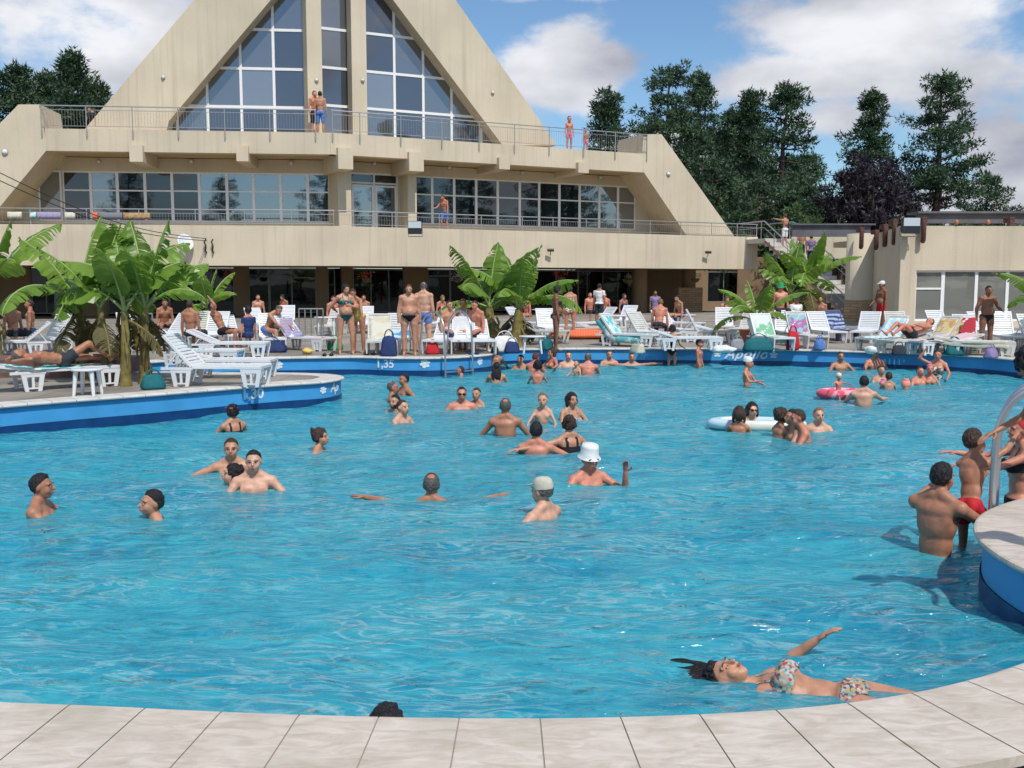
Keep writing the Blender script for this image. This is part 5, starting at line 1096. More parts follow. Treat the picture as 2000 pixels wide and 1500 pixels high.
def towel(px, py, deg, back, m, lab, x0=.15, x1=1.85, w=.33, hang=.0):
    """terry towel lying along seat and backrest of a lounger"""
    p = G(px, py); b = math.radians(back); n, k = 22, 8; rd = random.Random(int(px * 7 + py)); ph = rd.uniform(0, 6); mb = MB(); vs = []
    for i in range(n + 1):
        x = x0 + (x1 - x0) * i / n
        for j in range(k + 1):
            v = -1 + 2 * j / k; yy = v * w; z = .365 + .012 * math.sin(x * 9 + ph + v * 3) + .008 * math.sin(x * 21 + v * 7)
            if abs(v) > .85 and hang: z -= hang * (abs(v) - .85) / .15; 
            if x <= 1.22: q = (x, yy + .02 * math.sin(x * 4 + ph), z)
            else: L_ = x - 1.22; q = (1.22 + L_ * math.cos(b) - (z - .34) * math.sin(b), yy + .02 * math.sin(x * 4 + ph), .34 + L_ * math.sin(b) + (z - .34) * math.cos(b))
            vs.append(q)
    mb.add(vs, [(i * (k + 1) + j, (i + 1) * (k + 1) + j, (i + 1) * (k + 1) + j + 1, i * (k + 1) + j + 1) for i in range(n) for j in range(k)], True)
    o = mb.build('towel', m); a = math.radians(deg); o.location = (p.x - .8 * math.cos(a), p.y - .8 * math.sin(a), DECK + .006); o.rotation_euler = (0, 0, a); o.scale = (.93, .93, .93)
    s = o.modifiers.new('thick', 'SOLIDIFY'); s.thickness = .012; return tag(o, lab, 'towel')
def tmat(name, base, stripe, sc=6, kind='stripe'):
    m = mat(name, base, .9); nt = m.node_tree; tc = nt.nodes.new('ShaderNodeTexCoord')
    if kind == 'check': w_ = nt.nodes.new('ShaderNodeTexChecker'); w_.inputs[1].default_value = (*base, 1); w_.inputs[2].default_value = (*stripe, 1); w_.inputs['Scale'].default_value = sc; nt.links.new(tc.outputs['Object'], w_.inputs[0]); nt.links.new(w_.outputs[0], nt.nodes['Principled BSDF'].inputs['Base Color']); return m
    if kind == 'blob': w_ = nt.nodes.new('ShaderNodeTexNoise'); w_.inputs['Scale'].default_value = sc; w_.inputs['Detail'].default_value = 3
    else: w_ = nt.nodes.new('ShaderNodeTexWave'); w_.inputs['Scale'].default_value = sc; w_.inputs['Distortion'].default_value = .3
    nt.links.new(tc.outputs['Object'], w_.inputs['Vector']); r = nt.nodes.new('ShaderNodeMapRange'); r.inputs[1].default_value = .47; r.inputs[2].default_value = .53; nt.links.new(w_.outputs['Fac'] if kind == 'blob' else w_.outputs['Fac'], r.inputs[0])
    x = nt.nodes.new('ShaderNodeMix'); x.data_type = 'RGBA'; x.inputs[6].default_value = (*base, 1); x.inputs[7].default_value = (*stripe, 1); nt.links.new(r.outputs[0], x.inputs[0]); nt.links.new(x.outputs[2], nt.nodes['Principled BSDF'].inputs['Base Color']); return m
TURQ = tmat('turquoise_print', (.15, .52, .55), (.62, .74, .70), 5, 'blob'); LBC = tmat('pale_blue_check', (.42, .66, .76), (.70, .80, .84), 9, 'check'); YEL = tmat('yellow_print', (.72, .60, .30), (.60, .35, .15), 4, 'blob')
REDT = tmat('crimson_towel', (.50, .04, .06), (.42, .03, .05), 8); BLU = tmat('blue_print', (.08, .30, .55), (.55, .68, .75), 6, 'blob'); NAV = tmat('navy_white_stripe', (.03, .06, .20), (.35, .42, .55), 3.2); LIL = tmat('lilac_towel', (.40, .36, .52), (.30, .27, .42), 5)
PIC = tmat('picture_print', (.25, .50, .52), (.40, .15, .35), 5, 'blob'); GRN = tmat('green_white_print', (.20, .48, .28), (.65, .72, .68), 2.2, 'blob'); PNK = tmat('pink_towel', (.68, .40, .45), (.75, .6, .6), 7); ORG = tmat('orange_towel', (.80, .20, .09), (.72, .15, .06), 4); CRM = tmat('cream_towel', (.62, .58, .42), (.68, .66, .58), 5, 'blob')
LS = [
 (124, 758, 222, 8, 'flat white lounger under the man lying at the left of the spit'),
 (428, 753, 176, 48, 'nearest white lounger on the spit with its backrest up at the left'),
 (448, 738, 180, 14, 'white lounger reclined almost flat just behind the nearest one on the spit'),
 (395, 715, 178, 35, 'white lounger at the back of the group on the spit by the banana stems'),
 (455, 697, 182, 25, 'white lounger on the far side of the channel behind the spit group'),
 (532, 684, 108, 58, 'white lounger with the hunched man in blue shorts'),
 (596, 684, 150, 50, 'white lounger with the lilac towel, left of the heavy woman'),
 (378, 676, 95, 60, 'white reclining chair in the shade of the low banana plant'), (412, 678, 85, 60, 'white reclining chair just right of the low banana stem'), (452, 676, 120, 45, 'white reclining chair under the sunbather with a raised arm'),
 (741, 690, 96, 62, 'white lounger standing upright behind the woman bending over'), (770, 688, 84, 62, 'white lounger with a blue towel left of the big bellied man'),
 (862, 688, 80, 40, 'white lounger behind the left rail of the ladder'), (905, 688, 92, 48, 'white lounger between the ladder rails'), (938, 688, 100, 40, 'white lounger right of the ladder'),
 (1056, 668, 165, 40, 'white lounger just right of the middle banana plant'), (1100, 655, 150, 45, 'white lounger partly hidden by the two women'), (1170, 660, 175, 20, 'low white lounger behind the orange towel'),
 (1228, 676, 148, 52, 'white lounger with the turquoise towel'), (1275, 672, 130, 52, 'white lounger under the person with the freckled back'), (1268, 652, 140, 45, 'grey white lounger in the shade edge behind the turquoise towel'),
 (1385, 668, 172, 62, 'white lounger with its backrest steeply raised at its left end'), (1345, 684, 178, 18, 'low white lounger to the right of the wading girl'), (1420, 668, 170, 15, 'flat white lounger with a pink towel beside the clay pot'),
 (1505, 682, 100, 55, 'white lounger with a green and white towel beside the clay pot'), (1572, 678, 98, 60, 'white lounger with the picture print towel'), (1612, 668, 96, 50, 'white lounger right of the picture print towel'),
 (1722, 684, 40, 50, 'white lounger with the pale blue check towel'), (1776, 690, 25, 12, 'white lounger under the sunbather with bent knees'), (1818, 686, 30, 50, 'white lounger with the yellow towel'), (1838, 692, 20, 12, 'low white lounger in front of the yellow towel'),
 (1885, 686, 70, 55, 'white lounger with the crimson towel left of the standing man'), (1966, 680, 82, 62, 'white lounger standing upright right of the standing man'), (1905, 694, 160, 10, 'low white lounger at the feet of the standing man'),
 (505, 648, 120, 45, 'shaded white lounger left of the glazed double door'), (560, 642, 100, 50, 'shaded white lounger below the glazed double door'), (648, 655, 80, 50, 'shaded white lounger behind the heavy woman'), (712, 650, 95, 55, 'shaded white lounger under the orange red flower basket'),
 (860, 648, 70, 50, 'shaded white lounger right of the man in blue trunks'), (1030, 648, 140, 50, 'shaded white lounger just behind the middle banana plant'), (1072, 660, 100, 55, 'white lounger upright left of the dark bikini woman'), (1216, 642, 60, 50, 'shaded white lounger left of the lilac shirt'),
 (1310, 662, 110, 50, 'white lounger right of the person with the freckled back'), (1330, 648, 150, 40, 'shaded white lounger near the brick pier'), (1415, 655, 80, 55, 'shaded white lounger before the dark panes'), (1455, 662, 60, 50, 'white lounger behind the clay pot'), (1535, 668, 80, 55, 'white lounger behind the green and white towel'),
 (1690, 668, 60, 50, 'white lounger at the foot of the man in the white cap'), (1850, 668, 100, 55, 'white lounger behind the crimson towel'), (1940, 668, 110, 50, 'white lounger behind the standing man'), (1755, 668, 80, 50, 'white lounger in the row behind the bent knees'),
 (322, 676, 60, 50, 'white lounger under the rightmost leaves of the large banana clump'), (258, 672, 120, 50, 'white lounger between the two banana clumps'), (1160, 648, 30, 50, 'white lounger before the seated pair in the shade'),
 (20, 694, 30, 40, 'white lounger at the left edge behind the brown wall'), (80, 688, 60, 60, 'white lounger with the blue striped back behind the banana stems'), (2035, 684, 95, 55, 'white lounger cut by the right edge of the photo')]
for px, py, dg, bk, lab in LS: lounger(px, py, dg, bk, lab)
lounger(1638, 664, 92, 52, 'navy lounger with a striped towel near the stair', 'n')
for px, py, dg, bk, m, lab, kw in (
 (1228, 676, 148, 52, TURQ, 'turquoise printed towel hanging over a white lounger', dict(hang=.25)), (1722, 684, 40, 50, LBC, 'pale blue check towel on the lounger left of the bent knees', {}), (1818, 686, 30, 50, YEL, 'yellow towel with brown print', dict(hang=.2)), (1885, 686, 70, 55, REDT, 'crimson towel draped over a backrest', dict(x0=1.25, w=.3)),
 (770, 688, 84, 62, BLU, 'blue printed towel bunched on a lounger seat left of the big bellied man', dict(x0=.5, x1=1.45)), (1638, 664, 92, 52, NAV, 'navy and white striped towel on the navy lounger', {}), (596, 684, 150, 50, LIL, 'lilac towel over a backrest left of the heavy woman', dict(x0=1.1)),
 (596, 684, 150, 50, PNK, 'pink towel folded on the foot of the lilac lounger', dict(x0=.1, x1=.6, w=.22)), (1572, 678, 98, 60, PIC, 'teal and purple picture towel over a backrest', dict(x0=1.1, w=.27)), (1505, 682, 100, 55, GRN, 'green and white beach towel below the small yellowish banana plant', dict(hang=.2)),
 (1420, 668, 170, 15, PNK, 'pink towel on the flat lounger beside the clay pot', dict(x0=.3, x1=1.2)), (124, 758, 222, 8, TURQ, 'pale towel under the man lying at the left of the spit', dict(x0=.6)), (741, 690, 96, 62, CRM, 'cream patterned towel behind the woman bending over', dict(x0=1.1, w=.26)),
 (1838, 692, 20, 12, PNK, 'pale pink towel on the low lounger in front of the yellow one', {}), (1905, 694, 160, 10, CRM, 'cream towel on the low lounger at the feet of the standing man', dict(hang=.15)), (395, 715, 178, 35, LBC, 'pale blue towel on the rear lounger of the spit group', dict(x0=.9))):
    towel(px, py, dg, bk, m, lab, **kw)
def drape(w_, px0, px1, m, lab):
    s0, s1 = w_.uv(px0, 430, .1)[0], w_.uv(px1, 430, .1)[0]; zt_, n = ZPT + .56, 14; c = w_.P((s0 + s1) / 2, .06, ZPT); mb = MB(); vs = []
    prof = [(-.035, .26), (-.05, .38), (-.03, .50), (0, .555), (.05, .5), (.06, .25)]
    for i in range(n + 1):
        x = s0 + (s1 - s0) * i / n
        for d, z in prof: vs.append(w_.P(x, .06 + d + .015 * math.sin(i * 1.7), ZPT + z + (.04 * math.sin(i * .9) if z < .2 else 0)) - c)
    k = len(prof); mb.add(vs, [(i * k + j, (i + 1) * k + j, (i + 1) * k + j + 1, i * k + j + 1) for i in range(n) for j in range(k - 1)], True); o = mb.build('towel', m); o.location = c; o.modifiers.new('t', 'SOLIDIFY').thickness = .012; tag(o, lab, 'towel', 'towels hung on the lower terrace railing')
for a_, b_, m, lab in ((16, 44, CRM, 'cream towel, leftmost on the lower terrace railing'), (60, 72, TURQ, 'thin turquoise towel beside the leftmost cream one'), (74, 120, LIL, 'lilac blue towel on the lower terrace railing'), (128, 148, CRM, 'small cream towel right of the lilac blue one'), (182, 192, ORG, 'thin orange towel left of the grey one'), (196, 240, tmat('grey_towel', (.18, .19, .21), (.23, .24, .26), 8), 'grey towel on the lower terrace railing'), (242, 294, tmat('orange_yellow', (.42, .18, .08), (.42, .32, .18), 7, 'blob'), 'faded orange and yellow towel above the banana leaves')): drape(WL, a_, b_, m, lab)
# orange cloth on the deck, bags, sandals
def lump(px, py, w, d, h, m, nm, lab, cat, seed=1, rot=0, group=None):
    p = G(px, py); rd = random.Random(seed); mb = MB(); bmx = bmesh.new(); bmesh.ops.create_icosphere(bmx, subdivisions=3, radius=1)
    vs = []
    for v in bmx.verts:
        q = v.co.copy(); bag = nm == 'beach_bag'
        if bag: q = V([math.copysign(abs(a_) ** .5, a_) for a_ in q]); q.x *= 1 - .18 * q.z; q.y *= .8 - .35 * q.z
        k = 1 + (.07 if bag else .22) * noise.noise(q * 1.7 + V((seed, 0, 0))) + .08 * noise.noise(q * 5); vs.append((q.x * w / 2 * k, q.y * d / 2 * k, max(0, (q.z * .5 + .42) * h * k)))
    mb.add(vs, [tuple(v.index for v in f.verts) for f in bmx.faces], True); bmx.free()
    if nm == 'beach_bag':
        for y_ in (-.12, .12): mb.tube([V((w * .3 * math.cos(PI * a_ / 8), y_ * d, h * .80 + h * .42 * math.sin(PI * a_ / 8))) for a_ in range(9)], .011, 6)
    o = mb.build(nm, m); o.location = (p.x, p.y, DECK + .008); o.rotation_euler = (0, 0, rot); return tag(o, lab, cat, group)
lump(1135, 662, 2.1, .8, .30, ORG, 'beach_mat', 'crumpled orange beach mat spread on the deck behind the two women', 'beach mat', 3)
lump(986, 688, .62, .4, .42, cloth('white', (.7, .7, .7)), 'beach_bag', 'white and blue beach bag at the foot of the middle banana plant', 'bag', 4)
lump(1000, 690, .35, .35, .3, CLO['navy'], 'beach_bag', 'navy bag tucked against the white and blue beach bag', 'bag', 9)
lump(1548, 684, .3, .25, .5, CLO['red'], 'beach_bag', 'tall red bag between the green towel and the picture towel', 'bag', 5)
lump(1480, 686, .7, .35, .35, CLO['teal'], 'beach_bag', 'dark teal bag under the green and white towel', 'bag', 6)
lump(760, 696, .35, .3, .5, CLO['navy'], 'beach_bag', 'navy bag leaning by the upright lounger behind the bending woman', 'bag', 7)
lump(1412, 690, .6, .4, .2, cloth('white', (.7, .7, .7)), 'folded_towel', 'white folded towel on the deck right of the wading girl', 'towel', 8)
lump(655, 684, .35, .3, .3, CLO['green'], 'beach_bag', 'pale green bag at the heavy woman\'s feet', 'bag', 10)
lump(1862, 694, .4, .3, .35, CLO['teal'], 'beach_bag', 'dark green bag under the loungers left of the standing man', 'bag', 12)
lump(530, 688, .7, .45, .3, CLO['navy'], 'beach_bag', 'navy bag under the hunched man\'s lounger', 'bag', 13)
for i, (px, py, m, lab) in enumerate(((640, 696, 'black', 'pair of dark sandals left of the heavy woman on the coping'), (722, 694, 'black', 'pair of dark sandals right of the bending woman'), (925, 693, 'navy', 'pair of navy sandals by the right rail of the ladder'))):
    p = G(px, py); t = thing('sandals', lab, 'sandals', tuple(p), .4, 'sandals on the deck'); 
    for x in (-.08, .08): mb = MB(); mb.ell((x, 0, .03), (.05, .13, .02), 12, 6); mb.tube([(x - .05, -.03, .03), (x, -.05, .08), (x + .05, -.03, .03)], .014, 6); mb.build('sandal', CLO[m], t)
for i, (px, py, w_, h_, m, lab) in enumerate(((845, 692, .3, .28, CLO['red'], 'small red bag by the left foot of the ladder loungers'), (1068, 684, .35, .3, CLO['teal'], 'teal bag under the low table by the middle banana plant'), (1245, 690, .4, .25, CLO['beige'], 'beige bag below the turquoise towel'), (1440, 684, .35, .3, CLO['grey'], 'grey bag left of the clay pot'),
 (1600, 684, .35, .3, CLO['blue'], 'blue bag right of the picture towel lounger'), (1700, 692, .35, .22, CLO['white'], 'crumpled white cloth by the foot of the pale blue check towel'), (1755, 694, .3, .25, CLO['dark'], 'dark bag under the knees of the sunbather'), (1935, 700, .35, .25, CLO['purple'], 'purple bag right of the standing man'),
 (470, 704, .3, .2, CLO['blue'], 'blue cloth on the coping behind the spit loungers'), (600, 692, .3, .15, CLO['yellow'], 'yellow cloth under the lilac lounger'), (300, 760, .35, .25, CLO['teal'], 'teal bag between the banana stems and the nearest lounger'), (1180, 668, .4, .3, CLO['black'], 'black bag at the end of the orange mat'))):
    lump(px, py, w_, w_ * .7, h_, m, 'beach_bag' if 'bag' in lab else 'crumpled_cloth', lab, 'bag' if 'bag' in lab else 'cloth', 20 + i, i)
# small white table at the left of the spit, fences and tables in the shade
def table(px, py, lab, r=.36, h=.5):
    p = G(px, py); t = thing('side_table', lab, 'table', tuple(p), 0, 'white plastic side tables'); mb = MB(); mb.lathe([(.02, h - .03), (r, h - .03), (r + .01, h - .01), (r, h), (.02, h)], n=20); mb.build('table_top', M_RESIN, t)
    for a in range(4):
        an = PI / 4 + a * PI / 2; mb = MB(); mb.tube([(math.cos(an) * r * .75, math.sin(an) * r * .75, h - .03), (math.cos(an) * r * .95, math.sin(an) * r * .95, 0)], [.035, .025], 6); mb.build('leg', M_RESIN, t)
table(172, 772, 'white plastic stool like table right of the lying man', .22, .40); table(1040, 690, 'pale low table between the middle banana plant and the dark bikini woman', .32, .42); table(1340, 640, 'white table beside the steeply raised lounger'); table(1062, 640, 'white table in the shade behind the middle banana plant', .45, .7)
for px, py, lab in ((1205, 655, 'small round table behind the orange mat'), (640, 660, 'glass like round table behind the heavy woman')): table(px, py, lab, .4, .65)
# thin metal barrier before the undercroft
def barrier(px0, px1, py, lab):
    a, b = G(px0, py), G(px1, py); t = thing('low_barrier', lab, 'barrier', tuple(a)); d = b - a; n = 5; mb = MB(); mb.tube([(0, 0, .95), tuple(d + V((0, 0, .95)))], .022, 6); mb.build('top_rail', M_STEEL, t)
    for i in range(n): q = d * i / (n - 1); mb = MB(); mb.tube([tuple(q), tuple(q + V((0, 0, .95)))], .018, 6); mb.build('post', M_STEEL, t)
barrier(585, 632, 668, 'thin steel barrier behind the lilac lounger'); barrier(262, 300, 690, 'thin steel barrier behind the large banana plants')
for px, py, lab in ((118, 672, 'dark folded umbrella stand left of the banana stems'),):
    p = G(px, py); t = thing('folded_parasol', lab, 'parasol', tuple(p)); mb = MB(); mb.tube([(0, 0, 0), (0, 0, 1.9)], .02, 6); mb.build('pole', M_GSTEEL, t); mb = MB(); mb.lathe([(.03, .8), (.12, 1.0), (.08, 1.7), (.02, 1.95)], n=10); mb.build('canopy', CLO['dark'], t)
# ---- pool ladders
def ladder(p, ang, lab, sp=.5, hgt_=.85, deep=.9, r=.022, reach=.75, steps=3):
    """two hooped rails over the edge; water towards local -y"""
    t = thing('pool_ladder', lab, 'pool ladder', tuple(p), ang, 'steel pool ladders')
    for x in (-sp / 2, sp / 2):
        pts = [V((x, reach, 0)), V((x, reach * .93, hgt_ * .45))]
        for k in range(11): a = PI * k / 10; pts.append(V((x, reach * .44 + reach * .46 * math.cos(a), hgt_ * .58 + hgt_ * .42 * math.sin(a))))
        pts += [V((x, -.06, 0)), V((x, -.08, -deep))]; mb = MB(); mb.tube(smooth_curve(pts, 4), r, 10); mb.build('rail', M_STEEL, t)
    for k in range(steps): z = -.32 - .27 * k; mb = MB(); mb.box((-sp / 2, -.12, z - .015), (sp / 2, -.04, z + .015)); mb.build('step', M_STEEL, t)
pl = G(894, 697); ladder(V((pl.x, pl.y - .10, DECK + .006)), math.radians(38), 'hooped steel ladder at the far wall behind the swimmers', sp=.75, hgt_=1.02, reach=1.0)
t = thing('pool_ladder', 'large steel ladder rail at the right hand spit gripped by the child', 'pool ladder', (AT(1937, 1000, 7.2).x, 7.2, DECK), 0, 'steel pool ladders')
X0 = t.location.x; x_end = AT(2010, 760, 6.9).x - X0; zt_ = AT(1990, 762, 7.1).z - DECK
for k, dy in ((0, 0), (1, .42)):
    pts = [(q[0] + .56 * dy, q[1], q[2]) for q in [(0, dy, -1.2), (0, dy, -.2), (.0, dy, .25), (.012, dy, zt_ * .62), (.08, dy - .02, zt_ * .86), (.22, dy - .05, zt_ * 1.0), (.42, dy - .08, zt_ * 1.0), (.6, dy - .10, zt_ * .8), (.66, dy - .1, .0)]]
    mb = MB(); mb.tube(smooth_curve([V(q) for q in pts], 6), .026, 12); mb.build('rail', M_STEEL, t)
for z in (-.35, -.62, -.9): mb = MB(); mb.box((-.04, 0, z - .015), (.05, .48, z + .015), Matrix.Rotation(-.51, 4, 'Z')); mb.build('step', M_STEEL, t)
# ---- floats
def ring(px, py, R, r, m, lab, nm='swim_ring', sc=(1, 1, 1), z=.04, rot=(0, 0, 0), cat='swim ring', group=None):
    p = G(px, py, 0); mb = MB(); n, k = 36, 12; vs = []
    for i in range(n):
        a = 2 * PI * i / n
        for j in range(k): b = 2 * PI * j / k; q = R + r * math.cos(b) * (1 + .03 * math.sin(a * 12)); vs.append((q * math.cos(a) * sc[0], q * math.sin(a) * sc[1], r * math.sin(b) * sc[2]))
    mb.add(vs, [(i * k + j, ((i + 1) % n) * k + j, ((i + 1) % n) * k + (j + 1) % k, i * k + (j + 1) % k) for i in range(n) for j in range(k)], True); o = mb.build(nm, m); o.location = (p.x, p.y, z); o.rotation_euler = rot; return tag(o, lab, cat, group)
PV = tmat('pale_vinyl', (.55, .72, .80), (.78, .80, .72), 1.4, 'blob'); MATS['pale_vinyl'].node_tree.nodes['Principled BSDF'].inputs['Roughness'].default_value = .25
ring(1478, 836, .37, .085, PV, 'pale blue and yellow air mattress with two children in it', 'air_mattress', (1.55, .62, .9), .06, (0, 0, -.16), 'air mattress')
PKV = tmat('pink_red_vinyl', (.75, .10, .16), (.80, .40, .48), 3, 'blob')
ring(1643, 776, .28, .085, PKV, 'pink and red baby float pushed by the parent', 'baby_float', (1.25, .8, 1), .07, (0, 0, 0), 'baby float')
p_ = G(1637, 778, 0); person('baby in a white sun hat sitting in the pink float', (p_.x, p_.y, -.30), 10, .74, 'red', 'brown', child=True, hat='bandana', vox=.013, wear=('trunks', 'pink'), ra=((-.7, -.5, -.2), (-.4, -.8, -.1)), la=((.7, -.5, -.2), (.4, -.8, -.1)), rl=((-.2, -.9, -.2), (0, -.2, -1)), ll=((.2, -.9, -.2), (0, -.2, -1)))
def armband(px, py, m, lab, r=.085):
    p = G(px, py + 14, 0); mb = MB(); mb.ell((0, 0, 0), (r, r * .8, r * 1.05), 14, 10); mb.lathe([(r * .55, -r * 1.15), (r * .62, -r * .9), (r * .62, r * .9), (r * .55, r * 1.15)], n=14); o = mb.build('armband', m); o.location = (p.x, p.y - .12, .075); tag(o, lab, 'armband', 'inflatable armbands')
ORV = tmat('orange_vinyl', (.85, .25, .08), (.80, .55, .20), 9, 'blob'); armband(1055, 806, ORV, 'orange and yellow armband on the sandy haired child', .085)
armband(1116, 800, tmat('green_orange_vinyl', (.05, .45, .10), (.85, .45, .15), 9, 'blob'), 'green and orange armband next to the woman with the black bob', .08)
PKB = tmat('pink_vinyl', (.85, .25, .42), (.85, .45, .5), 5, 'blob'); armband(1722, 742, PKB, 'left pink armband of the small child', .095); armband(1764, 742, tmat('coral_vinyl', (.90, .25, .20), (.85, .35, .25), 5, 'blob'), 'right coral pink armband of the small child', .095)
# ---- marks painted on the pool wall
def on_wall(px, py, tx, size, lab, nm='wall_lettering', shear=0, flower=False, width=1.0):
    """mark standing 6 mm proud of the blue band, following the wall where it stands"""
    best = None; r = ray(px, py)
    for cv in (front_spit, far_edge):
        q = offset(cv, .012, 1)
        for a, b in zip(q, q[1:]):
            e = V((b.x - a.x, b.y - a.y, 0)); n = V((-e.y, e.x, 0));
            if e.length < 1e-4: continue
            e.normalize(); n.normalize(); dn = V((r.x, r.y, 0)).dot(n)
            if dn <= 0.02: continue
            t_ = V((a.x, a.y, 0)).dot(n) / dn; p = V((0, 0, CZ)) + r * t_; u = (V((p.x, p.y, 0)) - V((a.x, a.y, 0))).dot(e)
            if -.02 <= u <= (b - a).length + .02 and .1 < p.z < .40 and (best is None or t_ < best[0]): best = (t_, p, e, n)
    if best is None: print('NO WALL', tx, px, py); return
    _, p, e, n = best; R = Matrix(((e.x, 0, -n.x), (e.y, 0, -n.y), (0, 1, 0))).to_4x4()
    M = Matrix.Translation(p - n * .007) @ R
    if flower:
        mb = MB(); k = 5 if flower == 2 else 6
        for i in range(k): a = 2 * PI * i / k + .3; mb.ell((math.cos(a) * size * .55, math.sin(a) * size * .55, 0), (size * .34, size * .26, .003), 10, 6, None)
        mb.ell((0, 0, 0), (size * .32, size * .32, .004), 10, 6); o = mb.build('flower_mark', M_WHITEP); o.matrix_world = M; return tag(o, lab, 'wall mark', 'flower marks on the pool wall')
    c = bpy.data.curves.new('t', 'FONT'); c.body = tx; c.size = size; c.align_x = 'CENTER'; c.align_y = 'CENTER'; c.shear = shear; c.extrude = .002; c.offset = .006; c.space_character = width
    o = bpy.data.objects.new('t', c); COL.objects.link(o); bpy.context.view_layer.update(); me = bpy.data.meshes.new_from_object(o.evaluated_get(bpy.context.evaluated_depsgraph_get())); bpy.data.objects.remove(o)
    o = bpy.data.objects.new(nm, me); COL.objects.link(o); me.materials.clear(); me.materials.append(M_WHITEP); o.matrix_world = M; return tag(o, lab, 'lettering')
on_wall(493, 770, '1,30', .23, 'white depth figures 1,30 on the wall of the rounded spit')
on_wall(631, 762, '', .085, 'white flower mark near the tip of the spit wall', flower=1); on_wall(652, 757, 'Ap', .22, 'start of the white script at the tip of the spit', shear=.4)
on_wall(752, 711, '1,35', .26, 'white depth figures 1,35 on the far wall left of the ladder'); on_wall(544, 713, '', .12, 'white flower mark behind the spit on the far wall', flower=1); on_wall(519, 713, '', .09, 'smaller white mark beside the flower behind the spit', flower=2)
on_wall(830, 710, '', .14, 'white flower mark left of the ladder', flower=1); on_wall(937, 706, '', .12, 'white flower mark right of the ladder by the round corner', flower=1)
on_wall(1401, 691, '', .12, 'white flower mark left of the script on the far wall', flower=2); on_wall(1511, 693, '', .12, 'white flower mark right of the script on the far wall', flower=2)
on_wall(1456, 692, 'Apollo', .36, 'white slanted script reading Apollo on the far wall', shear=.45, width=1.1)
finish_people() if False else None
# ---------------------------------------------------------------- bathers in the pool
SPREAD = dict(ra=((-.9, -.25, .10), (-.75, -.6, .10)), la=((.9, -.2, .12), (.85, -.45, .08)))
UP = dict()
swim(80, 920, 1002, 98, 'dark haired man in profile facing right, leftmost swimmer in the near water', skin='tan', hair='black', ra=((-.2, -.7, -.6), (0, -1, -.1)), la=((.2, -.7, -.6), (0, -1, -.1)), head=(0, 4, 0))
swim(303, 950, 1014, -52, 'smiling man with wet black hair sculling with one arm out to the right', skin='mid', hair='black', ra=((-.5, -.6, -.6), (-.2, -.9, -.3)), la=((.85, .35, .05), (.95, .2, -.02)), side=2, lean=3, head=(0, -4, 0))
swim(455, 787, 840, -138, 'girl with a pink visor and dark bun beside the pool wall at the left', H=1.6, sex='f', skin='mid', hair='black', hairdo='bun', hat='visor', wear=('onepiece', 'black'))
swim(453, 852, 918, 12, 'short haired man standing at the back of the laughing trio', skin='mid', hair='brown', ra=((-.9, -.1, -.35), (-.8, -.5, -.2)))
swim(497, 875, 950, 8, 'grinning man with round cheeks at the right of the laughing trio', skin='light', hair='black', la=((.7, -.3, -.7), (-.2, -.9, -.1)))
swim(452, 903, 944, -68, 'woman with tied dark hair facing left in front of the laughing trio', H=1.62, sex='f', skin='light', hair='black', hairdo='bun', head=(0, -8, 0), **dict(ra=((-.8, -.5, -.25), (-.3, -.9, -.05)), la=((.8, -.4, -.3), (.5, -.8, -.1))))
swim(625, 833, 884, 82, 'woman in profile facing right with brown hair clipped up, alone left of centre', H=1.62, sex='f', skin='mid', hair='brown', hairdo='bun', la=((.3, -.9, -.35), (.1, -1, -.05)), ra=((-.3, -.9, -.4), (-.3, -1, -.1)))
swim(790, 727, 768, -60, 'man looking left, rearmost of the four heads left of centre', skin='tan', hair='black', la=((.9, .0, -.3), (.9, -.2, -.15)))
swim(767, 742, 782, 95, 'grey haired man, second from the back of the four heads left of centre', skin='tan', hair='grey')
swim(772, 768, 806, -30, 'man half hidden behind the pale shouldered swimmer left of centre', skin='mid', hair='black', beard=True)
swim(786, 778, 824, 55, 'pale shouldered swimmer looking right, nearest of the four heads left of centre', H=1.68, skin='light', hair='brown', sex='f', hairdo='short')
swim(902, 753, 802, 5, 'broad man in dark sunglasses facing the camera near the middle', skin='red', hair='black', glasses=True, fat=.5, ra=((-.6, -.2, -.7), (.4, -.8, -.1)), la=((.6, -.2, -.7), (-.3, -.9, -.1)))
swim(931, 760, 798, -20, 'small child peeping over the shoulder of the man in sunglasses', H=1.25, child=True, skin='mid', hair='brown')
swim(987, 775, 846, 178, 'balding man seen from behind with broad tanned shoulders near the middle', skin='tan', hair='grey', fat=.2, ra=((-.55, -.3, -.7), (.1, -.9, -.2)), la=((.55, -.3, -.7), (-.1, -.9, -.2)))
swim(1060, 770, 826, -10, 'sandy haired child wearing orange armbands', H=1.3, child=True, skin='light', hair='blond')
swim(1116, 764, 822, 30, 'woman with a black bob turning away beside the child with orange armbands', H=1.62, sex='f', skin='mid', hair='black', hairdo='bob', wear=('onepiece', 'floral'))
swim(1047, 820, 884, 176, 'man seen from behind beside the woman stretching her arm across him', skin='red', hair='black', ra=((-.8, -.3, -.4), (-.4, -.9, -.1)))
swim(1111, 808, 880, 205, 'woman with dark shoulder straps stretching one arm across the water', H=1.66, sex='f', skin='mid', hair='brown', hairdo='bun', wear=('onepiece', 'black'), ra=((-.7, .1, -.7), (-.6, -.5, -.5)), la=((.95, -.1, -.20), (.98, -.1, -.06)), twist=0, head=(-25, 0, 0))
swim(1150, 870, 946, 28, 'man in a white bucket hat and sunglasses raising a hand to his face', skin='red', hair='black', hat='bucket', glasses=True, la=((.55, -.55, -.45), (-.25, -.35, .9)), ra=((-.7, -.4, -.6), (-.2, -.9, -.2)), head=(-6, 4, 0))
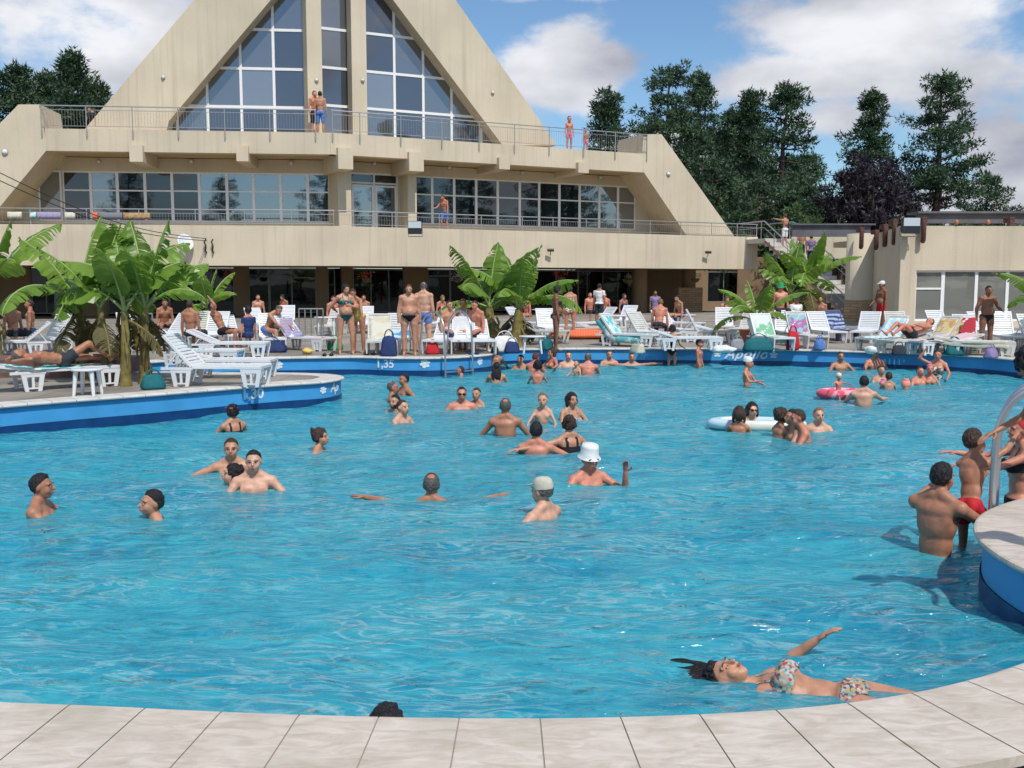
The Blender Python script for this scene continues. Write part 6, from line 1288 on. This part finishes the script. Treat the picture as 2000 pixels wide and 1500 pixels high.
swim(1060, 930, 1004, -128, 'man in a pale green beige cap turned away to the left', skin='light', hair='grey', hat='cap_beige', ra=((-.8, -.2, -.5), (-.8, -.4, -.2)), la=((.8, -.2, -.5), (.8, -.4, -.2)))
swim(843, 920, 976, 180, 'man seen from behind with a thinning crown and both arms spread on the water', skin='tan', hair='grey', head=(0, 0, 0), **SPREAD)
swim(1468, 783, 832, 8, 'woman with curly black hair and dark sunglasses behind the pale air ring', H=1.64, sex='f', skin='light', hair='black', hairdo='bob', glasses=True)
swim(1443, 797, 842, 160, 'child with brown hair lolling in the left end of the pale air mattress', H=1.35, child=True, skin='tan', hair='brown', hairdo='bob')
swim(1524, 800, 850, 120, 'girl with a clip in her hair at the right end of the pale air mattress', H=1.4, child=True, sex='f', skin='tan', hair='brown', hairdo='bun')
swim(1546, 796, 852, -80, 'dark haired youth tucked between the girl with the clip and the sunburnt man', H=1.6, skin='mid', hair='black')
swim(1578, 794, 856, -95, 'sunburnt man facing left at the right end of the pale air mattress', skin='red', hair='brown', lean=12)
swim(1598, 793, 842, 0, 'fair haired woman peeping from behind the sunburnt man', H=1.6, sex='f', skin='light', hair='blond')
swim(1459, 700, 756, 60, 'child in a white sun hat chest deep below the script on the far wall', H=1.4, child=True, skin='red', hair='black', hat='bandana', ra=((-.4, -.5, -.7), (.3, -.9, .1)))
swim(1365, 664, 716, 60, 'boy standing waist deep beside the girl in the black swimsuit', H=1.35, child=True, skin='red', hair='brown', ra=((-.1, -.1, -1), (0, -.3, -1)), la=((.1, -.1, -1), (0, -.3, -1)))
swim(1686, 731, 788, 172, 'dark haired parent seen from behind pushing the pink baby float', skin='light', hair='black', ra=((-.6, -.7, -.35), (-.5, -.85, -.05)), la=((.4, -.6, -.6), (0, -.9, -.2)))
swim(1641, 685, 724, 0, 'swimmer with crossed arms by the far wall, left of the pair behind the pink armbands', skin='tan', hair='brown', ra=((-.5, -.6, -.6), (.7, -.6, .1)), la=((.5, -.6, -.6), (-.7, -.6, .1)))
swim(1708, 680, 722, 0, 'broad pinkish man by the far wall behind the child with pink armbands', skin='red', hair='grey', fat=.4)
swim(1720, 712, 748, 10, 'dark haired swimmer just in front of the broad pinkish man', H=1.5, skin='mid', hair='brown', hairdo='short')
swim(1735, 728, 760, 170, 'small child with pink armbands on both arms', H=1.15, child=True, skin='mid', hair='brown')
swim(1796, 714, 752, 10, 'swimmer with an orange red face left of the girl in the pink cap', H=1.5, skin='red', hair='brown')
swim(1815, 713, 752, -15, 'girl wearing a pale pink cap', H=1.3, child=True, sex='f', skin='red', hair='brown', hat='swimcap_pink')
swim(1830, 682, 740, -30, 'woman scratching her head by the far wall at the right', H=1.62, sex='f', skin='red', hair='brown', ra=((-.5, -.2, .3), (.5, 0, .8)), wear=('onepiece', 'pattern'))
swim(970, 706, 744, 178, 'woman with long wet black hair seen from behind near the round corner', H=1.62, sex='f', skin='mid', hair='black', hairdo='long')
swim(967, 674, 722, 170, 'dark haired swimmer against the round corner of the far wall', H=1.62, sex='f', skin='tan', hair='brown', hairdo='bob')
swim(1017, 691, 722, -20, 'black haired swimmer, leftmost in the row by the far wall right of the corner', skin='mid', hair='black')
swim(1040, 686, 726, 150, 'pink shouldered man leaning left by the far wall', skin='red', hair='red', lean=14)
swim(1050, 706, 748, 175, 'girl with a dark hair band in front of the pink shouldered man', H=1.45, child=True, sex='f', skin='red', hair='black', hairdo='bun')
swim(1078, 678, 722, -60, 'freckled woman with wet dark hair left of the red backed man', H=1.64, sex='f', skin='red', hair='brown', hairdo='bob', la=((.8, -.4, -.3), (.6, -.7, -.1)))
swim(1110, 684, 720, 5, 'swimmer with black hair facing the camera between the freckled woman and the red backed man', skin='light', hair='black')
swim(1126, 704, 732, -40, 'toddler held in front of the red backed man', H=1.0, child=True, skin='light', hair='brown')
swim(1149, 687, 730, 178, 'red backed man bending over the toddler by the far wall', skin='red', hair='grey', fat=.5, lean=16)
swim(1190, 682, 714, 5, 'swimmer facing the camera, second from the right of the far wall row', skin='mid', hair='brown')
swim(1234, 687, 714, 3, 'swimmer with black hair, rightmost of the far wall row', skin='mid', hair='black', **SPREAD)
swim(900, 713, 733, -90, 'low bathing head just left of the pool ladder steps', H=1.5, skin='red', hair='brown')
swim(593, 713, 727, 0, 'head of a swimmer in the channel behind the tip of the spit', H=1.6, skin='dark', hair='black')
p_ = AT(755, 1378, 3.98); person('swimmer whose dark wet hair alone shows over the foreground slabs', (p_.x, p_.y, AT(755, 1378, p_.y).z - 1.672), 170, 1.70, 'tan', 'black', rl=((-.12, -.75, -.6), (0, .75, -.6)), ll=((.12, -.6, -.7), (0, .85, -.5)))
# floating woman: head towards the left, feet towards the camera's right, face up
h0, h1 = G(1420, 1318, 0), G(1700, 1364, 0); ax = (h0 - h1).normalized(); up_ = V((0, 0, 1)); xx = up_.cross(ax) * -1
sF = .94; yv = -up_
Rm = Matrix((( -xx.x, yv.x, ax.x), (-xx.y, yv.y, ax.y), (-xx.z, yv.z, ax.z)))
if Rm.determinant() < 0: Rm = Matrix(((xx.x, yv.x, ax.x), (xx.y, yv.y, ax.y), (xx.z, yv.z, ax.z)))
hip = V((h1.x + .02, h1.y + .10, -.07)); Mf = Matrix.Translation(hip) @ Rm.to_4x4() @ Matrix.Rotation(math.radians(-.5), 4, 'X') @ Matrix.Translation((0, 0, -.86 * sF))
FW = person('woman in a floral bikini floating on her back with one hand raised', (0, 0, 0), 0, 1.65, 'mid', 'black', sex='f', M=Mf, hairdo='float', head=(-14, 10, 0), vox=.0055, wear=('brief', 'floral'), top=('bikini', 'floral'), fingers=True,
    la=((.92, .02, -.10), (.0, -.55, -.62)), ra=((-.78, .42, -.35), (-.35, .25, -.85)), rl=((-.06, .05, -1), (0, .16, -1)), ll=((.08, .02, -1), (0, .22, -1)), fat=.1)
# man and child at the right hand ladder, children on the spit
swim(1826, 898, 1082, 128, 'slim dark haired man seen from behind lifting the child at the ladder', H=1.74, skin='tan', hair='black', vox=.0065, wear=('trunks', 'black'), fingers=True, ra=((-.28, -.85, -.50), (.25, -.95, .12)), la=((.42, -.85, -.15), (-.05, -.9, .42)), lean=3, rl=((-.05, 0, -1), (0, .1, -1)), ll=((.05, 0, -1), (0, .1, -1)), head=(0, 5, 0))
pc = AT(1893, 1000, 7.35)
person('child in red trunks climbing out and gripping the ladder rail', (pc.x - .02, 7.3, -.30), 125, 1.25, 'tan', 'brown', child=True, vox=.006, fingers=True, lean=22, side=10, head=(-10, -12, 0), ra=((-.25, -.75, .42), (.1, -.8, .45)), la=((.15, -.85, -.30), (.0, -.95, .12)), rl=((-.1, -.75, -.7), (0, .35, -1)), ll=((.1, -.25, -1), (0, .25, -1)), wear=('trunks', 'red'))
person('swimmer in a red cap reaching for the ladder at the right edge', (AT(1992, 900, 8.2).x, 8.2, AT(1990, 812, 8.2).z - 1.6), -100, 1.6, 'red', 'black', sex='f', hat='swimcap_red', hairdo='short', vox=.0075, fingers=True, ra=((-.2, -.9, -.25), (.1, -1, .12)), la=((.2, -.9, -.35), (0, -1, .05)), wear=('brief', 'black'), top=('bikini', 'black'))
person('dark haired girl leaning into view above the rail at the top right', (AT(2135, 800, 5.7).x, 5.7, DECK), -75, 1.48, 'tan', 'black', child=True, sex='f', hairdo='bun', vox=.006, fingers=True, lean=45, head=(0, 12, 0), wear=('onepiece', 'navy'), ra=((-.2, -.3, -.8), (0, -.7, -.3)), la=((.2, -.2, -1), (0, -.5, -.8)), group='people standing on the deck')
# ---------------------------------------------------------------- people on the deck
HIPR = ((-.55, .45, -.75), (.75, -.55, -.25)); HIPL = ((.55, .45, -.75), (-.75, -.55, -.25))
stand(676, 692, 553, 22, 'heavy woman in a teal leaf print bikini with hands behind her hips', sex='f', skin='mid', hair='black', hairdo='bun', fat=.95, wear=('brief', 'tealprint'), top=('bikini', 'tealprint'), ra=((-.6, .35, -.75), (.45, .5, -.35)), la=((.45, -.2, -.9), (-.8, -.4, .2)), head=(20, 12, 0), rl=((-.08, 0, -1), (0, .03, -1)), ll=((.1, -.1, -1), (0, .12, -1)))
stand(701, 690, 572, -20, 'woman bending behind the heavy woman in the teal bikini', sex='f', skin='tan', hair='brown', fat=.5, wear=('onepiece', 'yellow'), lean=24, la=((.3, -.5, -.8), (.3, -.3, -1)), H=1.62)
stand(800, 694, 553, 5, 'big bellied man in tiny dark trunks standing by the ladder', skin='mid', hair='red', fat=1.0, wear=('brief', 'black'), head=(0, 14, 0), ra=((-.25, 0, -1), (-.05, -.15, -1)), la=((.22, .1, -1), (.1, -.1, -1)))
stand(829, 688, 549, 168, 'man in blue trunks with his back turned next to the big bellied man', skin='light', hair='grey', fat=.5, wear=('trunks', 'blue'), head=(25, 8, 0))
stand(1086, 684, 557, 95, 'tanned woman in a dark bikini in profile beside the middle banana plant', sex='f', skin='dark', hair='black', hairdo='bun', fat=.35, wear=('brief', 'black'), top=('bikini', 'black'), head=(0, 10, 0), la=((.1, -.3, -.95), (0, -.5, -.9)))
stand(1113, 662, 566, 180, 'woman in a patterned swimsuit seen from behind next to the tanned woman', sex='f', skin='mid', hair='brown', fat=.3, wear=('onepiece', 'pattern'), H=1.62)
swim(1312, 636, 713, 165, 'girl in a black swimsuit wading at the edge below the white loungers', H=1.42, child=True, sex='f', skin='mid', hair='black', hairdo='bun', wear=('onepiece', 'black'), ra=((-.4, .1, -.9), (-.5, -.6, -.4)), la=((.4, .1, -.9), (.4, -.5, -.6)))
stand(1719, 652, 548, -72, 'dark tanned man in a white cap by the round tower', skin='dark', hair='black', hat='cap_white', fat=.3, wear=('trunks', 'red'), ra=((-.1, -.2, -.9), (0, -.6, -.5)))
stand(1924, 688, 556, 8, 'tanned man in dark briefs standing among the right hand loungers', skin='dark', hair='black', fat=.55, wear=('brief', 'black'), la=((.5, .1, -.75), (-.1, -.6, -.2)), ra=((-.35, .1, -.95), (-.1, -.3, -.9)), head=(0, 8, 0))
# on the terraces and the stair
def onw(w_, px, ytop, d, zf, face, label, H=None, **k):
    s, z = w_.uv(px, ytop, d); p = w_.P(s, d, zf); k.setdefault('group', 'people on the terraces'); return person(label, tuple(p), face, H or (z - zf), **k)
onw(WR, 869, 379, .9, ZF, -35, 'man in blue shorts walking along the lower terrace', skin='red', hair='red', wear=('shorts', 'blue'), lean=12, head=(0, 14, 0), ra=((-.3, -.5, -.8), (0, -.9, -.3)), rl=((-.05, -.35, -1), (0, .3, -1)))
onw(WL, 614, 176, 1.7, ZU1 - .12, 40, 'man on the upper terrace closest to the left gable post', skin='red', hair='black', wear=('shorts', 'black'))
onw(WL, 625, 177, 1.4, ZU1 - .12, 170, 'man in blue shorts with his back to us on the upper terrace', skin='mid', hair='black', wear=('shorts', 'blue'))
onw(WR, 1112, 228, 1.5, ZU1 - .12, 10, 'child standing at the right end of the upper terrace', child=True, skin='red', hair='brown', wear=('trunks', 'pink'))
onw(WR, 1144, 252, 1.5, ZU1 - .12, -20, 'smaller child crouching by the upper terrace railing', child=True, skin='red', hair='brown', wear=('trunks', 'pink'))
onw(WL, 180, 203, 3.0, ZU1 - .12, 0, 'person bending over the railing at the left of the upper terrace', H=1.6, skin='mid', hair='black', lean=35, top=('shirt', 'dark'), wear=('shorts', 'dark'))
def onstair(px, ytop, u, y, face, label, **k):
    top, e_, nn_, rl, h = STAIR
    q = V((top.x, top.y, 0)) + e_ * rl * u + nn_ * y; z = DECK + h * (1 - u) ; hh = AT(px, ytop, q.y).z - z; k.setdefault('group', 'people on the stair'); q2 = AT(px, 555, q.y)
    return person(label, (q2.x, q.y, z), face, max(1.5, min(1.85, hh)), **k)
onstair(1530, 416, .12, 1.0, -150, 'bare chested man in pale shorts stretching an arm at the top of the stair', skin='mid', hair='red', wear=('shorts', 'white'), ra=((-.1, -.3, -.9), (0, -.8, -.4)), la=((.9, -.1, .1), (.9, -.1, .1)))
onstair(1563, 448, .34, 1.2, 170, 'man with a tanned back halfway down the stair', skin='mid', hair='black', wear=('shorts', 'dark'))
onstair(1582, 458, .42, .6, 160, 'woman in a purple top behind the man halfway down the stair', sex='f', skin='mid', hair='brown', top=('shirt', 'purple'), wear=('shorts', 'dark'))
# seated people: hip height above the seat
SIT = dict(rl=((-.15, -1, .02), (0, .1, -1)), ll=((.15, -1, .02), (0, .1, -1)))
def sit(px, py, face, label, seat=.40, z=DECK, H=1.7, pull=None, **k):
    p = G(px, py, z); s = H / 1.755; kk = dict(SIT); kk.update(k); kk.setdefault('group', 'people sitting on the deck'); return person(label, (p.x, p.y, z + seat - .835 * s), face, H, **kk)
sit(524, 682, 62, 'bare backed man in blue shorts hunched on a lounger left of the heavy woman', skin='mid', hair='grey', lean=34, head=(0, 15, 0), wear=('shorts', 'blue'), ra=((-.1, -.8, -.7), (.1, -.8, -.5)), la=((.1, -.8, -.7), (-.1, -.8, -.5)))
sit(872, 684, 40, 'person sitting behind the left rail of the pool ladder', skin='mid', hair='black', lean=12, wear=('trunks', 'navy'))
sit(936, 684, -35, 'sunburnt person sitting to the right of the pool ladder', skin='red', hair='brown', lean=16, wear=('trunks', 'black'))
sit(905, 680, 10, 'woman sitting between the two seated bathers behind the pool ladder', sex='f', skin='red', hair='blond', hairdo='bun', wear=('onepiece', 'white'))
sit(1286, 668, 160, 'person with a bare freckled back sitting on a white lounger', skin='red', hair='blond', lean=20, wear=('trunks', 'dark'))
sit(1279, 628, 5, 'person in a lilac shirt sitting in the shade of the terrace', skin='dark', hair='black', top=('shirt', 'purple'), wear=('shorts', 'dark'), seat=.5)
sit(1152, 634, 20, 'left one of two sunburnt people sitting in the shade behind the banana leaves', skin='red', hair='brown', wear=('shorts', 'dark'), seat=.45)
sit(1180, 634, -20, 'right one of two sunburnt people sitting in the shade behind the banana leaves', skin='red', hair='red', wear=('shorts', 'black'), seat=.45)
sit(1522, 664, 0, 'sunburnt person in a pale green hat under the tall banana plant', skin='red', hair='brown', hat='sunhat_green', wear=('shorts', 'dark'), seat=.8)
sit(1553, 655, 20, 'person in a navy cap under the tall banana plant', skin='tan', hair='black', hat='cap_blue', wear=('shorts', 'dark'), top=('shirt', 'white'))
sit(374, 690, 170, 'person sitting in a white chair under the low banana plant', skin='tan', hair='brown', wear=('shorts', 'dark'))
sit(436, 684, 80, 'sunbather with raised arm on the reclined chair behind the stacked loungers', skin='tan', hair='black', lean=-25, ra=((-.2, -.3, .6), (.2, .5, .5)), wear=('trunks', 'black'))
sit(487, 694, -150, 'boy with black hair and a navy top behind the stacked loungers', child=True, H=1.4, skin='red', hair='black', top=('shirt', 'navy'), wear=('shorts', 'navy'))
sit(28, 690, 60, 'person sitting with knees up at the left edge behind the brown wall', skin='tan', hair='brown', wear=('shorts', 'dark'), rl=((-.15, -.8, .5), (0, .1, -1)))
sit(62, 684, -70, 'second person sitting at the left edge beside the blue towel', skin='tan', hair='brown', wear=('shorts', 'navy'))
for i_, (px, py, fc, sk, hr, sx, lab) in enumerate((
 (505, 640, 20, 'mid', 'brown', 'm', 'person sitting in the shade left of the glazed double door'), (560, 634, -30, 'tan', 'black', 'f', 'person sitting in the shade below the glazed double door'), (648, 648, 40, 'red', 'brown', 'm', 'person sitting in the shade behind the heavy woman'),
 (712, 642, 0, 'tan', 'black', 'm', 'person sitting under the orange red flower basket'), (860, 640, 30, 'mid', 'blond', 'f', 'person sitting in the shade right of the man in blue trunks'), (1030, 640, -40, 'red', 'brown', 'm', 'person sitting in the shade just behind the middle banana plant'),
 (1216, 634, 30, 'tan', 'brown', 'f', 'person sitting in the shade left of the lilac shirt'), (1330, 640, -60, 'mid', 'black', 'm', 'person sitting by the white table near the brick pier'), (1415, 650, 10, 'red', 'grey', 'f', 'person sitting before the dark panes right of the brick pier'),
 (1600, 652, -20, 'tan', 'black', 'm', 'person sitting at the foot of the stair'), (322, 668, 30, 'tan', 'brown', 'm', 'person sitting under the rightmost leaves of the large banana clump'), (258, 664, -20, 'mid', 'black', 'f', 'person sitting in the shade between the two banana clumps'))):
    sit(px, py, fc, lab, sex=sx, skin=sk, hair=hr, hairdo='bun' if sx == 'f' else 'short', lean=(8, 20, 14)[i_ % 3], wear=('onepiece', ('navy', 'red', 'black')[i_ % 3]) if sx == 'f' else ('shorts', ('dark', 'navy', 'grey')[i_ % 3]), vox=.02)
stand(1170, 640, 0, 150, 'thin person standing in the undercroft beside the seated pair', H=1.7, skin='tan', hair='black', wear=('shorts', 'dark'), top=('shirt', 'white'))
# lying sunbathers
def lie(px, py, headdeg, label, z, H=1.7, facing_up=True, **k):
    p = G(px, py, DECK); s = H / 1.755; a = math.radians(headdeg); hd = V((math.cos(a), math.sin(a), 0)); u = V((0, 0, 1)) if facing_up else V((0, 0, -1)); y_ = -u; x_ = y_.cross(hd)
    M = Matrix.Translation((p.x, p.y, z)) @ Matrix(((x_.x, y_.x, hd.x), (x_.y, y_.y, hd.y), (x_.z, y_.z, hd.z))).to_4x4() @ Matrix.Translation((0, 0, -.95 * s)); k.setdefault('group', 'sunbathers lying on loungers')
    return person(label, (0, 0, 0), 0, H, M=M, **k)
lie(124, 758, 222, 'man lying with hands behind his head on the lounger at the left of the spit', DECK + .47, skin='tan', hair='grey', wear=('trunks', 'dark'), ra=((-.85, .0, .5), (.75, .1, .6)), la=((.85, .0, .5), (-.75, .1, .6)), rl=((-.1, -.55, -.8), (0, .6, -.8)), lean=8)
lie(1780, 688, 25, 'sunbather with bent knees lying between the blue check and yellow towels', DECK + .46, skin='red', hair='brown', wear=('trunks', 'dark'), rl=((-.1, -.6, -.8), (0, .6, -.8)), ll=((.1, -.5, -.85), (0, .5, -.85)), lean=25)
lie(1700, 10, 0, '', 0) if False else None
finish_people()
